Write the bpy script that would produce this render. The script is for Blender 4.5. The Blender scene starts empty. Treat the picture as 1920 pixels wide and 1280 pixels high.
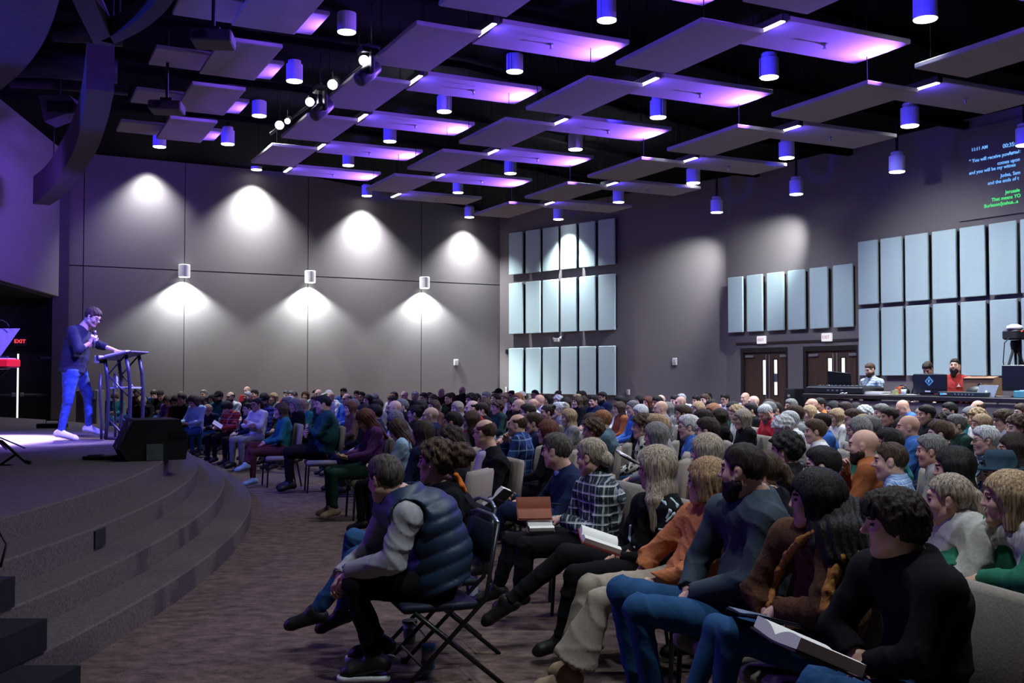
import bpy, bmesh, math, random
import numpy as np
from mathutils import Vector, Matrix
random.seed(7)
rng = np.random.default_rng(7)
SC = bpy.context.scene
COL = SC.collection

# ---------------------------------------------------------------- camera, world, exposure, main lights
FPX = 1950.0
PITCH = math.atan(60 / FPX)
EYE = Vector((0, 0, 1.6))
cam_d = bpy.data.cameras.new('camera')
cam = bpy.data.objects.new('camera', cam_d); COL.objects.link(cam)
cam.location = EYE
cam.rotation_euler = (math.pi / 2 + PITCH, 0, 0)
cam_d.sensor_width = 36
cam_d.lens = 36 * FPX / 1920
cam_d.clip_end = 200
SC.camera = cam
w = bpy.data.worlds.new('world'); SC.world = w; w.use_nodes = True
w.node_tree.nodes['Background'].inputs[0].default_value = (0.75, 0.72, 1.0, 1)
w.node_tree.nodes['Background'].inputs[1].default_value = 0.012
vs = SC.view_settings
vs.view_transform = 'Standard'; vs.look = 'None'; vs.gamma = 1; vs.exposure = 0.0
vs.use_curve_mapping = False
cy = SC.cycles
cy.max_bounces = 6; cy.diffuse_bounces = 3; cy.glossy_bounces = 2; cy.transmission_bounces = 4; cy.transparent_max_bounces = 6
cy.sample_clamp_indirect = 3.0
cy.caustics_reflective = False; cy.caustics_refractive = False


def spot(name, loc, aim, power, color, angle=60, blend=0.6, size=0.08):
    d = bpy.data.lights.new(name, 'SPOT')
    d.energy = power; d.color = color; d.spot_size = math.radians(angle); d.spot_blend = blend
    d.shadow_soft_size = size
    o = bpy.data.objects.new(name, d); COL.objects.link(o)
    o.location = loc
    o.rotation_euler = (Vector(aim) - Vector(loc)).to_track_quat('-Z', 'Y').to_euler()
    return o


VIOLET = (0.25, 0.09, 1.0)
BLUE = (0.10, 0.12, 1.0)
COOL = (0.86, 0.95, 1.0)
WARM = (1.0, 0.93, 0.86)
# stage keys on the speaker and the boards round the lectern
spot('stage_key_light', (-1.4, 12.2, 6.3), (-5.9, 14.4, 1.4), 9000, (0.20, 0.17, 1.0), 26, 0.7, 0.12)
spot('stage_key_light', (-2.2, 9.6, 6.4), (-7.4, 13.8, 0.7), 11000, (0.22, 0.15, 1.0), 26, 0.8, 0.12)
spot('stage_white_light', (-2.6, 16.6, 6.6), (-5.7, 14.4, 1.5), 4600, (0.86, 0.78, 1.0), 17, 0.8, 0.12)
spot('stage_white_light', (-7.0, 19.0, 6.4), (-7.4, 14.3, 0.7), 80000, (0.66, 0.54, 1.0), 21, 0.9, 0.12)
# stage wash from the rig on the platform side: coloured edge on the house
spot('stage_wash_or_added_light', (-10.5, 8.5, 4.6), (1.0, 6.6, 0.9), 1000, VIOLET, 50, 0.9, 0.30)
spot('stage_wash_or_added_light', (-13.5, 13.0, 3.6), (2.5, 14.5, 7.6), 2600, (0.05, 0.07, 1.0), 66, 0.9, 0.4)
spot('stage_wash_or_added_light', (-8.0, 10.0, 6.2), (-3.2, 15.8, 0.8), 2200, (0.10, 0.10, 1.0), 60, 0.9, 0.3)
spot('stage_wash_or_added_light', (-9.0, 17.0, 4.2), (-11.5, 26.0, 7.0), 900, VIOLET, 70, 0.9, 0.4)
# house lights over the seats, brighter towards the back of the room
HOUSE = [(-2.0, 21.0, 6.9, 2000), (1.5, 24.0, 6.4, 2600), (4.6, 21.5, 5.9, 2400), (2.2, 17.0, 6.2, 1500),
         (6.6, 17.0, 5.7, 2200), (-5.5, 22.5, 7.2, 1600), (4.4, 12.6, 5.7, 850), (0.4, 12.0, 6.6, 480),
         (4.8, 8.0, 5.7, 330), (7.2, 13.5, 5.6, 1500), (1.5, 7.6, 6.1, 400), (3.4, 4.0, 5.9, 400), (0.8, 3.6, 6.1, 480), (-0.6, 7.6, 6.5, 80), (-2.0, 12.5, 6.5, 120)]
for hx, hy, hz, hp in HOUSE:
    spot('house_or_added_light', (hx, hy, hz), (hx, hy, 0), hp, COOL, 112, 0.8, 0.16)

spot('house_or_added_light', (8.8, 9.5, 4.3), (-2.6, 8.2, 0.1), 900, (1.0, 0.94, 0.90), 34, 0.9, 0.2)  # added low spot raking the stage steps, not a ceiling fixture
spot('house_or_added_light', (3.6, 21.4, 5.9), (7.0, 26.0, 3.3), 1500, (0.95, 1.0, 1.0), 44, 1.0, 0.16)  # added spot to brighten the panels over the doors
spot('house_or_added_light', (5.0, 18.6, 5.9), (9.3, 22.2, 2.9), 2600, (0.95, 1.0, 0.97), 62, 1.0, 0.16)  # added spot to brighten the panels behind the sound desk
spot('stage_wash_or_added_light', (-8.5, 9.5, 4.6), (-5.2, 12.2, 5.7), 260, (0.08, 0.05, 1.0), 26, 0.8, 0.1)  # added blue spot that turns the soffit lip violet

# ---------------------------------------------------------------- helpers
CP, SP = math.cos(PITCH), math.sin(PITCH)


def ray(x, y):
    a = (x - 960) / FPX; b = -(y - 640) / FPX
    return Vector((a, CP - b * SP, SP + b * CP))


def at_depth(x, y, Y):
    r = ray(x, y); return EYE + r * (Y / r.y)


def at_height(x, y, z):
    r = ray(x, y); return EYE + r * ((z - EYE.z) / r.z)


def at_wall(x, y, p, d, off=0.0):
    """hit a vertical plane through p (2D) along d (2D), moved off metres towards the room"""
    n = Vector((d[1], -d[0]))
    if n.dot(Vector((-p[0], -p[1]))) < 0: n = -n
    r = ray(x, y)
    t = (n.x * p[0] + n.y * p[1] + off) / (n.x * r.x + n.y * r.y)
    return EYE + r * t


def tag(o, label=None, cat=None, group=None, kind=None):
    if label: o['label'] = label
    if cat: o['category'] = cat
    if group: o['group'] = group
    if kind: o['kind'] = kind
    return o


def empty(name, loc=(0, 0, 0), rz=0.0, label=None, cat=None, group=None):
    o = bpy.data.objects.new(name, None); COL.objects.link(o)
    o.location = loc; o.rotation_euler = (0, 0, rz); o.empty_display_size = 0.1
    return tag(o, label, cat, group)


class MB:
    def __init__(s): s.v = []; s.f = []; s.m = []; s.mi = 0

    def add(s, vs, fs):
        b = len(s.v); s.v += [tuple(p) for p in vs]
        for f in fs: s.f.append([b + i for i in f]); s.m.append(s.mi)

    def box(s, c, h, R=None, taper=1.0, bev=0.0):
        """c centre, h half sizes, R 3x3 rotation"""
        hx, hy, hz = h
        if bev > 0:
            bev = min(bev, .49 * 2 * min(h))
            pts = []
            for z, k in ((-hz, bev), (-hz + bev, 0), (hz - bev, 0), (hz, bev)):
                t = taper if z > 0 else 1.0
                q = []
                for sx, sy in ((-1, -1), (1, -1), (1, 1), (-1, 1)):
                    X, Y = hx * t - k, hy * t - k
                    b2 = bev
                    if sx * sy > 0: q += [(sx * X, sy * (Y - b2)), (sx * (X - b2), sy * Y)]
                    else: q += [(sx * (X - b2), sy * Y), (sx * X, sy * (Y - b2))]
                # order ccw
                q.sort(key=lambda p: math.atan2(p[1], p[0]))
                pts += [(a, b, z) for a, b in q]
            fs = [list(range(7, -1, -1)), list(range(24, 32))]
            for k in range(3):
                for i in range(8):
                    j = (i + 1) % 8; fs.append([k * 8 + i, k * 8 + j, k * 8 + 8 + j, k * 8 + 8 + i])
        else:
            pts = [(sx * hx * (taper if sz > 0 else 1), sy * hy * (taper if sz > 0 else 1), sz * hz) for sz in (-1, 1) for sx, sy in ((-1, -1), (1, -1), (1, 1), (-1, 1))]
            fs = [[3, 2, 1, 0], [4, 5, 6, 7], [0, 1, 5, 4], [1, 2, 6, 5], [2, 3, 7, 6], [3, 0, 4, 7]]
        c = Vector(c)
        s.add([(R @ Vector(p) if R else Vector(p)) + c for p in pts], fs)
        return s

    def tube(s, pts, r, n=8, cap=True):
        pts = [Vector(p) for p in pts]
        rs = r if isinstance(r, (list, tuple)) else [r] * len(pts)
        vs = []; u = None
        for i, p in enumerate(pts):
            d = (pts[min(i + 1, len(pts) - 1)] - pts[max(i - 1, 0)]).normalized()
            if u is None:
                u = d.orthogonal().normalized()
            else:
                u = (u - d * u.dot(d))
                u = u.normalized() if u.length > 1e-6 else d.orthogonal().normalized()
            v = d.cross(u)
            for k in range(n):
                a = 2 * math.pi * k / n
                vs.append(p + (u * math.cos(a) + v * math.sin(a)) * rs[i])
        fs = []
        for i in range(len(pts) - 1):
            for k in range(n):
                l = (k + 1) % n
                fs.append([i * n + k, i * n + l, (i + 1) * n + l, (i + 1) * n + k])
        if cap: fs += [list(range(n - 1, -1, -1)), list(range((len(pts) - 1) * n, len(pts) * n))]
        s.add(vs, fs); return s

    def lathe(s, prof, c=(0, 0, 0), n=20, R=None):
        """prof list of (r,z)"""
        c = Vector(c); vs = []
        for r, z in prof:
            for k in range(n):
                a = 2 * math.pi * k / n
                p = Vector((r * math.cos(a), r * math.sin(a), z))
                vs.append((R @ p if R else p) + c)
        fs = []
        for i in range(len(prof) - 1):
            for k in range(n):
                l = (k + 1) % n
                fs.append([i * n + k, i * n + l, (i + 1) * n + l, (i + 1) * n + k])
        fs += [list(range(n - 1, -1, -1)), list(range((len(prof) - 1) * n, len(prof) * n))]
        s.add(vs, fs); return s

    def prism(s, poly, off):
        """poly list of 3D points, extruded by vector off"""
        n = len(poly); off = Vector(off)
        vs = [Vector(p) for p in poly] + [Vector(p) + off for p in poly]
        fs = [list(range(n - 1, -1, -1)), list(range(n, 2 * n))]
        for i in range(n):
            j = (i + 1) % n; fs.append([i, j, n + j, n + i])
        s.add(vs, fs); return s

    def build(s, name, mat, parent=None, smooth=False, loc=None, fix=True):
        me = bpy.data.meshes.new(name)
        me.from_pydata(s.v, [], s.f)
        mats = mat if isinstance(mat, (list, tuple)) else [mat]
        for m in mats: me.materials.append(m)
        if len(mats) > 1: me.polygons.foreach_set('material_index', s.m)
        if fix:
            bm = bmesh.new(); bm.from_mesh(me); bmesh.ops.recalc_face_normals(bm, faces=bm.faces); bm.to_mesh(me); bm.free()
        if smooth: me.polygons.foreach_set('use_smooth', [True] * len(me.polygons))
        me.update()
        o = bpy.data.objects.new(name, me); COL.objects.link(o)
        if parent: o.parent = parent
        if loc is not None: o.location = loc
        return o


def copy_tree(o, parent=None):
    c = o.copy(); COL.objects.link(c)
    if parent: c.parent = parent
    for ch in o.children: copy_tree(ch, c)
    return c


def rotz(a): return Matrix.Rotation(a, 3, 'Z')


# ---------------------------------------------------------------- materials
MC = {}


def mat(name, col, rough=0.8, metal=0.0, var=0.12, scale=30.0, bump=0.0, emit=None, estr=0.0, spec=0.3, stretch=None):
    if name in MC: return MC[name]
    m = bpy.data.materials.new(name); m.use_nodes = True
    nt = m.node_tree; b = nt.nodes['Principled BSDF']
    b.inputs['Roughness'].default_value = rough; b.inputs['Metallic'].default_value = metal
    b.inputs['Specular IOR Level'].default_value = spec
    c = (*col, 1)
    if var > 0 or bump > 0:
        tc = nt.nodes.new('ShaderNodeTexCoord'); nz = nt.nodes.new('ShaderNodeTexNoise')
        nz.inputs['Scale'].default_value = scale; nz.inputs['Detail'].default_value = 3
        if stretch:
            mp = nt.nodes.new('ShaderNodeMapping'); mp.inputs['Scale'].default_value = stretch
            nt.links.new(tc.outputs['Object'], mp.inputs[0]); nt.links.new(mp.outputs[0], nz.inputs['Vector'])
        else: nt.links.new(tc.outputs['Object'], nz.inputs['Vector'])
        if var > 0:
            mr = nt.nodes.new('ShaderNodeMapRange'); mr.inputs[1].default_value = 0.3; mr.inputs[2].default_value = 0.7
            mr.inputs[3].default_value = 1 - var; mr.inputs[4].default_value = 1 + var
            vm = nt.nodes.new('ShaderNodeVectorMath'); vm.operation = 'SCALE'; vm.inputs[0].default_value = col
            nt.links.new(nz.outputs['Fac'], mr.inputs[0]); nt.links.new(mr.outputs[0], vm.inputs['Scale'])
            nt.links.new(vm.outputs[0], b.inputs['Base Color'])
        else: b.inputs['Base Color'].default_value = c
        if bump > 0:
            bp = nt.nodes.new('ShaderNodeBump'); bp.inputs['Strength'].default_value = bump; bp.inputs['Distance'].default_value = 0.01
            nt.links.new(nz.outputs['Fac'], bp.inputs['Height']); nt.links.new(bp.outputs[0], b.inputs['Normal'])
    else: b.inputs['Base Color'].default_value = c
    if emit:
        b.inputs['Emission Color'].default_value = (*emit, 1); b.inputs['Emission Strength'].default_value = estr
    MC[name] = m
    return m


def mat_pattern(name, base, bands, mode='plaid', rough=0.9):
    """woven cloth: bands = list of (axis vector, frequency, duty, colour, factor) laid over the base colour"""
    if name in MC: return MC[name]
    m = bpy.data.materials.new(name); m.use_nodes = True
    nt = m.node_tree; b = nt.nodes['Principled BSDF']
    b.inputs['Roughness'].default_value = rough; b.inputs['Specular IOR Level'].default_value = 0.2
    tc = nt.nodes.new('ShaderNodeTexCoord')
    prev = None
    for ax, fr, duty, colr, fac in bands:
        dt = nt.nodes.new('ShaderNodeVectorMath'); dt.operation = 'DOT_PRODUCT'; dt.inputs[1].default_value = ax
        nt.links.new(tc.outputs['Object'], dt.inputs[0])
        mu = nt.nodes.new('ShaderNodeMath'); mu.operation = 'MULTIPLY'; mu.inputs[1].default_value = fr
        nt.links.new(dt.outputs['Value'], mu.inputs[0])
        fc = nt.nodes.new('ShaderNodeMath'); fc.operation = 'FRACT'; nt.links.new(mu.outputs[0], fc.inputs[0])
        lt = nt.nodes.new('ShaderNodeMath'); lt.operation = 'LESS_THAN'; lt.inputs[1].default_value = duty
        nt.links.new(fc.outputs[0], lt.inputs[0])
        sc = nt.nodes.new('ShaderNodeMath'); sc.operation = 'MULTIPLY'; sc.inputs[1].default_value = fac
        nt.links.new(lt.outputs[0], sc.inputs[0])
        mx = nt.nodes.new('ShaderNodeMix'); mx.data_type = 'RGBA'
        nt.links.new(sc.outputs[0], mx.inputs[0])
        if prev: nt.links.new(prev, mx.inputs[6])
        else: mx.inputs[6].default_value = (*base, 1)
        mx.inputs[7].default_value = (*colr, 1)
        prev = mx.outputs[2]
    nt.links.new(prev, b.inputs['Base Color'])
    MC[name] = m
    return m


def mat_glow(name, col, st):
    if name in MC: return MC[name]
    m = bpy.data.materials.new(name); m.use_nodes = True
    nt = m.node_tree; nt.nodes.clear()
    e = nt.nodes.new('ShaderNodeEmission'); e.inputs[0].default_value = (*col, 1); e.inputs[1].default_value = st
    o = nt.nodes.new('ShaderNodeOutputMaterial'); nt.links.new(e.outputs[0], o.inputs[0])
    MC[name] = m
    return m


WALL = mat('wall paint', (0.18, 0.165, 0.172), 0.9, var=0.06, scale=60, bump=0.05)
JOINT = mat('wall joint', (0.045, 0.04, 0.04), 0.9, var=0)
DARK = mat('black paint', (0.012, 0.012, 0.014), 0.8, var=0.2, scale=4)
DECK = mat('ceiling deck paint', (0.0035, 0.0035, 0.004), 0.95, var=0.3, scale=2, spec=0.05)
BLACK = mat('black metal', (0.018, 0.018, 0.02), 0.45, 0.3, var=0.1)
BLACKP = mat('black plastic', (0.015, 0.015, 0.017), 0.5, var=0.1)
WHITE = mat('white plastic', (0.75, 0.75, 0.75), 0.5, var=0.03)
CLOUDM = mat('acoustic cloud cloth', (0.33, 0.31, 0.34), 0.95, var=0.05, scale=120)
PANELM = mat('acoustic wall panel cloth', (0.46, 0.62, 0.66), 0.95, var=0.06, scale=90)
CANM = mat('downlight housing', (0.68, 0.68, 0.70), 0.6, var=0.04)
LENS = mat_glow('downlight lens', (1.0, 0.98, 0.95), 9.0)
LEDW = mat_glow('led bar lens', (0.82, 0.74, 1.0), 9.0)
STAGEC = mat('stage carpet', (0.098, 0.078, 0.070), 0.95, var=0.35, scale=55, bump=0.35)

# ---------------------------------------------------------------- room shell
A0 = Vector((-0.41, 34.97)); dA = Vector((0.8759, 0.4825))       # seam wall, from the far corner leftwards is -dA
AL = Vector((-12.25, 28.45))
BC = Vector((5.82, 28.23)); dB = Vector((-0.6787, 0.7344))
C0 = Vector((6.53, 27.0)); dC = Vector((-0.5014, 0.8652))
CE = C0 - dC * 16
D0 = AL.copy(); dD = Vector((-0.162, 0.987))


def wall_box(name, p, q, z0, z1, th, m, parent=None, off=0.0, kind='structure'):
    """upright slab from p to q (2D), its face towards the room shifted off metres into the room"""
    d = (q - p).normalized(); n = Vector((d.y, -d.x))
    mid = (p + q) / 2
    if n.dot(-mid + Vector((0, 8))) < 0: n = -n
    c = mid + n * (off - th / 2)
    R = Matrix.Rotation(math.atan2(d.y, d.x), 3, 'Z')
    b = MB().box((c.x, c.y, (z0 + z1) / 2), ((q - p).length / 2, th / 2, (z1 - z0) / 2), R)
    o = b.build(name, m, parent)
    if kind and not parent: o['kind'] = kind
    return o


carpet = mat('house carpet', (0.125, 0.083, 0.078), 0.97, var=0.0)
nt = carpet.node_tree; bs = nt.nodes['Principled BSDF']
tc = nt.nodes.new('ShaderNodeTexCoord'); mp = nt.nodes.new('ShaderNodeMapping'); mp.inputs['Scale'].default_value = (3.6, 5.6, 1)
mp.inputs['Rotation'].default_value = (0, 0, 0.2)
n1 = nt.nodes.new('ShaderNodeTexNoise'); n1.inputs['Scale'].default_value = 2.0; n1.inputs['Detail'].default_value = 8; n1.inputs['Roughness'].default_value = 0.75
n2 = nt.nodes.new('ShaderNodeTexNoise'); n2.inputs['Scale'].default_value = 110; n2.inputs['Detail'].default_value = 2
mx = nt.nodes.new('ShaderNodeMath'); mx.operation = 'MULTIPLY_ADD'; mx.inputs[1].default_value = 0.35
cr = nt.nodes.new('ShaderNodeValToRGB')
cr.color_ramp.elements[0].position = 0.48; cr.color_ramp.elements[0].color = (0.022, 0.014, 0.014, 1)
cr.color_ramp.elements[1].position = 0.86; cr.color_ramp.elements[1].color = (0.20, 0.130, 0.108, 1)
nt.links.new(tc.outputs['Object'], mp.inputs[0]); nt.links.new(mp.outputs[0], n1.inputs['Vector']); nt.links.new(tc.outputs['Object'], n2.inputs['Vector'])
nt.links.new(n2.outputs['Fac'], mx.inputs[0]); nt.links.new(n1.outputs['Fac'], mx.inputs[2]); nt.links.new(mx.outputs[0], cr.inputs[0])
nt.links.new(cr.outputs[0], bs.inputs['Base Color'])
bp = nt.nodes.new('ShaderNodeBump'); bp.inputs['Strength'].default_value = 0.4; bp.inputs['Distance'].default_value = 0.01
nt.links.new(n2.outputs['Fac'], bp.inputs['Height']); nt.links.new(bp.outputs[0], bs.inputs['Normal'])
floor_o = MB().box((-3, 18, -0.05), (22, 22, 0.05)).build('floor', carpet); floor_o['kind'] = 'structure'

# wall of large panels with recessed joints
wa = wall_box('wall_left', AL, A0, -0.02, 8.2, 0.25, JOINT, off=-0.03)
seams = [122, 155, 345, 577, 790, 937]
ps = [at_wall(x, 600, AL, dA).xy for x in seams]
for i in range(5):
    a, b = ps[i], ps[i + 1]
    g0 = 0.012 if i else 0; g1 = 0.012 if i < 4 else 0
    for z0, z1 in ((0.0, 4.56), (4.59, 8.15)):
        wall_box('wall_panel', a + dA * g0, b - dA * g1, z0, z1, 0.03, WALL, wa)
wb = wall_box('wall_back', A0, BC, -0.02, 8.2, 0.25, WALL)
# wall with the door openings
dpx = [(1388, 1477, 1437), (1505, 1610, 1563)]
dpos = [(at_wall(a, 650, C0, dC).xy, at_wall(b, 650, C0, dC).xy, at_wall(m, 650, C0, dC).xy) for a, b, m in dpx]
DZ = 2.27
wc = MB()


def wseg(mb, p, q, z0, z1, th=0.25, off=0.0):
    d = (q - p).normalized(); n = Vector((d.y, -d.x)); mid = (p + q) / 2
    if n.dot(-mid) < 0: n = -n
    c = mid + n * (off - th / 2)
    mb.box((c.x, c.y, (z0 + z1) / 2), ((q - p).length / 2, th / 2, (z1 - z0) / 2), Matrix.Rotation(math.atan2(d.y, d.x), 3, 'Z'))


wseg(wc, BC, dpos[0][0], 0, 8.2); wseg(wc, dpos[0][1], dpos[1][0], 0, 8.2); wseg(wc, dpos[1][1], CE, 0, 8.2)
for a, b, m in dpos: wseg(wc, a, b, DZ, 8.2)
wc = wc.build('wall_right', WALL); wc['kind'] = 'structure'
# stage side bulkhead, its return column and the black recess below it
wall_box('wall_stage', D0 + Vector((-0.0, -0.35)), D0 - dD * 14, 3.68, 8.2, 0.3, WALL)
cp = at_wall(112, 600, AL, dA, 0.25)
MB().box((cp.x, cp.y, 4.1), (0.20, 0.15, 4.1), rotz(0.5)).build('trim_1', mat('column grey paint', (0.10, 0.10, 0.105), 0.8))['kind'] = 'structure'
wall_box('wall_recess', AL - dA * 9, AL - dA * 0.3, 0, 3.75, 0.2, DARK, off=-0.25)
MB().prism([(-12.45, 28.3, 3.62), (-10.9, 20.0, 3.62), (-22, 14, 3.62), (-22, 24, 3.62)], (0, 0, 0.06)).build('ceiling_recess', DARK)['kind'] = 'structure'

# header trim over the doors
p, q = at_wall(1381, 655, C0, dC).xy, at_wall(1612, 640, C0, dC).xy
wall_box('trim_2', p, q, 2.36, 2.42, 0.04, mat('dark brown trim', (0.035, 0.024, 0.022), 0.6), off=0.03)
ps_ = at_wall(1611, 600, C0, dC).xy
wall_box('trim_3', ps_ - dC * 0.03, ps_ + dC * 0.03, 0, 3.1, 0.03, mat('grey corner bead', (0.2, 0.18, 0.18), 0.8), off=0.02)

# deck above the clouds
AX = math.radians(26.2)
E1 = Vector((-math.sin(AX), math.cos(AX))); E2 = Vector((math.cos(AX), math.sin(AX)))


def deck_z(e2): return 7.7 if e2 < 8 else (7.7 - 0.75 * (e2 - 8) / 7 if e2 < 15 else 6.95)


def grid(e1, e2, z): v = E1 * e1 + E2 * e2; return Vector((v.x, v.y, z))


mb = MB()
es = [-26, -6, 8, 15, 34]
for a, b in zip(es[:-1], es[1:]):
    za, zb = (7.7 if a < 8 else deck_z(a)), deck_z(b)
    mb.prism([grid(-4, a, za), grid(44, a, za), grid(44, b, zb), grid(-4, b, zb)], (0, 0, 0.2))
mb.build('ceiling', DECK)['kind'] = 'structure'
# joists and duct runs in the plenum
for i in range(7):
    e1 = 6 + i * 3.1
    o = MB()
    pts = [grid(e1, e, deck_z(e) - 0.13) for e in (-10, 8, 15, 24)]
    o.tube(pts, 0.10, 4).build('ceiling_beam', DECK)['kind'] = 'structure'
DUCT = mat('duct paint', (0.022, 0.021, 0.028), 0.6)
for k, (y, pts, r) in enumerate(((0, [(15, 122), (75, 122), (220, 135)], 0.22), (0, [(20, 155), (100, 158), (240, 170)], 0.10), (0, [(100, 60), (150, 62), (230, 70)], 0.16))):
    P3 = [at_height(x, yy, 7.2) for x, yy in pts]
    tag(MB().tube(P3, r, 10).build('ceiling_duct', DUCT, smooth=True), ['wide dark duct in the black plenum above the platform', 'thin dark pipe under the wide duct above the platform', 'dark duct stub high above the platform edge'][k], 'duct')

# ---------------------------------------------------------------- doors
DOORM = mat('walnut door', (0.085, 0.048, 0.033), 0.5, var=0.25, scale=6, stretch=(6, 6, 0.6))
FRAMEM = mat('dark door frame', (0.022, 0.018, 0.017), 0.5)
GLOWP = mat_glow('lit lobby beyond the glass', (0.93, 0.96, 1.0), 2.2)
STEEL = mat('brushed steel', (0.32, 0.34, 0.36), 0.4, 0.6, var=0.05)


def double_door(idx, a, b, m, lites, closers):
    d = (b - a).normalized(); R = Matrix.Rotation(math.atan2(d.y, d.x), 3, 'Z')
    n = Vector((d.y, -d.x))
    if n.dot(-a) < 0: n = -n
    o = empty('door_%d' % idx, (a.x, a.y, 0)); o['kind'] = 'structure'
    W = (b - a).length
    base = Vector((a.x, a.y, 0))

    def L(u, z, off=-0.10): return (d * u + n * off).to_3d() + Vector((0, 0, z))
    f = MB()
    f.box(L(0.05, DZ / 2), (0.05, 0.09, DZ / 2), R); f.box(L(W - 0.05, DZ / 2), (0.05, 0.09, DZ / 2), R); f.box(L(W / 2, DZ - 0.06), (W / 2 - 0.1, 0.09, 0.06), R)
    f.build('door_frame', FRAMEM, o)
    um = (m - a).dot(d)
    for k, (u0, u1) in enumerate(((0.1, um - 0.004), (um + 0.004, W - 0.1))):
        lf = MB(); lx0, lx1, z0, z1 = lites[k]
        la, lb = (at_wall(lx0, 700, C0, dC).xy - a).dot(d), (at_wall(lx1, 700, C0, dC).xy - a).dot(d)
        h = DZ - 0.12
        lf.box(L((u0 + la) / 2, h / 2), ((la - u0) / 2, 0.022, h / 2), R); lf.box(L((lb + u1) / 2, h / 2), ((u1 - lb) / 2, 0.022, h / 2), R)
        lf.box(L((la + lb) / 2, z0 / 2), ((lb - la) / 2, 0.022, z0 / 2), R); lf.box(L((la + lb) / 2, (z1 + h) / 2), ((lb - la) / 2, 0.022, (h - z1) / 2), R)
        lo = lf.build('door_leaf', DOORM, o)
        MB().box(L((la + lb) / 2, (z0 + z1) / 2), ((lb - la) / 2, 0.005, (z1 - z0) / 2), R).build('glass_pane', GLOWP, lo)
        gf = MB()
        for u in (la - 0.012, lb + 0.012): gf.box(L(u, (z0 + z1) / 2, -0.075), (0.014, 0.008, (z1 - z0) / 2 + 0.03), R)
        for z in (z0 - 0.012, z1 + 0.012): gf.box(L((la + lb) / 2, z, -0.075), ((lb - la) / 2, 0.008, 0.014), R)
        gf.build('lite_frame', FRAMEM, lo)
        c0, c1 = closers[k]
        ca, cb = (at_wall(c0, 660, C0, dC).xy - a).dot(d), (at_wall(c1, 660, C0, dC).xy - a).dot(d)
        MB().box(L((ca + cb) / 2, DZ - 0.22, -0.045), ((cb - ca) / 2, 0.035, 0.035), R, bev=0.008).build('door_closer', STEEL, lo)
        us = um + (-0.06 if k == 0 else 0.06)
        MB().tube([L(us, 0.25, -0.04), L(us, DZ - 0.18, -0.04)], 0.014, 8).build('pull_bar', STEEL, lo)
    if idx == 1:
        la = (at_wall(1447, 700, C0, dC).xy - a).dot(d)
        MB().box(L(la + 0.05, 1.49, -0.085), (0.05, 0.006, 0.11), R).build('notice', mat('notice on glass', (0.10, 0.13, 0.16), 0.6), o)
    for ch in o.children: ch.location = ch.location
    return o


double_door(1, *dpos[0], [(1426, 1433, 1.05, 1.95), (1447, 1453.5, 1.05, 1.95)], [(1396, 1411), (1461, 1474)])
double_door(2, *dpos[1], [(1548, 1556, 1.05, 1.97), (1573.5, 1580.5, 1.05, 1.97)], [(1515, 1532), (1590, 1606)])
# black stage-side door pair in the recess, lit gap between the leaves
a3, b3 = at_wall(-26, 700, AL, dA, -0.2).xy, at_wall(106, 700, AL, dA, -0.2).xy
m3 = at_wall(33.5, 700, AL, dA, -0.2).xy
o = empty('door_3', (a3.x, a3.y, 0)); o['kind'] = 'structure'
dd = (b3 - a3).normalized(); R3 = Matrix.Rotation(math.atan2(dd.y, dd.x), 3, 'Z'); n3 = Vector((dd.y, -dd.x))
W3 = (b3 - a3).length; u3 = (m3 - a3).dot(dd)
L3 = lambda u, z, off: (dd * u + n3 * off).to_3d() + Vector((0, 0, z))
DOORB = mat('black door', (0.014, 0.014, 0.016), 0.5, var=0.1)
for u0, u1, s in ((0.03, u3 - 0.022, 1), (u3 + 0.022, W3 - 0.03, -1)):
    lf = MB().box(L3((u0 + u1) / 2, 1.07, 0.0), ((u1 - u0) / 2, 0.025, 1.07), R3).build('door_leaf', DOORB, o)
    MB().box(L3((u0 + u1) / 2, 1.02, 0.06), ((u1 - u0) / 2 - 0.12, 0.02, 0.03), R3, bev=0.01).build('push_bar', mat('dim steel', (0.10, 0.11, 0.12), 0.4, 0.6), lf)
    ue = u1 - 0.08 if s == 1 else u0 + 0.08
    MB().box(L3(ue, 1.03, 0.06), (0.05, 0.035, 0.055), R3, bev=0.01).build('latch_case', STEEL, lf)
    MB().box(L3((u0 + u1) / 2 + 0.35 * -s, 2.03, 0.05), (0.26, 0.03, 0.03), R3).build('door_closer', mat('dim steel'  , (0.1, 0.1, 0.1)), lf)
MB().box(L3(u3, 1.07, -0.03), (0.030, 0.006, 1.06), R3).build('lit_gap', mat_glow('daylight behind the door', (1, 1, 0.97), 1.6), o)

# ---------------------------------------------------------------- signs
BF = None


def text_mesh(body, size, name, m, parent, R, loc, align='CENTER', th=0.002, bold=0.0):
    cu = bpy.data.curves.new('txt', 'FONT'); cu.body = body; cu.size = size; cu.align_x = align; cu.align_y = 'CENTER'; cu.extrude = th; cu.offset = bold
    to = bpy.data.objects.new('txt', cu)
    COL.objects.link(to)
    bpy.context.view_layer.update()
    me = bpy.data.meshes.new_from_object(to.evaluated_get(bpy.context.evaluated_depsgraph_get()))
    bpy.data.objects.remove(to); bpy.data.curves.remove(cu)
    me.materials.clear(); me.materials.append(m)
    o = bpy.data.objects.new(name, me); COL.objects.link(o)
    o.matrix_world = Matrix.Translation(loc) @ R.to_4x4()
    if parent: o.parent = parent; o.matrix_parent_inverse = parent.matrix_basis.inverted()
    return o


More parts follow.
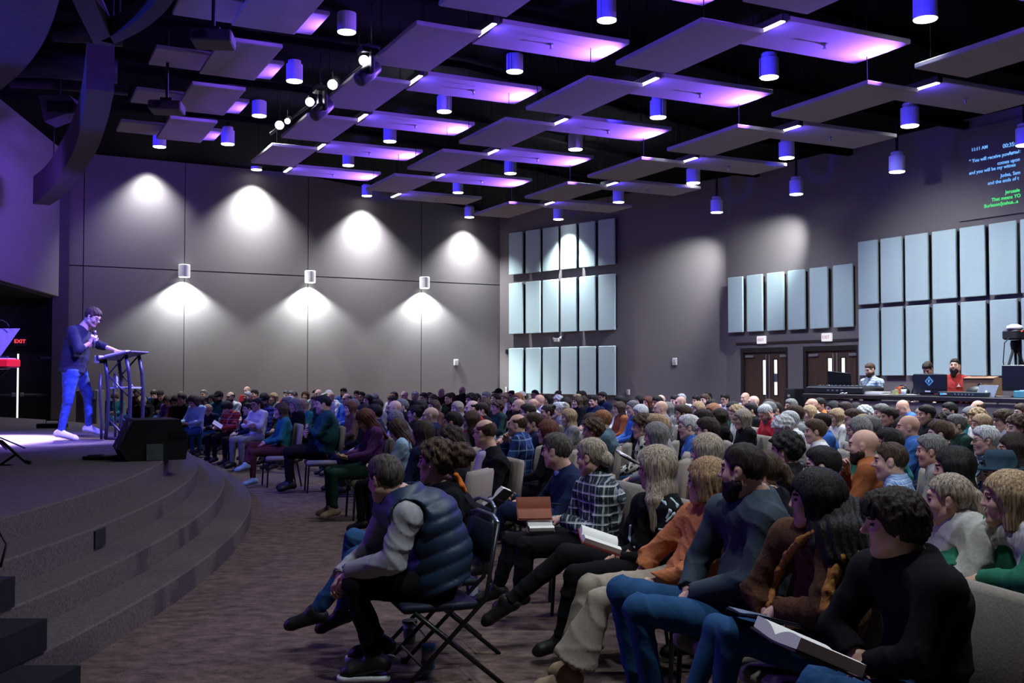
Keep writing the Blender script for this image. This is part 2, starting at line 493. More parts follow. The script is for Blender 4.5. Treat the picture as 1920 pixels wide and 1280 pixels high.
def face_R(d):
    """text lying on a wall that runs along d (2D), reading towards the room"""
    n = Vector((d.y, -d.x, 0)); 
    X = Vector((d.x, d.y, 0)); Z = Vector((0, 0, 1))
    if n.y > 0: X = -X; n = -n
    return Matrix((X, Z, n)).transposed()


RED = mat_glow('red exit letters', (1.0, 0.05, 0.06), 1.6)
REDP = mat('faded red letters', (0.75, 0.30, 0.32), 0.6, var=0)
e = at_wall(37, 640, AL, dA, 0.12)
s = empty('exit_sign', e, label='dark exit sign with glowing red letters above the black stage doors', cat='exit sign')
Rx = Matrix.Rotation(math.atan2(dA.y, dA.x), 3, 'Z')
MB().box((0, 0, 0), (0.17, 0.035, 0.12), Rx, bev=0.01).build('housing', mat('dark sign body', (0.02, 0.03, 0.03), 0.5), s)
text_mesh('EXIT', 0.135, 'letters', RED, s, face_R(dA), e + Vector((-0.0, 0, 0)) + Vector((dA.y, -dA.x, 0)) * 0.04, bold=0.003)
for px, py, lab in ((1428, 637, 'white exit sign above the double doors farther from the sound desk'), (1550.5, 632, 'white exit sign above the double doors next to the sound desk')):
    e = at_wall(px, py, C0, dC, 0.10)
    s = empty('exit_sign', e, label=lab, cat='exit sign', group='white exit signs')
    Rc = Matrix.Rotation(math.atan2(dC.y, dC.x), 3, 'Z')
    MB().box((0, 0, 0), (0.155, 0.03, 0.10), Rc, bev=0.01).build('housing', mat('lit sign face', (0.8, 0.8, 0.8), 0.5, var=0, emit=(0.95, 0.97, 1), estr=0.55), s)
    nn = Vector((dC.y, -dC.x, 0)); nn = nn if nn.y < 0 else -nn
    text_mesh('EXIT', 0.11, 'letters', REDP, s, face_R(dC), e + nn * 0.034, bold=0.002)
    bo = MB().box((0, 0, 0), (0.03, 0.08, 0.03)).build('mount', WHITE, s); bo.location = (-nn * 0.06)

# ---------------------------------------------------------------- acoustic wall panels
WHO = {}


def wall_panels(cols, rows, p, d, group, label):
    nt_ = 0
    for ri, (z0, z1) in enumerate(rows):
        for ci, (x0, x1) in enumerate(cols):
            a, b = at_wall(x0, 650, p, d, 0.14).xy, at_wall(x1, 650, p, d, 0.14).xy
            dd_ = (b - a).normalized(); n_ = Vector((dd_.y, -dd_.x))
            if n_.dot(-a) < 0: n_ = -n_
            Rr = Matrix.Rotation(math.atan2(dd_.y, dd_.x), 3, 'Z')
            c = (a + b) / 2
            r = empty('acoustic_wall_panel', (c.x, c.y, (z0 + z1) / 2), label=label(ri, ci), cat='acoustic panel', group=group)
            MB().box((0, 0, 0), ((b - a).length / 2, 0.03, (z1 - z0) / 2), Rr, bev=0.012).build('cloth_face', PANELM, r)
            k = MB().box((0, 0, 0), ((b - a).length / 2 - 0.05, 0.05, (z1 - z0) / 2 - 0.05), Rr).build('backing_frame', BLACK, r)
            k.location = (-n_.x * 0.08, -n_.y * 0.08, 0)


ORD = ['first', 'second', 'third', 'fourth', 'fifth', 'sixth', 'seventh', 'eighth', 'ninth', 'tenth', 'eleventh', 'twelfth', 'thirteenth', 'fourteenth', 'fifteenth', 'sixteenth', 'seventeenth', 'eighteenth', 'nineteenth', 'twentieth', 'twenty-first', 'twenty-second', 'twenty-third', 'twenty-fourth']
colsB = [(955, 980.8), (986.5, 1013.5), (1018.5, 1047), (1052.5, 1082), (1087, 1117), (1123, 1154)]
wall_panels(colsB, [(4.86, 6.25), (2.90, 4.58), (0.95, 2.43)], A0, dB, 'grey panels on the back wall',
            lambda r, c: 'pale grey acoustic panel in the %s row of the back wall, %s from the seamed wall' % (['upper', 'middle', 'lower'][r], ORD[c]))
colsC1 = [(1366.6, 1394), (1402, 1431), (1439.7, 1471), (1479, 1511), (1520, 1554), (1564, 1600.5)]
wall_panels(colsC1, [(2.69, 4.17)], C0, dC, 'grey panels over the doors',
            lambda r, c: 'pale grey acoustic panel in the row over the doors, %s from the corner' % ORD[c])
colsC2 = [(1611.5, 1648), (1654, 1694), (1700, 1743), (1751, 1796), (1803, 1850.5), (1858, 1909.5), (1917, 1970)]
wall_panels(colsC2, [(3.19, 4.65), (1.55, 3.09)], C0, dC, 'grey panels behind the sound desk',
            lambda r, c: 'tall pale acoustic panel behind the sound desk, %s row, %s from the doors' % (['upper', 'lower'][r], ORD[c]))

# small wall fittings
for nm, px, py, p, d, hw, hh, m, lab, cat_ in (
        ('thermostat', 855, 679, A0, dA, 0.075, 0.10, WHITE, 'small white plate on the seamed wall near the far corner', 'thermostat'),
        ('thermostat', 1265, 677.5, A0, dB, 0.075, 0.10, WHITE, 'small white box on the bare stretch of back wall', 'thermostat'),
        ('light_switch', 1178, 735, A0, dB, 0.05, 0.08, WHITE, 'white switch plate low on the back wall beside the panels', 'switch'),
        ('light_switch', 949.5, 730, A0, dB, 0.035, 0.09, WHITE, 'narrow white switch plate at the far corner', 'switch'),
        ('wall_plate', 950, 659, A0, dB, 0.05, 0.07, BLACKP, 'small black plate at the far corner beside the lower panels', 'plate'),
        ('light_switch', 1876, 721, C0, dC, 0.05, 0.10, WHITE, 'white switch plate behind the sound desk by the carton', 'switch')):
    c = at_wall(px, py, p, d, 0.02)
    Rr = Matrix.Rotation(math.atan2(d.y, d.x), 3, 'Z')
    r = empty(nm, c, label=lab, cat=cat_)
    MB().box((0, 0, 0), (hw, 0.02, hh), Rr, bev=0.006).build('cover', m, r)
    k = MB().box((0, 0, 0), (hw * 0.5, 0.006, hh * 0.45), Rr).build('button', mat('plate insert', (0.45, 0.48, 0.5), 0.4) if m is WHITE else BLACK, r)
    n_ = Vector((d.y, -d.x, 0)); n_ = n_ if n_.y < 0 else -n_
    k.location = n_ * 0.022
c = at_wall(1045, 637, A0, dB, 0.07)
r = empty('emergency_wall_light', c, label='white twin-head emergency light between the panel rows of the back wall', cat='emergency light')
Rr = Matrix.Rotation(math.atan2(dB.y, dB.x), 3, 'Z')
MB().box((0, 0, 0), (0.12, 0.05, 0.06), Rr, bev=0.01).build('housing', WHITE, r)
for s_ in (-1, 1):
    v = Rr @ Vector((0.15 * s_, 0, 0.05))
    MB().lathe([(0.02, -0.05), (0.05, -0.02), (0.06, 0.05), (0.05, 0.055)], v, 12, Rr @ Matrix.Rotation(math.pi / 2, 3, 'X')).build('lamp_head', WHITE, r, True)

# wall lamps with their scallops
nA = Vector((dA.y, -dA.x, 0))
for i, (px, py) in enumerate(((345.5, 508), (581.5, 519), (796, 530))):
    c = at_wall(px, py, AL, dA, 0.19)
    r = empty('wall_lamp', c, label='round white wall downlight on the seamed wall, %s from the speaker' % ORD[i], cat='wall lamp', group='wall downlights')
    MB().lathe([(0.10, 0.0), (0.165, 0.0), (0.165, 0.34), (0.15, 0.36)], (0, 0, -0.17), 24).build('housing', CANM, r, False)
    MB().lathe([(0.145, 0), (0.145, 0.012)], (0, 0, -0.180), 20).build('lens', mat_glow('wall lamp lens', (0.95, 1.0, 0.98), 8), r)
    bk = MB().box((0, 0, 0), (0.09, 0.02, 0.12), Rx).build('mount', CANM, r); bk.location = -nA * 0.17
    spot('wall_lamp_light', c + Vector((0, 0, -0.20)), c + Vector((0, 0, -2)), 1300, (0.92, 1.0, 0.98), 122, 0.45, 0.05)

# ---------------------------------------------------------------- ceiling clouds
def cloud(name, e1a, e1b, e2a, e2b, z, label, group, sprinkler=False, th=0.07):
    c = grid((e1a + e1b) / 2, (e2a + e2b) / 2, z)
    r = empty(name, c, AX, label, 'ceiling panel', group)
    MB().box((0, 0, 0), ((e2b - e2a) / 2, (e1b - e1a) / 2, th / 2), bev=0.01).build('panel', CLOUDM, r)
    dz = deck_z((e2a + e2b) / 2) - z
    for sx in (-1, 1):
        for sy in (-1, 1):
            x, y = sx * ((e2b - e2a) / 2 - 0.15), sy * ((e1b - e1a) / 2 - 0.15)
            MB().tube([(x, y, 0.03), (x, y, dz)], 0.006, 4).build('hanger', DECK, r)
    if sprinkler:
        MB().lathe([(0.045, 0.0), (0.05, -0.01), (0.02, -0.02), (0.012, -0.06), (0.03, -0.065), (0.03, -0.07)], (0, 0, -th / 2), 10).build('sprinkler', STEEL, r)
    return r


NEARNESS = ['farthest', 'second farthest', 'third farthest', 'fourth farthest', 'fifth farthest', 'sixth farthest', 'seventh farthest']
LINES = [(6.6, 6.33, 25.6, 2.93, 6, 'first'), (6.17, 9.15, 25.55, 2.915, 7, 'second'), (5.82, 12.3, 23.1, 2.96, 6, 'third')]
for z, e2, e10, st, n, word in LINES:
    for i in range(n):
        e1 = e10 - st * i
        if not (i == 0 and word != 'third'):
            cloud('ceiling_cloud', e1 - 0.12, e1 + 1.98, e2 - 1.08, e2 - 0.05, z, 'lengthwise grey ceiling panel in the %s bank from the stage, %s' % (word, NEARNESS[i]), 'lengthwise ceiling panels')
        cloud('ceiling_cloud', e1 - 0.40, e1 + 0.68, e2 + 0.14, e2 + 2.34, z + 0.12,
              'crosswise %s ceiling panel in the %s bank from the stage, %s' % ('violet-lit' if word != 'third' and not (word == 'second' and i == 0) else 'grey', word, NEARNESS[i]), 'crosswise ceiling panels', True)
        c = grid(e1 - 0.12, e2 + 0.02, z + 0.10)
        r = empty('ceiling_led_bar', c, AX, 'lit white LED bar in the %s bank of ceiling panels from the stage, %s' % (word, NEARNESS[i]), 'light bar', 'LED bars between the ceiling panels')
        MB().box((0, 0, 0), (0.055, 0.34, 0.05), bev=0.01).build('housing', BLACK, r)
        MB().box((-0.012, 0, -0.052), (0.036, 0.31, 0.012), bev=0.006).build('lens', LEDW, r)
        MB().tube([(0, 0, 0.04), (0, 0, deck_z(e2) - z - 0.1)], 0.008, 6).build('hanger', DECK, r)
        spot('led_or_added_light', c + Vector((0, 0, -0.10)), c + (E2 * 1.0).to_3d() + Vector((0, 0, -0.75)), 34, (0.10, 0.05, 1.0), 165, 0.5, 0.05)
        if word != 'third' and not (word == 'second' and i == 0):
            p = grid(e1 + 0.12, e2 + 2.50, z - 0.16); q = grid(e1 + 0.14, e2 + 1.55, z + 0.10)
            spot('led_or_added_light', p, q, 900, (0.22, 0.085, 1.0), 130, 0.9, 0.03)
for i, e1 in enumerate((22.6, 19.75, 16.87, 14.0, 11.1)):
    cloud('ceiling_cloud', e1, e1 + 2.12, 3.12, 4.1, 6.98, 'lengthwise grey panel in the bank over the platform edge, %s' % NEARNESS[i], 'lengthwise panels over the platform edge')
    cloud('ceiling_cloud', e1 + 1.45, e1 + 2.5, 2.3, 4.48, 7.14, 'crosswise violet-lit panel in the bank over the platform edge, %s' % NEARNESS[i], 'crosswise panels over the platform edge')
    spot('led_or_added_light', grid(e1 + 1.97, 4.75, 6.95), grid(e1 + 1.97, 4.0, 7.11), 260, (0.22, 0.085, 1.0), 120, 0.9, 0.03)

# ---------------------------------------------------------------- cylinder downlights
CANS = [(650, 60, 34), (1138, 38, 38), (1735, 36, 46), (552, 152, 31), (965, 134, 32), (1442, 145, 36), (486, 217, 27), (833, 209, 28), (1234, 220, 31), (1706, 236, 35), (427, 270, 25), (731, 265, 24),
        (1079, 280, 27), (1475, 296, 29), (299, 275, 21), (653, 310, 21), (957, 325, 23), (1300, 343, 26), (1682, 322, 29), (481, 318, 21), (859, 361, 20), (1160, 379, 22), (1493, 364, 25), (688, 367, 20), (880, 407, 19), (1047, 411, 20), (1344, 398, 22), (1921, 272, 38)]
WASH = {299: 900, 481: 2900, 688: 2900, 880: 2100, 1047: 2000, 1344: 1300, 1493: 1300}
can_proto = None
for i, (px, py, wd) in enumerate(CANS):
    d = 0.32 * FPX / wd
    z = 1.6 + (700 - py) * d / FPX
    p = at_depth(px, py, d)
    e2 = E2.dot(p.xy)
    z = min(max(p.z, deck_z(e2) - 1.0), deck_z(e2) - 0.32)
    p = at_height(px, py, z)
    if px in (481, 688, 880): p = at_wall(px, py, AL, dA, 0.42)
    if px == 299: p = at_height(px, py, 7.3)
    if px == 1047: p = at_wall(px, py, A0, dB, 0.62)
    if px == 1344: p = at_wall(px, py, A0, dB, 1.1)
    if px == 1493: p = at_wall(px, py, C0, dC, 1.0)
    if px == 1682: p = at_wall(px, py, C0, dC, 1.6)
    e2 = E2.dot(p.xy)
    r = empty('ceiling_downlight', p, label='x', cat='downlight', group='cylinder downlights')
    MB().lathe([(0.13, 0.02), (0.16, 0.0), (0.16, 0.32), (0.125, 0.325), (0.125, 0.40), (0.10, 0.42)], (0, 0, 0), 24).build('housing', CANM, r)
    MB().lathe([(0.15, -0.012), (0.15, 0.012)], (0, 0, 0), 20).build('lens', LENS, r)
    MB().tube([(0, 0, 0.40), (0, 0, max(0.45, deck_z(e2) - p.z + 0.02))], 0.03, 8).build('stem', BLACK, r)
    r['px'] = px; r['py'] = py
    if px in WASH:
        aim = {1344: at_wall(1262, 560, A0, dB), 1493: at_wall(1432, 505, C0, dC)}.get(px, p + Vector((0, 0, -4)))
        src_ = at_wall(284, 299, AL, dA, 0.42) if px == 299 else p
        if px == 299: aim = src_ + Vector((0, 0, -4))
        spot('ceiling_downlight_light', src_ + Vector((0, 0, -0.03)), aim, WASH[px], (0.96, 0.99, 1.0), {1344: 64, 1493: 62}.get(px, 104), {1344: 1.0, 1493: 1.0}.get(px, 0.95), 0.10)
    else:
        spot('ceiling_downlight_light', p + Vector((0, 0, -0.03)), p + Vector((0, 0, -4)), 130, COOL, 80, 0.8, 0.10)
cans = sorted([o for o in COL.objects if o.name.startswith('ceiling_downlight') and o.type == 'EMPTY'], key=lambda o: o['py'])
k = 0
bands = [(0, 120, 'nearest the camera, top of the view'), (120, 200, 'in the second row back'), (200, 255, 'in the third row back'), (255, 305, 'in the fourth row back'), (305, 350, 'in the fifth row back'), (350, 420, 'in the last row by the far walls')]
for lo, hi, ph in bands:
    g = sorted([o for o in cans if lo <= o['py'] < hi], key=lambda o: o['px'])
    for j, o in enumerate(g): o['label'] = 'white cylinder downlight %s, %s from the stage side' % (ph, ORD[j])
for o in cans: del o['px']; del o['py']
# added spots without fixtures give every downlight a blue edge on its platform side
for cn in cans:
    tgt = cn.location + Vector((0, 0, 0.17))
    e2 = E2.dot(cn.location.xy)
    src = tgt + ((-E2 * 1.5 - E1 * 0.5).to_3d() + Vector((0, 0, -0.5)) if e2 < 13 else (-E2 * 1.0 - E1 * 0.3).to_3d() + Vector((0, 0, -0.9)))
    spot('led_or_added_light', src, tgt, 170 if e2 < 13 else 80, (0.03, 0.018, 1.0), 30, 0.9, 0.05)

# ---------------------------------------------------------------- projected prompter text on the right wall
sa, sb = at_wall(1800, 330, C0, dC, 0.05), at_wall(2010, 330, C0, dC, 0.05)
scr = empty('projection_screen', ((sa.x + sb.x) / 2, (sa.y + sb.y) / 2, 5.75), label='prompter screen high on the right wall with blue and green text', cat='screen')
Rc = Matrix.Rotation(math.atan2(dC.y, dC.x), 3, 'Z')
MB().box((0, 0, 0), ((sb - sa).length / 2, 0.03, 0.95), Rc).build('screen_surface', WALL, scr)
TB = mat_glow('blue prompter text', (0.16, 0.42, 1.0), 1.25)
TG = mat_glow('green prompter text', (0.10, 0.95, 0.28), 1.0)
FR = face_R(dC)
for body, px, py, sz, m_, al in (('11:11 AM', 1821, 281.5, 0.135, TB, 'LEFT'), ('00:35:', 1880, 274.5, 0.16, TB, 'LEFT'), ('Acts 1:', 1891, 287.5, 0.13, TB, 'LEFT'),
                                 ('\u201c You will receive power w', 1817, 303, 0.14, TB, 'LEFT'), ('comes upon', 1870, 306.5, 0.14, TB, 'LEFT'), ('and you will be my witnes', 1817, 325, 0.14, TB, 'LEFT'),
                                 ('Judea, Sam', 1876, 329.5, 0.14, TB, 'LEFT'), ('and the ends of t', 1852, 344, 0.14, TB, 'LEFT'),
                                 ('Jerusale', 1885, 360.5, 0.14, TG, 'LEFT'), ('That means YO', 1859, 375, 0.14, TG, 'LEFT'), ('Burleson/Joshua...a', 1845, 387, 0.14, TG, 'LEFT')):
    c = at_wall(px, py, C0, dC, 0.085)
    text_mesh(body, sz * 0.72, 'text_line', m_, scr, FR, c, al, bold=0.0015)

# ---------------------------------------------------------------- curved soffits, ducts, rig over the platform
SOFF = mat('soffit paint', (0.10, 0.095, 0.11), 0.85, var=0.1, scale=8)


def soffit(name, px_bottom, zb, h, th, label, endcol=None):
    b = [at_height(x, y, zb) for x, y in px_bottom]
    # resample smoothly
    pts = []
    n = len(b)
    for i in range(n - 1):
        p0, p1, p2, p3 = b[max(i - 1, 0)], b[i], b[i + 1], b[min(i + 2, n - 1)]
        for k in range(6):
            t = k / 6
            pts.append(0.5 * ((2 * p1) + (p2 - p0) * t + (2 * p0 - 5 * p1 + 4 * p2 - p3) * t * t + (3 * p1 - p0 - 3 * p2 + p3) * t ** 3))
    pts.append(b[-1])
    m = MB(); vs = []
    for i, p in enumerate(pts):
        d = (pts[min(i + 1, len(pts) - 1)] - pts[max(i - 1, 0)]).normalized(); nn = Vector((d.y, -d.x, 0))
        q = p + nn * th if nn.x < 0 else p - nn * th
        vs += [p, q, q + Vector((0, 0, h)), p + Vector((0, 0, h))]
    fs = []
    for i in range(len(pts) - 1):
        for k in range(4):
            l = (k + 1) % 4; fs.append([i * 4 + k, i * 4 + l, i * 4 + 4 + l, i * 4 + 4 + k])
    fs += [[0, 1, 2, 3], [len(vs) - 4 + k for k in (3, 2, 1, 0)]]
    m.add(vs, fs)
    r = empty(name, pts[0], label=label, cat='soffit')
    o = m.build('fascia', SOFF, r); o.location = -pts[0]
    for k in (2, len(pts) - 3):
        t = pts[k]; MB().tube([t - pts[0] + Vector((0, 0, h - 0.05)), t - pts[0] + Vector((0, 0, 7.9 - t.z))], 0.015, 6).build('hanger', BLACK, r)
    return r


soffit('ceiling_soffit', [(93, 385), (120, 366), (150, 330), (180, 285), (200, 232), (214, 172)], 5.4, 0.62, 0.35, 'dark curved soffit band sweeping from the column up over the platform')
soffit('ceiling_soffit', [(214, 83), (250, 66), (285, 44), (318, 12), (340, -30)], 5.4, 0.22, 0.16, 'curved grey soffit lip over the platform edge')
soffit('ceiling_soffit', [(214, 84), (201, 56), (187, 24), (172, -14), (160, -45)], 5.4, 0.22, 0.22, 'violet-lit soffit lip running up from the corner of the curved lip')
soffit('ceiling_soffit', [(2, 168), (40, 135), (72, 95), (95, 50), (112, -5), (120, -60)], 6.3, 0.5, 3.5, 'broad curved soffit with a faint violet sheen in the upper corner')

c = at_depth(122, 205, 19.5)
r = empty('hanging_loudspeaker', c, label='dark wedge-shaped loudspeaker hanging beside the curved soffit band', cat='loudspeaker')
MB().prism([(-0.42, -0.2, 0.22), (0.15, -0.2, 0.22), (0.42, -0.2, -0.08), (0.05, -0.2, -0.15), (-0.30, -0.2, -0.28)], (0, 0.5, 0)).build('cabinet', mat('speaker cabinet', (0.06, 0.055, 0.075), 0.6), r)
MB().tube([(-0.1, 0, 0.2), (-0.1, 0, 2.0)], 0.02, 6).build('hanger', BLACK, r)
MB().box((0.0, -0.205, 0.0), (0.25, 0.006, 0.10)).build('grille', BLACK, r)

# lighting bar with fixtures
P0, P1 = at_height(508, 250, 6.75), at_height(725, 92, 6.75)
r = empty('ceiling_lighting_bar', P0, label='black lighting bar hung between the first two banks of ceiling panels', cat='lighting bar')
MB().tube([(0, 0, 0), P1 - P0], 0.03, 8).build('bar', BLACK, r)
for t in (0.1, 0.5, 0.9):
    v = (P1 - P0) * t; MB().tube([v, v + Vector((0, 0, 1.0))], 0.01, 6).build('hanger', BLACK, r)
PARG = mat_glow('stage fixture lens', (0.9, 0.9, 1.0), 12)
ax = (P1 - P0).normalized()
for k, (px, py, rad) in enumerate(((683, 113.5, 0.085), (623.5, 158.5, 0.085), (581, 191, 0.08), (539, 227, 0.055), (524, 234.5, 0.085))):
    c = at_height(px, py, 6.55)
    aim = (Vector((-6, 13.5, 0.8)) - c); aim = (aim.normalized() * 0.55 + (EYE - c).normalized()).normalized()
    R = aim.to_track_quat('Z', 'Y').to_matrix()
    r = empty('ceiling_stage_spotlight', c, label='lit stage spotlight on the black lighting bar, %s from the camera end' % ORD[k], cat='stage light', group='stage spotlights on the bar')
    MB().lathe([(rad * 0.8, -0.36), (rad * 1.05, -0.30), (rad * 1.15, -0.05), (rad * 1.15, 0.0)], (0, 0, 0), 16, R).build('body', BLACK, r, True)
    MB().lathe([(rad, 0.0), (rad, 0.006)], (0, 0, 0), 16, R).build('lens', PARG, r)
    MB().tube([(0, 0, 0.05), (0, 0, 0.22)], 0.012, 6).build('clamp', BLACK, r)
BLUEP = mat('moving head casing', (0.05, 0.05, 0.06), 0.35, 0.2)
for k, (px, py) in enumerate(((690, 137), (604, 205))):
    c = at_height(px, py, 6.35)
    r = empty('ceiling_moving_head_light', c, label='black moving-head light %s on the lighting bar' % ['nearer the camera', 'farther from the camera'][k], cat='stage light', group='moving-head lights')
    R = Vector((-0.6, -0.5, -0.7)).normalized().to_track_quat('Z', 'Y').to_matrix()
    MB().lathe([(0.07, -0.24), (0.11, -0.20), (0.13, 0.02), (0.12, 0.20), (0.09, 0.24)], (0, 0, 0), 20, R).build('head', BLUEP, r, True)
    for s_ in (-1, 1):
        MB().box(ax * 0.17 * s_ + Vector((0, 0, 0.14)), (0.03, 0.07, 0.19), Matrix.Rotation(AX, 3, 'Z'), bev=0.015).build('yoke_arm', BLUEP, r)
    MB().box((0, 0, 0.36), (0.15, 0.15, 0.06), Matrix.Rotation(AX, 3, 'Z'), bev=0.02).build('base', BLUEP, r)
    MB().tube([(0, 0, 0.4), (0, 0, 0.48)], 0.02, 6).build('clamp', BLACK, r)
# projectors on poles
for k, (px, py, zz) in enumerate(((400, 74, 6.3), (313, 202, 6.3))):
    c = at_height(px, py, zz)
    r = empty('ceiling_projector', c, 0.12, label='dark projector on a ceiling pole %s' % ['nearer the camera', 'farther from the camera, above the speaker side'][k], cat='projector', group='ceiling projectors')
    MB().box((0, 0, 0), (0.28, 0.24, 0.085), bev=0.02).build('casing', mat('projector casing', (0.05, 0.05, 0.05), 0.6), r)
    MB().lathe([(0.06, 0), (0.06, 0.03), (0.045, 0.032)], (-0.1, -0.24, 0.0), 14, Matrix.Rotation(math.pi / 2, 3, 'X')).build('lens', BLACK, r)
    MB().box((0, 0, 0.12), (0.10, 0.10, 0.04)).build('bracket', BLACK, r)
    MB().tube([(0, 0, 0.12), (0, 0, 1.4)], 0.028, 8).build('pole', BLACK, r)

# ---------------------------------------------------------------- platform with curved steps
ST = Vector((-22, 7)); RAD = [19.65, 19.35, 19.05, 18.75]; ZT = [0.17, 0.34, 0.51, 0.68]
stage = empty('stage', (-22, 7, 0), label='curved carpeted stage platform with three steps round its front', cat='stage')


def sector(r0, r1, z0, z1, a0=-38, a1=69, n=110):
    m = MB(); vs = []
    for i in range(n + 1):
        a = math.radians(a0 + (a1 - a0) * i / n); c_, s_ = math.cos(a), math.sin(a)
        vs += [(r0 * c_, r0 * s_, z0), (r1 * c_, r1 * s_, z0), (r1 * c_, r1 * s_, z1 - 0.012), ((r1 - 0.012) * c_, (r1 - 0.012) * s_, z1), (r0 * c_, r0 * s_, z1)]
    fs = []
    for i in range(n):
        for k in range(5):
            l = (k + 1) % 5; fs.append([i * 5 + k, i * 5 + l, i * 5 + 5 + l, i * 5 + 5 + k])
    fs += [[0, 1, 2, 3, 4], [n * 5 + k for k in (4, 3, 2, 1, 0)]]
    m.add(vs, fs); return m


sector(0.5, RAD[3], 0, 0.68).build('platform', STAGEC, stage)
for k in range(3): sector(RAD[k + 1] - 0.001, RAD[k], 0, ZT[k]).build('step', STAGEC, stage)
# plate on the riser
c = at_height(238, 1009, 0.42).xy - ST; a = math.atan2(c.y, c.x)
pl = MB().box((19.056 * math.cos(a), 19.056 * math.sin(a), 0.425), (0.006, 0.10, 0.062), rotz(a)).build('floor_box_plate', mat('dark plate', (0.02, 0.022, 0.025), 0.4), stage)
# black half steps
BCARP = mat('black step carpet', (0.008, 0.008, 0.010), 0.95, var=0.4, scale=90)
for k, (r0, r1, z0, z1, yend, lab) in enumerate(((19.665, 19.97, 0, 0.17, 5.15, 'black carpeted half step standing on the floor at the stage foot'), (19.365, 19.66, 0.17, 0.335, 5.42, 'black carpeted half step standing on the lowest stage step'), (19.065, 19.36, 0.34, 0.505, 5.66, 'black carpeted half step standing on the second stage step'))):
    def rx(R_, y): return -22 + math.sqrt(R_ * R_ - (y - 7) ** 2)
    ys = [3.2 + (yend - 3.2) * i / 8 for i in range(9)]
    poly = [(rx(r1, y), y, z0 + 0.002) for y in ys] + [(rx(r0, y), y, z0 + 0.002) for y in reversed(ys)]
    r = empty('half_step', (rx(r0, yend), yend, z0), label=lab, cat='step', group='black half steps')
    o = MB().prism(poly, (0, 0, z1 - z0 - 0.02)).build('riser_block', BCARP, r); o.location = -r.location
    o = MB().prism([(x, y, z1 - 0.018) for x, y, _ in poly], (0, 0, 0.018)).build('tread', BCARP, r); o.location = -r.location
# cable loop
c = at_height(2, 1060, 0.52)
tag(MB().tube([c + Vector((-0.25, 0.05, 0.0)), c + Vector((-0.12, 0.03, 0.16)), c + Vector((-0.02, 0, 0.20)), c + Vector((0.03, 0, 0.12)), c + Vector((0.02, -0.05, 0.0))], 0.008, 8).build('cable', BLACKP, smooth=True), 'black cable looped over the second stage step', 'cable')

# ---------------------------------------------------------------- stage equipment
SZ = 0.68
# wedge monitor
c = at_height(283, 864, SZ)
mon = empty('stage_monitor', (c.x - 0.10, c.y + 0.32, SZ), math.radians(28), label='black wedge stage monitor at the stage edge, turned to the lectern', cat='loudspeaker')
CABM = mat('monitor cabinet', (0.011, 0.014, 0.016), 0.7, var=0.1)
prof = [(0.30, 0.0), (0.33, 0.20), (0.24, 0.43), (-0.22, 0.43), (-0.36, 0.12), (-0.30, 0.0)]
MB().prism([(x, -0.30, z) for x, z in prof], (0, 0.60, 0)).build('cabinet', CABM, mon)
# grille on the sloping face towards the speaker
g0, g1 = Vector((-0.22, 0, 0.43)), Vector((-0.36, 0, 0.12))
gd = (g1 - g0).normalized(); gn = Vector((gd.z, 0, -gd.x)); gn = gn if gn.x < 0 else -gn
gm = MB().box((g0 + g1) / 2 + gn * 0.006, (0.17, 0.27, 0.008), Matrix((gd, Vector((0, 1, 0)), gn)).transposed()).build('grille', mat('monitor grille', (0.07, 0.07, 0.10), 0.5, 0.3), mon)
for t, rr in ((0.32, 0.07), (0.72, 0.11)):
    MB().lathe([(rr, 0), (rr, 0.006), (rr - 0.02, 0.008), (rr - 0.022, 0.002)], g0 + (g1 - g0) * t + gn * 0.013 + Vector((0, -0.1, 0)), 18, gn.to_track_quat('Z', 'Y').to_matrix()).build('driver_ring', mat('driver ring', (0.22, 0.22, 0.30), 0.4, 0.5), mon)
MB().box((-0.02, -0.305, 0.09), (0.085, 0.008, 0.085)).build('input_plate', mat('input plate', (0.10, 0.14, 0.145), 0.5), mon)
for s_ in (-0.26, 0.28): MB().box((s_, 0, 0.005), (0.03, 0.25, 0.008)).build('foot', BLACKP, mon)
for s_ in (0.22,): MB().box((s_, -0.303, 0.27), (0.09, 0.006, 0.03)).build('handle', BLACK, mon)
# pedal board lying beside it
c = at_height(188, 861, SZ)
pb = empty('pedal', (c.x, c.y, SZ), 0.1, label='low black floor pedal with a cable beside the wedge monitor', cat='pedal')
MB().box((0, 0, 0.022), (0.16, 0.10, 0.02), bev=0.008).build('body', BLACKP, pb)
MB().box((-0.05, 0, 0.046), (0.07, 0.08, 0.006), rotz(0.1)).build('rocker', BLACK, pb)
MB().tube([(0.15, 0, 0.02), (0.3, 0.03, 0.01), (0.45, -0.02, 0.01), (0.6, 0.05, 0.01)], 0.007, 6).build('cable', BLACKP, pb, True)
c = at_height(98, 802, SZ)
pb = empty('floor_box', (c.x, c.y, SZ), 0.1, label='small black stage box lying on the platform behind the speaker', cat='box')
MB().box((0, 0, 0.04), (0.22, 0.14, 0.04), bev=0.012).build('body', BLACKP, pb)
MB().tube([(-0.1, 0, 0.08), (-0.1, 0, 0.13), (0.1, 0, 0.13), (0.1, 0, 0.08)], 0.01, 6).build('handle', BLACK, pb)

# lectern: two curved pairs of legs, slanted desk, shelf and truss bars
LD = 14.5
base = at_height(198, 826, SZ)
lec = empty('lectern', (base.x, base.y, SZ), 0.0, label='curved tube truss lectern with a slanted desk in front of the speaker', cat='lectern')
LM = mat('lectern tube', (0.06, 0.06, 0.09), 0.35, 0.6, var=0.05)
k = 14.6 / FPX


def lp(px, py, dy=0.0):
    v = at_depth(px, py, base.y) - Vector(lec.location); v.y = dy
    v.z = max(v.z, 0.02); return v


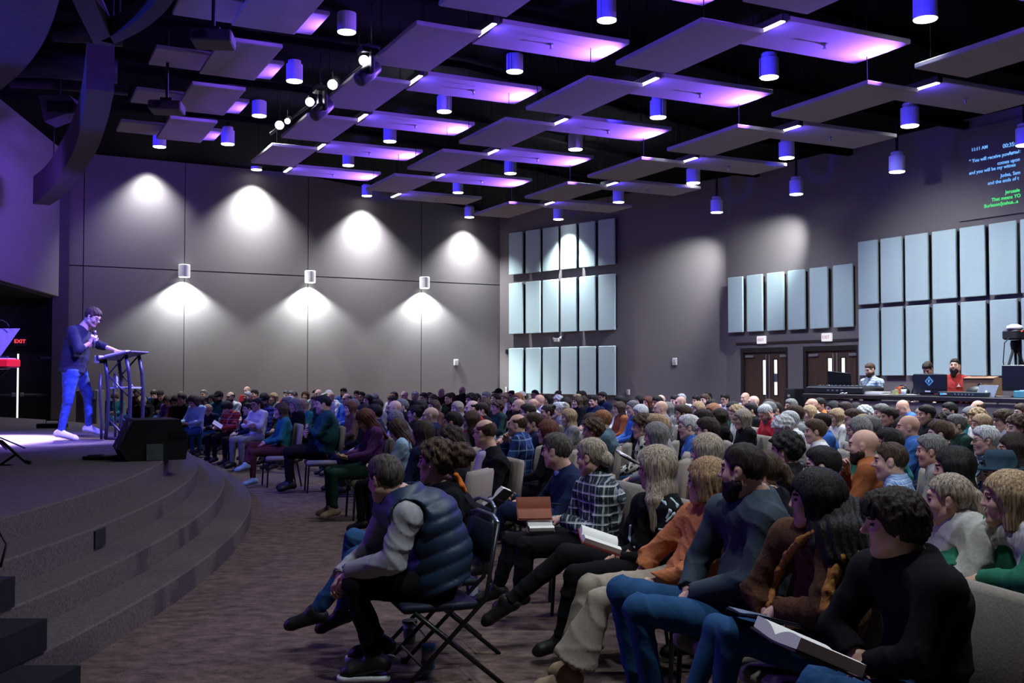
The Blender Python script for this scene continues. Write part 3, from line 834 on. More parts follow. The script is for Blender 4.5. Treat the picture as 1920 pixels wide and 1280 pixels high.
for dy in (0.0, 0.5):
    MB().tube([lp(197, 674, dy), lp(201, 705, dy), lp(203, 740, dy), lp(202, 785, dy), lp(198, 824, dy)], 0.026, 10).build('leg', LM, lec, True)
    MB().tube([lp(236, 665, dy), lp(242, 700, dy), lp(244, 740, dy), lp(243, 785, dy), lp(238, 824, dy)], 0.026, 10).build('leg', LM, lec, True)
    MB().tube([lp(189, 700, dy), lp(187, 740, dy), lp(190, 790, dy), lp(190, 824, dy)], 0.018, 8).build('leg', LM, lec, True)
    for a_, b_ in (((203, 702), (233, 668)), ((203, 703), (240, 742)), ((203, 786), (240, 826))):
        MB().tube([lp(*a_, dy), lp(*b_, dy)], 0.012, 6).build('truss_bar', LM, lec, True)
    MB().tube([lp(198, 822, dy), lp(240, 822, dy)], 0.02, 8).build('foot_rail', LM, lec, True)
a_, b_ = lp(186, 672, -0.05), lp(251, 657, -0.05)
ang = math.atan2(b_.z - a_.z, b_.x - a_.x)
Rl = Matrix.Rotation(-ang, 3, 'Y')
m_ = (a_ + b_) / 2
MB().box((m_.x, 0.25, m_.z - 0.012), ((b_ - a_).length / 2, 0.34, 0.012), Rl, bev=0.006).build('desk', mat('lectern desk', (0.10, 0.10, 0.13), 0.4), lec)
MB().box((a_.x + 0.01, 0.25, a_.z + 0.015), (0.012, 0.34, 0.03), Rl).build('ledge', LM, lec)
sh = lp(222, 727)
MB().box((sh.x, 0.25, sh.z), (0.15, 0.24, 0.010)).build('shelf', mat('clear shelf', (0.25, 0.27, 0.32), 0.25), lec)
# things on the lectern
wv = Vector(lec.location)
q = Rl @ Vector((0, 0, 0.012))
nb = empty('open_book', wv + Vector((m_.x - 0.02, 0.2, m_.z + 0.012)), label='open white notes lying on the lectern desk', cat='book')
MB().box((0, -0.10, 0.006), (0.15, 0.10, 0.008), Rl).build('page_block', mat('paper', (0.75, 0.74, 0.72), 0.8, var=0.02), nb)
MB().box((0, 0.105, 0.006), (0.15, 0.10, 0.008), Rl).build('page_block', mat('paper', (0.8,) * 3), nb)
c = lp(185, 667)
ck = empty('countdown_clock', wv + Vector((c.x, 0.02, c.z - 0.05)), label='small grey box clipped to the speaker side of the lectern', cat='clock')
MB().box((0, 0, 0), (0.035, 0.09, 0.055), bev=0.01).build('casing', mat('grey plastic', (0.30, 0.29, 0.30), 0.5), ck)
MB().box((-0.037, 0, 0), (0.003, 0.07, 0.04)).build('screen', BLACKP, ck)
MB().box((0.03, 0.0, -0.035), (0.05, 0.05, 0.012)).build('clip', BLACK, ck)
c = lp(208, 726)
wb_ = empty('water_bottle', wv + Vector((c.x, 0.16, sh.z + 0.010)), label='clear water bottle on the lectern shelf', cat='bottle')
MB().lathe([(0.03, 0), (0.034, 0.01), (0.034, 0.06), (0.030, 0.07), (0.034, 0.08), (0.034, 0.13), (0.014, 0.17), (0.013, 0.185)], (0, 0, 0), 14).build('body', mat('clear plastic', (0.55, 0.6, 0.7), 0.2, var=0), wb_, True)
MB().lathe([(0.015, 0.183), (0.015, 0.205)], (0, 0, 0), 12).build('cap', WHITE, wb_)
MB().lathe([(0.0345, 0.075), (0.0345, 0.12)], (0, 0, 0), 14).build('label', mat('bottle label', (0.5, 0.55, 0.7)), wb_)

# music stand, red keyboard on an X stand at the edge of the view
c = at_depth(14, 640, 12.5)
ms = empty('music_stand', (c.x, c.y, SZ), label='black music stand with a wide tilted desk at the keyboard', cat='music stand')
pt = [at_depth(x, y, 12.5) - Vector(ms.location) for x, y in ((-30, 616), (37.5, 616), (11, 669), (-38, 671))]
pt[2].y -= 0.14; pt[3].y -= 0.14
MB().prism(pt, (0, 0.012, 0.004)).build('desk', mat('violet-lit black desk', (0.16, 0.14, 0.20), 0.5), ms)  # violet stage light is put into the black desk's colour
zz = pt[2].z
MB().box((-0.1, -0.15, zz), (0.18, 0.03, 0.008)).build('ledge', BLACK, ms)
MB().tube([(-0.12, 0.02, zz + 0.1), (-0.12, 0.05, 0.05)], 0.014, 8).build('post', BLACK, ms, True)
for a in (0.5, 2.6, 4.7): MB().tube([(-0.12, 0.05, 0.16), (-0.12 + 0.3 * math.cos(a), 0.05 + 0.3 * math.sin(a), 0.012)], 0.01, 6).build('leg', BLACK, ms)
c2 = [at_depth(x, y, 12.45) - Vector(ms.location) for x, y in ((-8, 601), (4, 600), (14, 606), (18, 616))]
MB().tube(c2, 0.006, 6).build('clip_lamp', BLACK, ms, True)
c = at_depth(13, 681, 12.3)
kb = empty('keyboard', (c.x, c.y, c.z), label='red stage keyboard on a black stand at the edge of the view', cat='keyboard')
REDK = mat('red keyboard shell', (0.85, 0.02, 0.015), 0.35, var=0.03)
MB().box((-0.52, 0, 0), (0.61, 0.16, 0.052), bev=0.015).build('case', REDK, kb)
MB().box((-0.52, 0.04, 0.055), (0.56, 0.10, 0.008)).build('key_bed', mat('white keys', (0.7, 0.7, 0.72), 0.4), kb)
ks = empty('keyboard_stand', (c.x - 0.1, c.y, SZ), label='black folding keyboard stand whose foot reaches onto the lit carpet', cat='keyboard stand')
h = c.z - SZ - 0.055
for dy in (-0.13, 0.13):
    MB().tube([(0.05, dy, h), (-0.95, dy, 0.02)], 0.016, 8).build('leg', BLACK, ks); MB().tube([(-0.95, dy, h), (0.05, dy, 0.02)], 0.016, 8).build('leg', BLACK, ks)
MB().tube([(0.05, -0.16, h - 0.0), (0.05, 0.16, h)], 0.016, 8).build('crossbar', BLACK, ks)
# front brace of a second stand
f0, f1 = at_height(4, 829, SZ + 0.36), at_height(52, 872, SZ)
g_ = empty('guitar_stand', (f1.x, f1.y, SZ), label='black stand brace with rubber foot standing on the lit stage carpet', cat='stand')
vv = Vector(g_.location)
f0 = at_depth(2, 826, f1.y) - vv; f1b = at_depth(54, 871, f1.y) - vv
MB().tube([f0, f1b + Vector((-0.02, 0, 0.02))], 0.016, 8).build('leg', BLACK, g_)
MB().tube([f1b + Vector((-0.04, 0, 0.035)), f1b + Vector((0.02, 0, 0.018))], 0.021, 8).build('rubber_foot', BLACKP, g_)
MB().tube([at_depth(32, 850, f1.y) - vv, at_depth(-5, 875, f1.y) - vv], 0.012, 8).build('brace', BLACK, g_)
MB().box(at_depth(6, 875, f1.y) - vv + Vector((0, 0, 0.01)), (0.09, 0.03, 0.018), bev=0.006).build('foot_pad', BLACKP, g_)
MB().tube([f0, f0 + Vector((-0.5, 0, -0.25)), f0 + Vector((-0.9, 0, -0.24))], 0.016, 8).build('leg', BLACK, g_)

# ---------------------------------------------------------------- sound booth
BP = Vector((5.1, 18.0)); bdir = -dC
BA = at_wall(1514, 737, BP, dC).xy; BBq = BA + bdir * 6.0
nb_ = Vector((bdir.y, -bdir.x)); nb_ = nb_ if nb_.dot(-BA) > 0 else -nb_
CT = 1.255
Rb = Matrix.Rotation(math.atan2(bdir.y, bdir.x), 3, 'Z')
booth = empty('sound_booth', (BA.x, BA.y, 0), label='grey half wall of the sound desk with a dark counter top', cat='booth')
v0 = Vector(booth.location)


def bpt(u, off, z): q = bdir * u + nb_ * off; return Vector((q.x, q.y, z))


MB().box(bpt(3, -0.08, CT / 2 - 0.05), (3, 0.08, CT / 2 - 0.05), Rb).build('half_wall', WALL, booth)
MB().box(bpt(0.08, -0.8, CT / 2 - 0.05), (0.08, 0.72, CT / 2 - 0.05), Rb).build('end_wall', WALL, booth)
MB().box(bpt(2.98, -0.40, CT - 0.035), (3.05, 0.46, 0.035), Rb, bev=0.01).build('counter_top', mat('dark counter', (0.020, 0.016, 0.016), 0.4), booth)
MB().box(bpt(3.2, -1.9, 0.06), (2.9, 1.0, 0.06), Rb).build('riser_floor', DARK, booth)


def on_counter(px, off):
    p = at_wall(px, 735, BA - nb_ * off, dC); return Vector((p.x, p.y, CT))


def bthing(name, px, off, label, cat_, rz=0.0, group=None):
    return empty(name, on_counter(px, off), math.atan2(bdir.y, bdir.x) + rz, label, cat_, group)


# all booth props: local x runs along the counter towards the camera, -y faces the audience
sgn = -1 if (Rb @ Vector((0, -1, 0))).xy.dot(nb_) > 0 else 1
SCR = mat('dark screen back', (0.010, 0.012, 0.016), 0.45, var=0.05)
t = bthing('mixing_console', 1583, 0.45, 'long black mixing console at the end of the sound desk', 'mixer')
MB().box((0, 0, 0.06), (0.62, 0.28, 0.06), bev=0.02).build('chassis', BLACKP, t)
MB().box((0, sgn * -0.0, 0.125), (0.58, 0.24, 0.008)).build('fader_panel', mat('console panel', (0.04, 0.05, 0.055), 0.4), t)
for i in range(12): MB().box((-0.5 + i * 0.09, -0.05, 0.138), (0.012, 0.02, 0.008)).build('fader', STEEL, t)
for i in range(4): MB().box((-0.1 + i * 0.1, sgn * 0.283, 0.06), (0.02, 0.004, 0.012)).build('port', STEEL, t)
t = bthing('laptop', 1583, 0.66, 'black open laptop screen tilted behind the mixing console', 'laptop', 0.25)
MB().box((0, 0, 0.135), (0.20, 0.14, 0.010)).build('keyboard_base', BLACKP, t)
MB().box((0.0, sgn * 0.17, 0.25), (0.22, 0.008, 0.13), Matrix.Rotation(sgn * -0.35, 3, 'X') @ Matrix.Rotation(0.1, 3, 'Y'), bev=0.005).build('screen', SCR, t)
t = bthing('paper_stack', 1641, 0.35, 'stack of white papers in front of the person in the checked shirt', 'papers')
for i in range(3): MB().box((0.01 * i, 0.02 * i, 0.006 + 0.016 * i), (0.17, 0.12, 0.007), rotz(0.1 * i)).build('sheet', mat('paper', (0.8,) * 3), t)
t = bthing('paper_sheet', 1683, 0.30, 'loose white sheets lying along the sound desk', 'papers')
for i in range(3): MB().box((-0.2 + 0.2 * i, 0, 0.006 + 0.003 * i), (0.13, 0.1, 0.003), rotz(0.2 * i)).build('sheet', mat('paper', (0.8,) * 3), t)
t = bthing('sticky_pad', 1678.5, 0.22, 'small yellow-green note pad on the sound desk', 'note pad')
MB().box((0, 0, 0.035), (0.04, 0.03, 0.035), bev=0.004).build('pad', mat('lime paper', (0.55, 0.62, 0.25), 0.8), t)
MB().box((0, 0, 0.072), (0.041, 0.031, 0.003)).build('cover', mat('lime card', (0.6, 0.65, 0.35), 0.8), t)
t = bthing('snack_bag', 1686.5, 0.3, 'crumpled orange and red bag on the sound desk', 'bag')
m_ = MB()
rr_ = random.Random(3)
m_.lathe([(0.03, 0), (0.07, 0.02), (0.075, 0.06), (0.06, 0.10), (0.065, 0.13)], (0, 0, 0), 9)
m_.v = [(x + rr_.uniform(-.015, .015), y + rr_.uniform(-.015, .015), z + (rr_.uniform(-.01, .01) if z > 0.01 else 0)) for x, y, z in m_.v]
m_.build('pouch', mat('orange foil', (0.45, 0.10, 0.04), 0.35, var=0.3, scale=12), t)
MB().box((0, 0, 0.075), (0.03, 0.078, 0.02)).build('label', mat('cream label', (0.6, 0.45, 0.3)), t)
t = bthing('cup', 1694.5, 0.25, 'white paper cup with dark lid on the sound desk', 'cup')
MB().lathe([(0.032, 0), (0.042, 0.10)], (0, 0, 0), 14).build('body', mat('pale cup', (0.6, 0.68, 0.8), 0.5), t, True)
MB().lathe([(0.045, 0.10), (0.045, 0.115), (0.036, 0.125)], (0, 0, 0), 14).build('lid', BLACKP, t)
t = bthing('headphones', 1693, 0.42, 'black headphones standing behind the paper cup', 'headphones')
MB().tube([(0.08 * math.cos(a), 0, 0.08 + 0.08 * math.sin(a)) for a in [math.pi * i / 10 for i in range(11)]], 0.012, 8).build('headband', BLACKP, t, True)
for s_ in (-1, 1): MB().lathe([(0.03, -0.02), (0.045, -0.015), (0.045, 0.02)], (0.08 * s_, 0, 0.055), 12, Matrix.Rotation(math.pi / 2, 3, 'Y')).build('ear_cup', BLACKP, t, True)
t = bthing('computer_monitor', 1744, 0.42, 'large black monitor with a blue diamond sticker, its back to the audience', 'monitor', 0.12)
MB().box((0, 0, 0.215), (0.285, 0.022, 0.125), bev=0.012).build('screen_back', SCR, t)
MB().box((0, 0, 0.065), (0.285, 0.018, 0.035), bev=0.01).build('chin', SCR, t)
MB().box((0, -sgn * 0.05, 0.012), (0.12, 0.10, 0.010)).build('foot', BLACKP, t)
MB().box((0, -sgn * 0.04, 0.13), (0.04, 0.012, 0.12)).build('neck', BLACKP, t)
fy = -sgn * -1
fs_ = sgn  # audience side sign along local y
stk = MB().box((0.0, sgn * 0.026, 0.225), (0.052, 0.002, 0.052), Matrix.Rotation(math.pi / 4, 3, 'Y')).build('sticker', mat('blue sticker', (0.10, 0.38, 0.75), 0.4, var=0, emit=(0.1, 0.4, 0.8), estr=0.12), t)  # faint glow added to brighten the printed sticker
MB().box((0.0, sgn * 0.029, 0.225), (0.036, 0.001, 0.036), Matrix.Rotation(math.pi / 4, 3, 'Y')).build('sticker_mark', mat('navy mark', (0.02, 0.05, 0.12), 0.5), t)
MB().prism([(-0.008, sgn * 0.031, 0.20), (0.002, sgn * 0.031, 0.20), (0.004, sgn * 0.031, 0.225), (0.018, sgn * 0.031, 0.237), (0.0, sgn * 0.031, 0.255), (-0.014, sgn * 0.031, 0.235)], (0, sgn * 0.001, 0)).build('sticker_flame', mat('pale blue mark', (0.45, 0.7, 0.9), 0.5), t)
MB().box((-0.03, sgn * 0.020, 0.065), (0.045, 0.002, 0.012)).build('logo_plate', mat('white plate', (0.7, 0.75, 0.8)), t)
t = bthing('rack_mixer', 1812, 0.2, 'slim dark control surface with a small blue display on the sound desk', 'mixer')
MB().box((0, 0, 0.035), (0.42, 0.10, 0.035), bev=0.008).build('chassis', mat('dark teal case', (0.02, 0.03, 0.032), 0.5), t)
MB().box((-0.35, sgn * 0.102, 0.037), (0.03, 0.003, 0.016)).build('display', mat_glow('blue display', (0.1, 0.45, 0.9), 0.9), t)
MB().box((-0.29, sgn * 0.102, 0.037), (0.028, 0.003, 0.012)).build('label_strip', mat('label white', (0.7, 0.75, 0.8)), t)
for i in range(6): MB().box((-0.12 + i * 0.06, sgn * 0.102, 0.037), (0.012, 0.003, 0.01)).build('knob', STEEL, t)
t = bthing('laptop', 1855, 0.25, 'grey laptop with a small glowing blue mark on its lid', 'laptop', -0.1)
MB().box((0, -sgn * 0.1, 0.008), (0.17, 0.12, 0.008)).build('keyboard_base', STEEL, t)
MB().box((0, sgn * 0.05, 0.085), (0.17, 0.006, 0.10), Matrix.Rotation(sgn * 0.5, 3, 'X'), bev=0.005).build('screen_lid', mat('laptop lid', (0.13, 0.15, 0.19), 0.4, 0.3), t)
MB().lathe([(0.016, 0), (0.016, 0.004)], (0.0, sgn * 0.062, 0.085), 12, Matrix.Rotation(math.pi / 2 * -sgn, 3, 'X')).build('lid_mark', mat_glow('lid glow', (0.35, 0.5, 1.0), 3.0), t)
t = bthing('padded_case', 1838, 0.45, 'rounded black padded case behind the grey laptop', 'case')
MB().lathe([(0.16, 0), (0.20, 0.04), (0.19, 0.10), (0.12, 0.15), (0.03, 0.165)], (0, 0, 0), 20).build('shell', BLACKP, t, True)
MB().tube([(-0.06, 0, 0.15), (0, 0, 0.2), (0.06, 0, 0.15)], 0.012, 8).build('handle', BLACK, t, True)
t = bthing('cardboard_box', 1843, 0.72, 'brown cardboard carton with flaps open behind the sound desk', 'box')
CB = mat('cardboard', (0.24, 0.14, 0.08), 0.85, var=0.08)
MB().box((0, 0, 0.14), (0.27, 0.10, 0.14)).build('carton', CB, t)
MB().box((0.0, sgn * 0.05, 0.285), (0.26, 0.07, 0.004), Matrix.Rotation(0.2, 3, 'X')).build('flap', CB, t)
MB().box((-0.05, 0, 0.29), (0.12, 0.05, 0.01)).build('packing', mat('red paper', (0.6, 0.25, 0.2)), t)
t = bthing('computer_monitor', 1915, 0.5, 'black monitor at the edge of the view on the sound desk', 'monitor')
MB().box((0, 0, 0.28), (0.30, 0.022, 0.19), bev=0.012).build('screen_back', SCR, t)
MB().box((0, -sgn * 0.04, 0.1), (0.05, 0.014, 0.10)).build('neck', BLACKP, t)
MB().box((0, -sgn * 0.06, 0.012), (0.13, 0.10, 0.010)).build('foot', BLACKP, t)
t = bthing('tissue_box', 1918, 0.2, 'pale blue box at the edge of the sound desk', 'box')
MB().box((0.05, 0, 0.05), (0.15, 0.07, 0.05), bev=0.006).build('carton', mat('pale blue card', (0.10, 0.35, 0.48), 0.7), t)
MB().box((0.05, 0, 0.104), (0.08, 0.03, 0.008)).build('slot', WHITE, t)
t = bthing('microphone_cable_ends', 1580, 0.05, 'pair of short white plug ends lying on the counter edge', 'plug')
for s_ in (-0.05, 0.03): MB().tube([(s_, 0, 0.01), (s_ + 0.06, 0, 0.02)], 0.01, 8).build('plug', WHITE, t, True)

# video camera on a tripod behind the desk, standing on the riser floor
tb = at_wall(1903, 700, BA - nb_ * 1.5, dC)
tr = empty('camera_tripod', (tb.x, tb.y, 0.12), 0.0, label='tall black tripod behind the sound desk', cat='tripod')
dt_ = tb.y
tz = lambda px, py, dy=0.0: at_depth(px, py, dt_) + Vector((0, dy, 0)) - Vector(tr.location)
top = tz(1903, 645)
legs = [tz(1882, 702), tz(1912, 700), tz(1924, 700)]
for i, lg in enumerate(legs):
    dv = (lg - top); s_ = (0.0 - top.z) / dv.z
    ft = top + dv * s_ + Vector((0, (-0.3, 0.5, -0.1)[i], 0))
    MB().tube([top + dv * 0.05, top + (ft - top) * 0.45, ft + Vector((0, 0, 0.015))], [0.022, 0.018, 0.012], 8).build('leg', BLACK, tr)
MB().tube([legs[0] * 0.9 + top * 0.1, legs[1] * 0.9 + top * 0.1, legs[2] * 0.9 + top * 0.1], 0.008, 6).build('spreader', BLACK, tr)
MB().lathe([(0.05, -0.12), (0.07, 0.0), (0.06, 0.06)], top, 12).build('hub', BLACK, tr, True)
vc = empty('video_camera', Vector(tr.location) + top + Vector((0, 0, 0.07)), 0.3, label='video camera with a white cover on the black tripod', cat='camera')
MB().box((0, 0, 0.075), (0.11, 0.16, 0.075), bev=0.02).build('body', BLACKP, vc)
MB().lathe([(0.10, 0), (0.125, 0.02), (0.11, 0.06), (0.05, 0.085)], (0, 0, 0.155), 18).build('cover', WHITE, vc, True)
MB().lathe([(0.012, 0), (0.012, 0.01)], (-0.02, -0.16, 0.13), 8, Matrix.Rotation(math.pi / 2, 3, 'X')).build('tally_lamp', mat_glow('red tally', (1, 0.1, 0.05), 2.5), vc)
MB().tube([(-0.09, 0, 0.04), (-0.2, 0, -0.05), (-0.23, 0, -0.35), (-0.17, 0, -0.6)], 0.008, 6).build('cable', BLACKP, vc, True)
# loudspeaker on the floor between the doors
c = at_wall(1489.5, 740, C0, dC, 1.6)
sp_ = empty('floor_loudspeaker', (c.x, c.y, 0), math.atan2(dC.y, dC.x), label='black loudspeaker cabinet with a white label standing between the doors', cat='loudspeaker')
hz = 1.6 - (728 - 700) / FPX * c.y
MB().box((0, 0, hz / 2), (0.16, 0.17, hz / 2), bev=0.02).build('cabinet', CABM, sp_)
s2 = 1 if (Matrix.Rotation(math.atan2(dC.y, dC.x), 3, 'Z') @ Vector((0, 1, 0))).y < 0 else -1
MB().box((0.0, s2 * 0.172, hz - 0.16), (0.04, 0.004, 0.028)).build('label_plate', mat('bright label', (0.8, 0.8, 0.8)), sp_)
MB().box((0.0, s2 * 0.170, hz * 0.5), (0.14, 0.006, hz * 0.40)).build('grille', BLACK, sp_)
# pale equipment rack behind the speaker's knees
c = at_depth(170, 742, 23.0)
rk = empty('equipment_case', (c.x, c.y, 0), label='grey equipment case standing beyond the stage behind the lectern', cat='case')
MB().box((0, 0, 0.62), (0.24, 0.22, 0.62), bev=0.02).build('body', mat('case grey', (0.13, 0.12, 0.11), 0.7), rk)
MB().box((0.06, -0.225, 1.14), (0.13, 0.01, 0.10)).build('name_plate', mat('plate blue grey', (0.25, 0.30, 0.36), 0.6), rk)

# ---------------------------------------------------------------- figures: distance fields meshed into smooth single surfaces
class G:
    def __init__(s, lo, hi, res):
        s.lo = np.array(lo, np.float32); s.res = res
        s.n = np.maximum(np.ceil((np.array(hi) - s.lo) / res).astype(int) + 1, 4)
        s.D = np.full(s.n, 0.3, np.float32)
        s.ax = [s.lo[i] + res * np.arange(s.n[i], dtype=np.float32) for i in range(3)]

    def win(s, lo, hi, m):
        a = [max(0, int(math.floor((lo[i] - m - s.lo[i]) / s.res))) for i in range(3)]
        b = [min(s.n[i], int(math.ceil((hi[i] + m - s.lo[i]) / s.res)) + 1) for i in range(3)]
        if any(b[i] - a[i] < 1 for i in range(3)): return None, None
        sl = tuple(slice(a[i], b[i]) for i in range(3))
        X = s.ax[0][sl[0]][:, None, None]; Y = s.ax[1][sl[1]][None, :, None]; Z = s.ax[2][sl[2]][None, None, :]
        return sl, (X, Y, Z)

    def blend(s, sl, d, k, sub=False):
        D = s.D[sl]
        if sub:
            d = -d
            h = np.maximum(k - np.abs(D - d), 0) / k
            s.D[sl] = np.maximum(D, d) + h * h * k * 0.25
        else:
            h = np.maximum(k - np.abs(D - d), 0) / k
            s.D[sl] = np.minimum(D, d) - h * h * k * 0.25

    def cap(s, a, b, ra, rb=None, k=0.02, lat=None, f=1.0, sub=False):
        """rounded cone from a to b; lat: axis along which the section is f times wider"""
        rb = ra if rb is None else rb
        a = np.array(a, float); b = np.array(b, float)
        m = max(ra, rb) * max(f, 1.0)
        sl, P = s.win(np.minimum(a, b), np.maximum(a, b), m + k + 2 * s.res)
        if sl is None: return
        p = [P[i] - a[i] for i in range(3)]; ba = b - a
        if lat is not None:
            lat = np.array(lat, float); q = (p[0] * lat[0] + p[1] * lat[1] + p[2] * lat[2]) * (1 - 1 / f)
            p = [p[i] - q * lat[i] for i in range(3)]
            ba = ba - lat * (ba @ lat) * (1 - 1 / f)
        bb = max(float(ba @ ba), 1e-9)
        t = np.clip((p[0] * ba[0] + p[1] * ba[1] + p[2] * ba[2]) / bb, 0, 1)
        d = np.sqrt((p[0] - t * ba[0]) ** 2 + (p[1] - t * ba[1]) ** 2 + (p[2] - t * ba[2]) ** 2) - (ra + (rb - ra) * t)
        s.blend(sl, d.astype(np.float32), k, sub)

    def ell(s, c, r, R=None, k=0.02, sub=False):
        c = np.array(c, float); r = np.array(r, float); m = float(max(r))
        sl, P = s.win(c - m, c + m, k + 2 * s.res)
        if sl is None: return
        p = [P[i] - c[i] for i in range(3)]
        if R is not None: p = [p[0] * R[0, j] + p[1] * R[1, j] + p[2] * R[2, j] for j in range(3)]
        k0 = np.sqrt((p[0] / r[0]) ** 2 + (p[1] / r[1]) ** 2 + (p[2] / r[2]) ** 2)
        k1 = np.sqrt((p[0] / r[0] ** 2) ** 2 + (p[1] / r[1] ** 2) ** 2 + (p[2] / r[2] ** 2) ** 2)
        d = k0 * (k0 - 1) / np.maximum(k1, 1e-6)
        s.blend(sl, np.broadcast_to(d, s.D[sl].shape).astype(np.float32), k, sub)

    def cut(s, p, n):
        """remove everything on the side n points to"""
        n = np.array(n, float); n /= np.linalg.norm(n)
        d = (s.ax[0][:, None, None] - p[0]) * n[0] + (s.ax[1][None, :, None] - p[1]) * n[1] + (s.ax[2][None, None, :] - p[2]) * n[2]
        s.D = np.maximum(s.D, d.astype(np.float32))

    def grid_frame(s, o, R):
        X = s.ax[0][:, None, None] - o[0]; Y = s.ax[1][None, :, None] - o[1]; Z = s.ax[2][None, None, :] - o[2]
        return [X * R[0, j] + Y * R[1, j] + Z * R[2, j] for j in range(3)]

    def wrinkle(s, amp, seed=0, joints=(), rad=0.13):
        """cloth folds: warped ridges, deepest round the joints"""
        X = s.ax[0][:, None, None]; Y = s.ax[1][None, :, None]; Z = s.ax[2][None, None, :]
        a = seed * 1.7 + 0.3
        w1 = np.sin(9 * X + a) + np.sin(11 * Y - a) + np.sin(8 * Z + 2 * a)
        w2 = np.sin(14 * Y + a) + np.sin(13 * Z - a) + np.sin(12 * X)
        r = 1 - np.abs(np.sin(16 * Z + 7 * X + 1.6 * w1)) ** 0.8
        r2 = 1 - np.abs(np.sin(13 * X - 15 * Y + 18 * Z + 1.9 * w2)) ** 0.8
        wt = np.full(s.D.shape, 0.45, np.float32)
        for j in joints:
            wt = wt + np.exp(-((X - j[0]) ** 2 + (Y - j[1]) ** 2 + (Z - j[2]) ** 2) / rad ** 2).astype(np.float32)
        s.D = s.D - (amp * np.minimum(wt, 1.3) * (r * r + 0.8 * r2 * r2 - 0.5)).astype(np.float32)

    def mesh(s):
        D = np.pad(s.D, 1, constant_values=0.3)
        lo = s.lo - s.res
        S = D < 0
        nx, ny, nz = D.shape
        c8 = [S[i:nx - 1 + i, j:ny - 1 + j, k:nz - 1 + k] for i in (0, 1) for j in (0, 1) for k in (0, 1)]
        cnt = sum(c.astype(np.int8) for c in c8)
        act = (cnt > 0) & (cnt < 8)
        idx = np.argwhere(act)
        if len(idx) == 0: return np.zeros((0, 3)), np.zeros((0, 4), int)
        vid = np.full(act.shape, -1, np.int32); vid[act] = np.arange(len(idx))
        acc = np.zeros((len(idx), 3)); n = np.zeros(len(idx))
        cor = np.array([(i, j, k) for i in (0, 1) for j in (0, 1) for k in (0, 1)])
        val = np.stack([D[idx[:, 0] + c[0], idx[:, 1] + c[1], idx[:, 2] + c[2]] for c in cor], 1)
        for a in range(8):
            for b in range(a + 1, 8):
                if np.abs(cor[a] - cor[b]).sum() != 1: continue
                va, vb = val[:, a], val[:, b]; m = (va < 0) != (vb < 0)
                t = np.where(m, va / np.where(m, va - vb, 1), 0)
                acc += m[:, None] * (cor[a] + t[:, None] * (cor[b] - cor[a])); n += m
        V = (idx + acc / n[:, None]) * s.res + lo
        Q = []
        for ax_ in range(3):
            sa = [slice(1, -1)] * 3; sa[ax_] = slice(0, -1); sb = list(sa); sb[ax_] = slice(1, None)
            A, B = S[tuple(sa)], S[tuple(sb)]
            e = np.argwhere(A != B)
            if not len(e): continue
            off = np.array([1, 1, 1]); off[ax_] = 0
            e = e + off
            u, v = (ax_ + 1) % 3, (ax_ + 2) % 3
            def g(du, dv):
                q = e.copy(); q[:, u] -= du; q[:, v] -= dv; return vid[q[:, 0], q[:, 1], q[:, 2]]
            q4 = np.stack([g(1, 1), g(0, 1), g(0, 0), g(1, 0)], 1)
            fl = S[e[:, 0], e[:, 1], e[:, 2]]
            q4[~fl] = q4[~fl][:, ::-1]
            Q.append(q4)
        return V, np.concatenate(Q)


def to_mesh(name, parts, mats, classify=None):
    """parts: list of (V, Q); one mesh datablock"""
    Vs, Qs, o = [], [], 0
    for V, Q in parts:
        Vs.append(V); Qs.append(Q + o); o += len(V)
    V = np.concatenate(Vs); Q = np.concatenate(Qs)
    me = bpy.data.meshes.new(name)
    me.vertices.add(len(V)); me.vertices.foreach_set('co', V.astype(np.float32).ravel())
    me.loops.add(len(Q) * 4); me.loops.foreach_set('vertex_index', Q.astype(np.int32).ravel())
    me.polygons.add(len(Q)); me.polygons.foreach_set('loop_start', np.arange(0, len(Q) * 4, 4, dtype=np.int32))
    me.polygons.foreach_set('use_smooth', np.ones(len(Q), bool))
    for m in mats: me.materials.append(m)
    if classify is not None:
        me.polygons.foreach_set('material_index', classify(V[Q].mean(1)).astype(np.int32))
    me.update(); me.validate()
    return me


def frame(yaw, pitch, roll=0.0):
    """columns: forward, left, up.  pitch > 0 looks down"""
    R = Matrix.Rotation(yaw, 3, 'Z') @ Matrix.Rotation(pitch, 3, 'Y') @ Matrix.Rotation(roll, 3, 'X')
    return np.array(R)


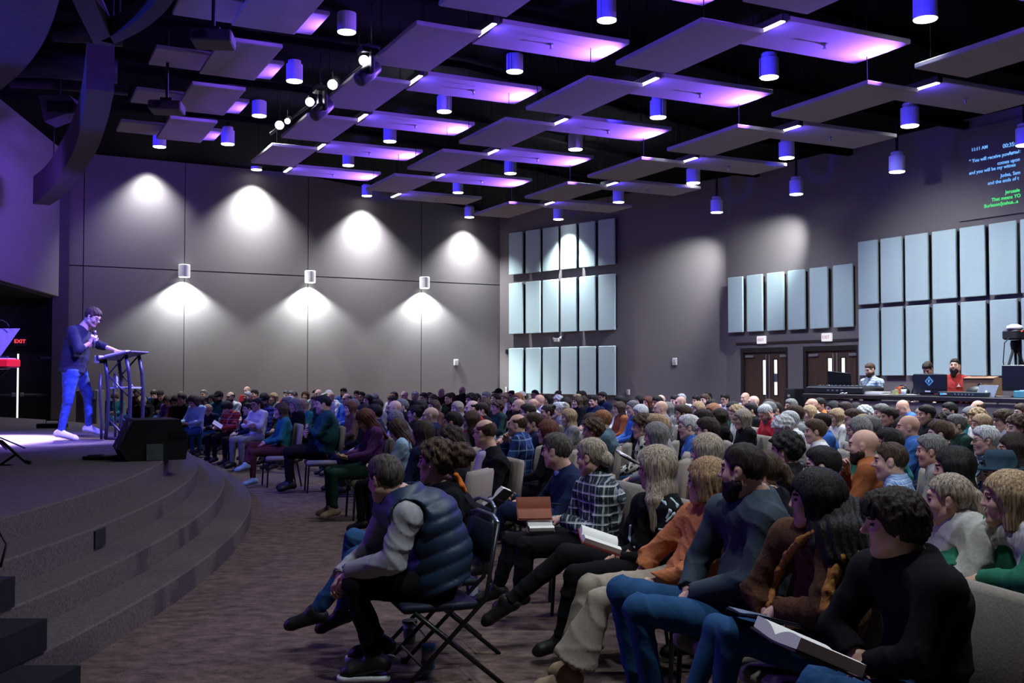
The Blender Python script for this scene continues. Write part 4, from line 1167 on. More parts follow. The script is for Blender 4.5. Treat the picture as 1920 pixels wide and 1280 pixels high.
# ---- head (head frame: x forward, y left, z up, origin between the ears)
def head_prims(g, o, R, s=1.0, fem=False, heavy=0.0, neck_to=None, mouth_open=0.0):
    o = np.array(o, float)
    P = lambda x, y, z: o + R @ (np.array([x, y, z]) * s)
    S = lambda r: np.array(r) * s
    jw = 0.052 if fem else 0.058
    jw += heavy * 0.012
    g.ell(P(-0.014, 0, 0.030), S((0.096, 0.076, 0.088)), R, 0.01)
    g.ell(P(0.020, 0, -0.030), S((0.068, jw + 0.004, 0.080)), R, 0.03 * s)
    for y in (-1, 1):
        g.cap(P(0.005, y * jw * 0.88, -0.055), P(0.052, y * 0.022, -0.092), 0.026 * s, 0.022 * s, 0.03 * s)
        g.ell(P(0.054, y * 0.040, -0.022), S((0.026, 0.024, 0.024)), R, 0.025 * s)
    g.ell(P(0.062, 0, -0.096), S((0.026, 0.028, 0.022)), R, 0.025 * s)
    g.cap(P(0.078, -0.030, 0.034), P(0.078, 0.030, 0.034), 0.013 * s, 0.013 * s, 0.02 * s)
    for y in (-1, 1):
        g.ell(P(0.094, y * 0.033, 0.012), S((0.020, 0.019, 0.013)), R, 0.018 * s, True)
        g.ell(P(0.074, y * 0.032, 0.011), S((0.0135, 0.0145, 0.012)), R, 0.004 * s)
    nl = 0.9 if fem else 1.0
    g.cap(P(0.086, 0, 0.020), P(0.106 * nl + 0.006, 0, -0.018), 0.0085 * s, 0.0115 * s, 0.018 * s)
    for y in (-1, 1): g.ell(P(0.096, y * 0.011, -0.022), S((0.012, 0.009, 0.008)), R, 0.008 * s)
    g.cap(P(0.086, -0.017, -0.052), P(0.086, 0.017, -0.052), 0.0075 * s, 0.0075 * s, 0.012 * s)
    g.cap(P(0.084, -0.014, -0.066 - mouth_open), P(0.084, 0.014, -0.066 - mouth_open), 0.0085 * s, 0.0085 * s, 0.012 * s)
    g.cap(P(0.099, -0.02, -0.059 - mouth_open / 2), P(0.099, 0.02, -0.059 - mouth_open / 2), 0.006 * s, 0.006 * s, 0.006 * s, sub=True)
    for y in (-1, 1):
        g.ell(P(-0.008, y * 0.079, -0.002), S((0.019, 0.009, 0.031)), R @ frame(0.25 * y, -0.15), 0.008 * s)
        g.ell(P(0.002, y * 0.088, 0.000), S((0.009, 0.006, 0.014)), R, 0.006 * s, True)
    if neck_to is not None:
        nr = 0.050 if fem else 0.060
        nr += heavy * 0.012
        g.cap(P(-0.018, 0, -0.055), neck_to, nr * s, nr * 1.12 * s, 0.03)


def head_class(o, R, s=1.0):
    """0 skin, 1 lips, 2 brow, 3 eye"""
    o = np.array(o, float)

    def f(C):
        q = (C - o) @ R / s
        r = np.zeros(len(C), int)
        x, y, z = q[:, 0], np.abs(q[:, 1]), q[:, 2]
        r[(x > 0.078) & (y < 0.022) & (z < -0.046) & (z > -0.072)] = 1
        r[(x > 0.066) & (y > 0.012) & (y < 0.052) & (z > 0.027) & (z < 0.037)] = 2
        r[(x > 0.070) & (np.abs(y - 0.033) < 0.014) & (np.abs(z - 0.011) < 0.006)] = 3
        return r
    return f


# ---- hair styles in the head frame; each returns (V, Q)
def hair_mesh(style, res=0.008, seed=0, fem=False):
    long_ = style in 'lL'
    lo = (-0.26, -0.20, (-0.52 if style == 'L' else -0.42) if long_ else (-0.24 if style in 'pBP' else -0.16)); hi = (0.16, 0.20, 0.20)
    g = G(lo, hi, res)
    I = np.eye(3)
    X = g.ax[0][:, None, None]; Y = g.ax[1][None, :, None]; Z = g.ax[2][None, None, :]
    th = {'c': 0.008, 's': 0.016, 'y': 0.026, 'w': 0.026, 'f': 0.008, 'B': 0.024, 'b': 0.024, 'l': 0.020, 'p': 0.013, 'u': 0.013, 'P': 0.016, 'L': 0.03}.get(style, 0.015)
    ts = th * (0.55 if style in 'sfcpuP' else 1.0)
    g.ell((-0.016, 0, 0.034), (0.096 + th, 0.077 + ts, 0.088 + th), I, 0.01)
    if style in 's': g.ell((0.02, 0, 0.085), (0.075, 0.066, 0.050), I, 0.02)
    if style == 'c': g.ell((0.0, 0, 0.08), (0.075, 0.064, 0.048), I, 0.02)
    if style == 'y':
        g.ell((0.03, 0.0, 0.085), (0.085, 0.08, 0.055), I, 0.02); g.ell((0.075, 0.02, 0.062), (0.03, 0.05, 0.03), I, 0.02); g.ell((-0.09, 0, 0.0), (0.04, 0.07, 0.07), I, 0.03)
    if style == 'w':
        for i in range(46):
            a = i * 2.399; zz = 1 - 1.35 * (i + 0.5) / 46; rr = math.sqrt(max(0, 1 - zz * zz))
            c = (-0.016 + 0.112 * rr * math.cos(a), 0.096 * rr * math.sin(a), 0.034 + 0.105 * zz)
            g.ell(c, (0.026, 0.026, 0.026), I, 0.012)
    hl = np.interp(X, [-0.13, -0.06, -0.036, -0.028, 0.010, 0.016, 0.028, 0.036, 0.06, 0.085, 0.12], [-0.075, -0.068, -0.035, 0.028, 0.034, 0.004, 0.004, 0.032, 0.058, 0.072, 0.085]).astype(np.float32)
    if style == 'f': hl = np.interp(X, [-0.13, -0.06, -0.036, -0.028, 0.010, 0.02, 0.04, 0.06], [-0.07, -0.065, -0.035, 0.026, 0.032, 0.03, 0.07, 0.2]).astype(np.float32)
    if style == 'y': hl = np.interp(X, [-0.13, -0.07, -0.01, 0.03, 0.06, 0.085, 0.12], [-0.09, -0.085, -0.05, -0.01, 0.035, 0.045, 0.05]).astype(np.float32)
    if style in 'BblL':
        # full sides: hangs past the jaw, open face
        zb = {'B': -0.13, 'b': -0.085, 'L': -0.37}.get(style, -0.30)
        xb = -0.045
        for y in (-1, 1):
            g.cap((-0.012, y * 0.074, 0.03), (-0.02, y * 0.082, max(zb, -0.12)), 0.030, 0.024, 0.03, (1, 0, 0), 1.7)
        g.cap((-0.062, 0, 0.03), (-0.072, 0, max(zb, -0.12)), 0.046, 0.040, 0.03, (0, 1, 0), 1.9)
        if style in 'lL':
            g.cap((-0.078, 0, -0.10), (-0.105, 0, zb), 0.038, 0.026, 0.03, (0, 1, 0), 2.5)
            yo = 0.125 if style == 'L' else 0.10
            for y in (-1, 1):
                g.cap((-0.01, y * 0.085, -0.10), (-0.03, y * yo, -0.17), 0.028, 0.030, 0.02, (1, 0, 0), 1.6)
                g.cap((-0.03, y * yo, -0.17), (-0.04, y * (yo + 0.01), zb + 0.03), 0.030, 0.018, 0.02, (1, 0, 0), 1.6)
        hl = np.interp(X, [-0.13, 0.0, 0.028, 0.040, 0.06, 0.085, 0.12], [-0.6, -0.6, -0.6, -0.02, 0.045, 0.062, 0.075]).astype(np.float32)
    if style == 'p':
        g.ell((-0.115, 0, 0.02), (0.022, 0.022, 0.022), I, 0.02)
        g.cap((-0.13, 0, 0.02), (-0.165, 0, -0.06), 0.030, 0.034, 0.02); g.cap((-0.165, 0, -0.06), (-0.15, 0, -0.20), 0.034, 0.014, 0.02)
    if style == 'u': g.ell((-0.105, 0, 0.085), (0.048, 0.048, 0.044), I, 0.015)
    if style == 'P':  # loose knot at the nape
        g.ell((-0.115, 0, -0.025), (0.045, 0.055, 0.055), I, 0.02); g.ell((0.0, 0, 0.09), (0.07, 0.07, 0.035), I, 0.03)
    D = g.D
    keep = np.broadcast_to((hl - Z) * 0.8, D.shape)
    D = np.maximum(D, keep.astype(np.float32))
    if style == 'f':
        D = np.maximum(D, np.broadcast_to(Z - 0.062 - 0.4 * np.maximum(0, -X - 0.03), D.shape).astype(np.float32))
    # hollow so that the face surface stays outside it
    fr = np.broadcast_to(np.sqrt(((X - 0.055) / 0.052) ** 2 + (Y / 0.062) ** 2 + ((Z + 0.035) / 0.085) ** 2), D.shape)
    if style not in 'cs': D = np.maximum(D, ((1 - fr) * 0.05).astype(np.float32))
    # strands
    ang = np.arctan2(Y, X + 0.02)
    if style in 'BblLpP':
        am = 0.0035 if res > 0.007 else 0.004
        D = D + (0.45 * am * np.sin(ang * 13 + 4 * Z + 2.5 * np.sin(Z * 17 + 3 * ang + seed)) + 0.45 * am * np.sin(ang * (31 if res > 0.007 else 47) + 9 * Z + 2 * np.sin(25 * Z + seed))).astype(np.float32)
    elif style in 'wyu':
        D = D + (0.006 * np.sin(95 * X + 4 * np.sin(60 * Y + seed)) * np.sin(90 * Z + 3 * np.sin(70 * X))).astype(np.float32)
    else:
        D = D + (0.0028 * np.sin(120 * Y + 30 * X + 3 * np.sin(50 * X + seed)) * np.sin(45 * X + 60 * Z + seed) + 0.0015 * np.sin(210 * Y + 50 * Z)).astype(np.float32)
    g.D = D
    return g.mesh()


def beard_mesh(res=0.008, full=0.0):
    g = G((-0.06, -0.1, -0.19), (0.14, 0.1, 0.04), res); I = np.eye(3)
    g.ell((0.024, 0, -0.045), (0.0715, 0.0645, 0.0765), I, 0.01)
    g.ell((0.062, 0, -0.097 - full * 0.5), (0.029, 0.037, 0.030 + full), I, 0.03)
    for y in (-1, 1): g.cap((0.0, y * 0.057, -0.055), (0.052, y * 0.026, -0.098), 0.030, 0.026, 0.03)
    X = g.ax[0][:, None, None]; Y = g.ax[1][None, :, None]; Z = g.ax[2][None, None, :]
    top = np.interp(X, [-0.05, 0.0, 0.03, 0.06, 0.09, 0.12], [0.0, 0.0, -0.03, -0.040, -0.040, -0.040]).astype(np.float32)
    D = np.maximum(g.D, np.broadcast_to((Z - top) * 0.9, g.D.shape).astype(np.float32))
    D = np.maximum(D, np.broadcast_to(-(X + 0.022) * 0.9, D.shape).astype(np.float32))
    mo = np.sqrt(((X - 0.1) / 0.03) ** 2 + (Y / 0.022) ** 2 + ((Z + 0.058) / 0.010) ** 2)
    D = np.maximum(D, ((1 - mo) * 0.012).astype(np.float32))
    D = D + (0.002 * np.sin(170 * X) * np.sin(150 * Y + 120 * Z)).astype(np.float32)
    g.D = D
    return g.mesh()


def cap_mesh(res=0.008):
    g = G((-0.15, -0.13, -0.02), (0.24, 0.13, 0.17), res); I = np.eye(3)
    g.ell((-0.014, 0, 0.034), (0.112, 0.094, 0.108), I, 0.01)
    X = g.ax[0][:, None, None]; Y = g.ax[1][None, :, None]; Z = g.ax[2][None, None, :]
    g.D = np.maximum(g.D, np.broadcast_to((0.030 - 0.12 * X - Z), g.D.shape).astype(np.float32))
    g.ell((0.115, 0, 0.055), (0.085, 0.075, 0.010), np.array(Matrix.Rotation(0.2, 3, 'Y')), 0.012)
    return g.mesh()


def glasses_mb(s=1.0, res=8):
    m = MB()
    for y in (-1, 1):
        pts = [(0.100 * s, (0.033 * y + 0.023 * math.cos(a)) * s, (0.010 + 0.018 * math.sin(a)) * s) for a in [2 * math.pi * i / 12 for i in range(13)]]
        m.tube(pts, 0.0026 * s, 5)
        m.tube([(0.098 * s, 0.056 * y * s, 0.016 * s), (0.05 * s, 0.080 * y * s, 0.016 * s), (-0.01 * s, 0.083 * y * s, 0.012 * s)], 0.0026 * s, 5)
    m.tube([(0.101 * s, -0.011 * s, 0.014 * s), (0.106 * s, 0, 0.017 * s), (0.101 * s, 0.011 * s, 0.014 * s)], 0.0024 * s, 5)
    return m


# ---- hand: origin wrist, F finger direction, N back of the hand, T thumb side
def hand_mesh(o, F, N, side, s=1.0, curl=0.6, res=0.0055, spread=0.12, thumb=0.5):
    F = np.array(F, float); F /= np.linalg.norm(F); N = np.array(N, float); N -= F * (N @ F); N /= np.linalg.norm(N)
    T = np.cross(F, N) * side
    o = np.array(o, float)
    g = G(o - 0.20 * s, o + 0.20 * s, res)
    P = lambda f, t, n: o + (F * f + T * t + N * n) * s
    g.cap(P(-0.05, 0, 0), P(0.0, 0, 0), 0.029 * s, 0.026 * s, 0.02, T, 1.2)
    g.cap(P(0.015, 0, 0), P(0.075, 0, 0), 0.0165 * s, 0.0150 * s, 0.02, T, 2.4)
    for i, (t, L) in enumerate(((0.030, 0.072), (0.010, 0.080), (-0.011, 0.074), (-0.031, 0.058))):
        b = P(0.080, t, 0.002); a = curl * (0.75 + 0.12 * i); d0 = F * math.cos(a) - N * math.sin(a) + T * (spread * (1.2 - 0.8 * i))
        m1 = b + d0 * L * 0.45 * s
        d1 = F * math.cos(a * 2.1) - N * math.sin(a * 2.1) + T * spread * (1.2 - 0.8 * i) * 0.5
        m2 = m1 + d1 * L * 0.32 * s
        d2 = F * math.cos(a * 2.8) - N * math.sin(a * 2.8)
        m3 = m2 + d2 * L * 0.25 * s
        g.cap(b - F * 0.012 * s, m1, 0.0098 * s, 0.0088 * s, 0.006); g.cap(m1, m2, 0.0088 * s, 0.0080 * s, 0.004); g.cap(m2, m3, 0.0080 * s, 0.0068 * s, 0.004)
    b = P(0.022, 0.024, -0.006); t1 = b + (T * 0.8 + F * 0.65 - N * 0.25) * 0.040 * s; t2 = t1 + (T * (0.35 - thumb * 0.5) + F * 0.9 - N * thumb * 0.5) * 0.032 * s
    g.cap(b, t1, 0.016 * s, 0.0115 * s, 0.012); g.cap(t1, t2, 0.0115 * s, 0.0085 * s, 0.006)
    return g.mesh()


def bounds(J, keys, m):
    A = np.array([J[k] for k in keys]); return A.min(0) - m, A.max(0) + m


SIDES = ('L', 'R')


def figure(J, res=0.011, hres=0.008, fem=False, heavy=0.0, s=1.0, top='sweater', skirt=0.0, collar='crew', sleeve=1.0, flare=0.0, hands=True, curl=0.6, seed=0, legs=True, mouth=0.0, wr_amp=1.0, loose=0.0, arm_loose=None):
    """J joints (world or local numpy).  Returns dict of (V, Q) lists: body, top, trousers, shoes"""
    lat = np.array(J['lat'], float); out = {}
    R = J['R']; o = J['head']
    sw = 0.92 if fem else 1.0
    hv = heavy
    up = J['neck'] - J['chest']; up = up / np.linalg.norm(up)
    # --- skin: head and neck fine, trunk and limbs coarse
    g = G(*[v for v in (np.minimum(o - 0.16 * s, J['neck'] - 0.12), np.maximum(o + 0.16 * s, J['neck'] + 0.10))], hres)
    head_prims(g, o, R, s, fem, hv, J['neck'] - up * 0.03, mouth)
    head = g.mesh()
    ks = ['pel', 'waist', 'chest', 'neck'] + [a + b for a in ('sh', 'el', 'wr') for b in SIDES] + ([a + b for a in ('hip', 'kn', 'an') for b in SIDES] if legs else [])
    g = G(*bounds(J, ks, 0.2 + hv * 0.1), max(res * 1.4, 0.014))
    trunk(g, J, lat, -0.012, s, sw, hv); arms(g, J, -0.008, s, sw, 1.0)
    if legs: legs_(g, J, -0.012, s, sw, hv)
    g.cap(J['neck'] - up * 0.05, J['neck'] + up * 0.03, 0.055 * s, 0.05 * s, 0.03)
    parts = [head, g.mesh()]
    if hands:
        for sd in SIDES:
            hd = J.get('hd' + sd)
            if hd is None: continue
            F, N = hd[0], hd[1]; cu = hd[2] if len(hd) > 2 else curl
            parts.append(hand_mesh(J['wr' + sd], F, N, 1 if sd == 'R' else -1, s * (0.9 if fem else 1.0), cu, min(0.0075, hres)))
    out['body'] = parts
    # --- upper garment
    ks = ['pel', 'waist', 'chest', 'neck'] + [a + b for a in ('sh', 'el', 'wr') for b in SIDES]
    g = G(*bounds(J, ks, 0.22 + hv * 0.1), res)
    t = 0.008 + loose
    trunk(g, J, lat, t, s, sw, hv, low=True)
    arms(g, J, t if arm_loose is None else 0.008 + arm_loose, s, sw, sleeve)
    g.wrinkle(0.009 * wr_amp, seed, [J['elL'], J['elR'], J['waist'], J['pel'], J['shL'] * 0.8 + J['chest'] * 0.2])
    if top == 'puffer':
        u = J['neck'] - J['pel']; u = u / np.linalg.norm(u)
        A = g.grid_frame(J['pel'], np.stack([u, lat, np.cross(u, lat)], 1))
        g.D = g.D - (0.016 * np.abs(np.sin(A[0] * math.pi / 0.105 + 0.25 * np.sin(A[1] * 14)))).astype(np.float32)
    if top == 'knit':
        u = J['neck'] - J['pel']; u = u / np.linalg.norm(u)
        A = g.grid_frame(J['pel'], np.stack([u, lat, np.cross(u, lat)], 1))
        g.D = g.D + (0.0016 * np.sin(A[0] * 2 * math.pi / 0.022)).astype(np.float32)
    pn = J['neck'] + up * (0.012 if collar == 'crew' else 0.03)
    if collar == 'turtle':
        g.cap(J['neck'] - up * 0.02, J['neck'] + up * 0.05, 0.072 * s, 0.066 * s, 0.03); pn = J['neck'] + up * 0.062
    elif collar == 'shirt':
        g.cap(J['neck'] - up * 0.02, J['neck'] + up * 0.028, 0.073 * s, 0.070 * s, 0.015); pn = J['neck'] + up * 0.036
    elif collar == 'hood':
        bk = -np.cross(lat, up); fw = np.cross(lat, up)
        g.cap(J['neck'] - fw * 0.05 - lat * 0.06, J['neck'] - fw * 0.05 + lat * 0.06, 0.05 * s, 0.05 * s, 0.03)
    # cut only near the neck: subtract a column above the collar
    g.cap(pn + up * 0.075, pn + up * 0.3, 0.088 * s, 0.13, 0.006, sub=True)
    g.cut(J['pel'] - (J['waist'] - J['pel']) * (0.25 + skirt), J['pel'] - J['waist'])
    if sleeve < 1.0: pass
    else:
        for sd in SIDES:
            d = J['wr' + sd] - J['el' + sd]; d = d / np.linalg.norm(d)
            g.cap(J['wr' + sd] + d * 0.030, J['wr' + sd] + d * 0.10, 0.05, 0.06, 0.003, sub=True)
    out['top'] = [g.mesh()]
    if legs:
        ks = ['pel'] + [a + b for a in ('hip', 'kn', 'an') for b in SIDES]
        g = G(*bounds(J, ks, 0.2 + hv * 0.1), res * 1.1)
        legs_(g, J, 0.006, s, sw, hv, flare)
        g.cap(J['pel'], J['pel'] + (J['waist'] - J['pel']) * 0.5, 0.118 * s * sw, 0.105 * s, 0.04, lat, 1.38)
        g.wrinkle(0.0085 * wr_amp, seed + 3, [J['hipL'], J['hipR'], J['knL'], J['knR'], J['anL'], J['anR']])
        g.cut(J['pel'] + (J['waist'] - J['pel']) * 0.75, J['waist'] - J['pel'])
        for sd in SIDES:
            d = J['an' + sd] - J['kn' + sd]; d = d / np.linalg.norm(d)
            g.cap(J['an' + sd] + d * 0.05, J['an' + sd] + d * 0.15, 0.08 + flare, 0.10 + flare, 0.003, sub=True)
        out['trousers'] = [g.mesh()]
        out['shoes'] = [shoe(J['an' + sd], J['toe' + sd], s * (0.9 if fem else 1.0), max(res * 0.75, 0.007)) for sd in SIDES]
    return out


def trunk(g, J, lat, t, s, sw, hv, low=False):
    b = hv * 0.055
    g.cap(J['pel'], J['waist'], (0.118 + b) * s + t, (0.102 + b * 1.5) * s + t, 0.05, lat, 1.38)
    g.cap(J['waist'], J['chest'], (0.102 + b * 1.5) * s + t, (0.116 + b * 0.7) * s + t, 0.05, lat, 1.36 * sw)
    g.cap(J['chest'], J['neck'] - (J['neck'] - J['chest']) * 0.22, (0.112 + b * 0.6) * s + t, 0.062 * s + t, 0.05, lat, 1.42 * sw)
    g.cap(J['shL'], J['shR'], 0.060 * s + t, 0.060 * s + t, 0.06)
    g.cap(J['shL'] * 0.45 + J['neck'] * 0.55 + 0, J['neck'], 0.045 * s + t, 0.045 * s + t, 0.05)
    g.cap(J['shR'] * 0.45 + J['neck'] * 0.55 + 0, J['neck'], 0.045 * s + t, 0.045 * s + t, 0.05)


def arms(g, J, t, s, sw, sleeve):
    for sd in SIDES:
        sh, el, wr = J['sh' + sd], J['el' + sd], J['wr' + sd]
        g.cap(sh, el, 0.056 * s * sw + t, 0.044 * s * sw + t, 0.04)
        if sleeve >= 1.0: g.cap(el, wr + (wr - el) * 0.05, 0.044 * s * sw + t, 0.031 * s * sw + t * 0.9, 0.02)
        elif sleeve > 0.5: g.cap(el, el + (wr - el) * (sleeve - 0.5) * 2, 0.044 * s * sw + t, 0.040 * s * sw + t, 0.02)


def legs_(g, J, t, s, sw, hv, flare=0.0):
    for sd in SIDES:
        hip, kn, an = J['hip' + sd], J['kn' + sd], J['an' + sd]
        g.cap(J['pel'] * 0.5 + hip * 0.5, hip, 0.105 * s, 0.098 * s + t, 0.05)
        g.cap(hip, kn, (0.092 + hv * 0.03) * s + t, (0.060 + hv * 0.01) * s + t, 0.03)
        g.cap(kn, an, 0.058 * s + t, 0.040 * s + t + flare, 0.02)


def shoe(an, toe, s, res):
    an = np.array(an, float); toe = np.array(toe, float)
    d = toe - an; d[2] = 0; d = d / max(np.linalg.norm(d), 1e-6)
    tl = toe - an; fd = tl / np.linalg.norm(tl)
    dn = np.array([0, 0, -1.0]); dn = dn - fd * (dn @ fd); dn = dn / np.linalg.norm(dn) if np.linalg.norm(dn) > 0.2 else d
    latv = np.cross(fd, dn)
    heel = an + dn * 0.035 * s - fd * 0.035 * s
    ball = toe - fd * 0.05 * s
    g = G(np.minimum(heel, toe) - 0.12, np.maximum(np.maximum(an, heel), toe) + 0.12, res)
    g.cap(an + dn * -0.02, heel, 0.042 * s, 0.040 * s, 0.02)
    g.cap(heel, ball, 0.040 * s, 0.036 * s, 0.02, latv, 1.15)
    g.cap(an, ball, 0.040 * s, 0.030 * s, 0.03)
    g.cap(ball, toe - fd * 0.02 * s, 0.036 * s, 0.028 * s, 0.02, latv, 1.25)
    g.cut(heel + dn * 0.040 * s, dn)
    return g.mesh()

# ---------------------------------------------------------------- colours of people
SKIN = [mat('skin %d' % i, c, 0.55, var=0.06, scale=40, spec=0.35) for i, c in enumerate(((0.62, 0.37, 0.28), (0.55, 0.31, 0.23), (0.66, 0.42, 0.33), (0.45, 0.24, 0.165), (0.30, 0.155, 0.10)))]
LIPM = mat('lips', (0.40, 0.16, 0.14), 0.5, var=0)
EYEM = mat('eye', (0.03, 0.025, 0.025), 0.25, var=0)
HAIRC = {'k': (0.012, 0.010, 0.010), 'd': (0.024, 0.015, 0.011), 'n': (0.060, 0.035, 0.022), 'a': (0.11, 0.035, 0.020), 'l': (0.34, 0.23, 0.13), 'g': (0.155, 0.15, 0.15), 'w': (0.50, 0.50, 0.52), 'e': (0.075, 0.062, 0.052), 'r2': (0.27, 0.165, 0.09), 's': (0.29, 0.235, 0.18), 'r': (0.30, 0.13, 0.06)}
HAIRM = {k_: mat('hair ' + k_, c, 0.65, var=0.75, scale=130, bump=0.5, stretch=(1, 1, 0.10), spec=0.22) for k_, c in HAIRC.items()}
CLOTH = {'black': (0.007, 0.007, 0.009), 'navy': (0.010, 0.018, 0.055), 'blue': (0.05, 0.14, 0.45), 'violet': (0.12, 0.07, 0.35), 'maroon': (0.09, 0.022, 0.03), 'white': (0.66, 0.66, 0.67), 'grey': (0.22, 0.22, 0.23),
         'brown': (0.12, 0.065, 0.045), 'red': (0.42, 0.025, 0.035), 'teal': (0.02, 0.15, 0.17), 'green': (0.02, 0.13, 0.08), 'darkgreen': (0.015, 0.045, 0.035), 'lightblue': (0.36, 0.55, 0.68), 'rust': (0.30, 0.09, 0.035),
         'orange': (0.50, 0.15, 0.05), 'purple': (0.10, 0.03, 0.13), 'denim': (0.30, 0.45, 0.60), 'slate': (0.09, 0.15, 0.20), 'darkteal': (0.010, 0.050, 0.055), 'jeans': (0.022, 0.075, 0.19), 'khaki': (0.36, 0.30, 0.25), 'cream': (0.55, 0.53, 0.50)}


def cloth(c): return mat('cloth ' + c, CLOTH[c], 0.92, var=0.10, scale=70, bump=0.08, spec=0.15)


V2 = ((1, 0, 0), (0, 1, 0), (0, 0, 1))


def plaid(name, base, c1, c2, f=9.0):
    return mat_pattern(name, base, [((0, 0, 1), f, 0.42, c1, 0.6), ((0.7, 0.7, 0), f, 0.42, c1, 0.6), ((0, 0, 1), f, 0.12, c2, 0.8), ((0.7, 0.7, 0), f, 0.12, c2, 0.8)])


PATT = {'plaidred': ('red plaid shirt', plaid('red plaid', (0.45, 0.04, 0.03), (0.10, 0.015, 0.02), (0.55, 0.30, 0.28))), 'plaidblue': ('blue plaid shirt', plaid('blue plaid', (0.03, 0.07, 0.26), (0.015, 0.02, 0.08), (0.20, 0.32, 0.55))),
        'stripeblue': ('blue striped hoodie', mat_pattern('blue stripe', (0.02, 0.03, 0.09), [((0, 0, 1), 12, 0.45, (0.08, 0.11, 0.26), 1.0)])),
        'striped': ('striped top', mat_pattern('pale stripe', (0.55, 0.55, 0.56), [((0, 0, 1), 22, 0.4, (0.08, 0.10, 0.18), 0.8)])),
        'print': ('black-and-white print blouse', mat_pattern('bold print', (0.62, 0.60, 0.58), [((0.7, 0.3, 0.6), 22, 0.45, (0.02, 0.02, 0.02), 1.0), ((-0.5, 0.6, 0.6), 17, 0.35, (0.6, 0.58, 0.55), 0.9)])),
        'check': ('blue check shirt', plaid('small blue check', (0.20, 0.33, 0.55), (0.05, 0.10, 0.30), (0.6, 0.65, 0.72), 40)),
        'scarf': ('navy jacket and patterned scarf', cloth('navy')), 'jersey': ('light blue jersey', cloth('lightblue'))}
for k_ in ('denim',): pass

# ---------------------------------------------------------------- shared seated figures
def A3(*v): return np.array(v, float)


def seated(pose, fem=False, wide=0.0):
    w_ = 0.158 if fem else 0.178
    w_ += wide * 0.05
    J = dict(lat=A3(0, 1, 0), pel=A3(0, 0, 0.56), waist=A3(-0.03, 0, 0.72), chest=A3(-0.045, 0, 0.89), neck=A3(-0.03, 0, 1.035), head=A3(0.008, 0, 1.152))
    pitch = 0.05; yaw = 0.0
    for sd, y in (('L', 1), ('R', -1)):
        J['sh' + sd] = A3(-0.045, y * w_, 0.985); J['el' + sd] = A3(0.05, y * (w_ + 0.06), 0.735); J['wr' + sd] = A3(0.26, y * 0.09, 0.665)
        J['hip' + sd] = A3(0.03, y * 0.10, 0.545); J['kn' + sd] = A3(0.45, y * 0.115, 0.53); J['an' + sd] = A3(0.44, y * 0.12, 0.115); J['toe' + sd] = A3(0.60, y * 0.14, 0.045)
        J['hd' + sd] = (A3(0.75, -y * 0.55, -0.25), A3(0.1, 0.1 * y, 1.0), 0.55)
    if pose == 'fold':
        for sd, y in (('L', 1), ('R', -1)):
            J['el' + sd] = A3(0.10, y * (w_ + 0.055), 0.765); J['wr' + sd] = A3(0.185 + wide * 0.05 - 0.02 * y, -y * 0.06, 0.815 + 0.03 * y); J['hd' + sd] = (A3(0.05, -y, 0.1), A3(1, 0, 0.1), 0.4)
    if pose == 'read':
        pitch = 0.55; J['head'] = A3(0.055, 0, 1.125); J['neck'] = A3(-0.01, 0, 1.025); J['chest'] = A3(-0.035, 0, 0.885)
        for sd, y in (('L', 1), ('R', -1)): J['el' + sd] = A3(0.07, y * (w_ + 0.05), 0.75); J['wr' + sd] = A3(0.29, y * 0.12, 0.71); J['hd' + sd] = (A3(0.9, -y * 0.35, 0.1), A3(0, y * 0.5, -0.9), 0.5)
    if pose == 'chin':
        J['elR'] = A3(0.18, -0.17, 0.80); J['wrR'] = A3(0.135, -0.06, 0.985); J['hdR'] = (A3(-0.05, 0.55, 0.85), A3(0.7, -0.6, 0.3), 0.9)
    if pose == 'cross':  # legs crossed, hands folded on the knee
        J['knR'] = A3(0.44, -0.03, 0.63); J['anR'] = A3(0.56, 0.16, 0.34); J['toeR'] = A3(0.72, 0.20, 0.27)
    J['R'] = frame(yaw, pitch)
    return J


PROTO = {}
HP = {}
CHAIRM = mat('beige chair cloth', (0.25, 0.215, 0.19), 0.95, var=0.12, scale=90, bump=0.12)
SHOEM = {'dark': mat('dark shoe', (0.016, 0.015, 0.016), 0.45), 'white': mat('white shoe', (0.62, 0.64, 0.68), 0.6, var=0.04), 'blue': mat('pale blue shoe', (0.28, 0.42, 0.52), 0.7), 'tan': mat('tan suede boot', (0.34, 0.23, 0.16), 0.85)}


def proto(pose, fem, wide=0.0):
    key = (pose, fem, wide)
    if key in PROTO: return PROTO[key]
    J = seated(pose, fem, wide)
    F = figure(J, res=0.0145, hres=0.0085, fem=fem, heavy=wide, collar='crew' if fem else 'shirt', seed=len(PROTO), legs=True)
    cls = head_class(J['head'], J['R'])
    m = {}
    m['body'] = to_mesh('person_body', F['body'], [SKIN[0], LIPM, HAIRM['d'], EYEM], cls)
    m['top'] = to_mesh('person_top', F['top'], [cloth('black')])
    m['trousers'] = to_mesh('person_trousers', F['trousers'], [cloth('black')])
    m['shoes'] = [to_mesh('person_shoe', [q], [SHOEM['dark']]) for q in F['shoes']]
    PROTO[key] = (J, m)
    return PROTO[key]


def hproto(style, fem):
    key = (style, 0)
    if key not in HP:
        HP[key] = to_mesh('hair_' + style, [hair_mesh(style, 0.0085, len(HP))], [HAIRM['d']])
    return HP[key]


BEARD = to_mesh('beard', [beard_mesh(0.0085)], [HAIRM['d']])
CAPM = to_mesh('cap', [cap_mesh(0.0085)], [cloth('navy')])
gl_ = glasses_mb(); GLM = mat('glasses frame', (0.02, 0.018, 0.018), 0.35)
glo = gl_.build('glasses', GLM); GLASS = glo.data; bpy.data.objects.remove(glo)


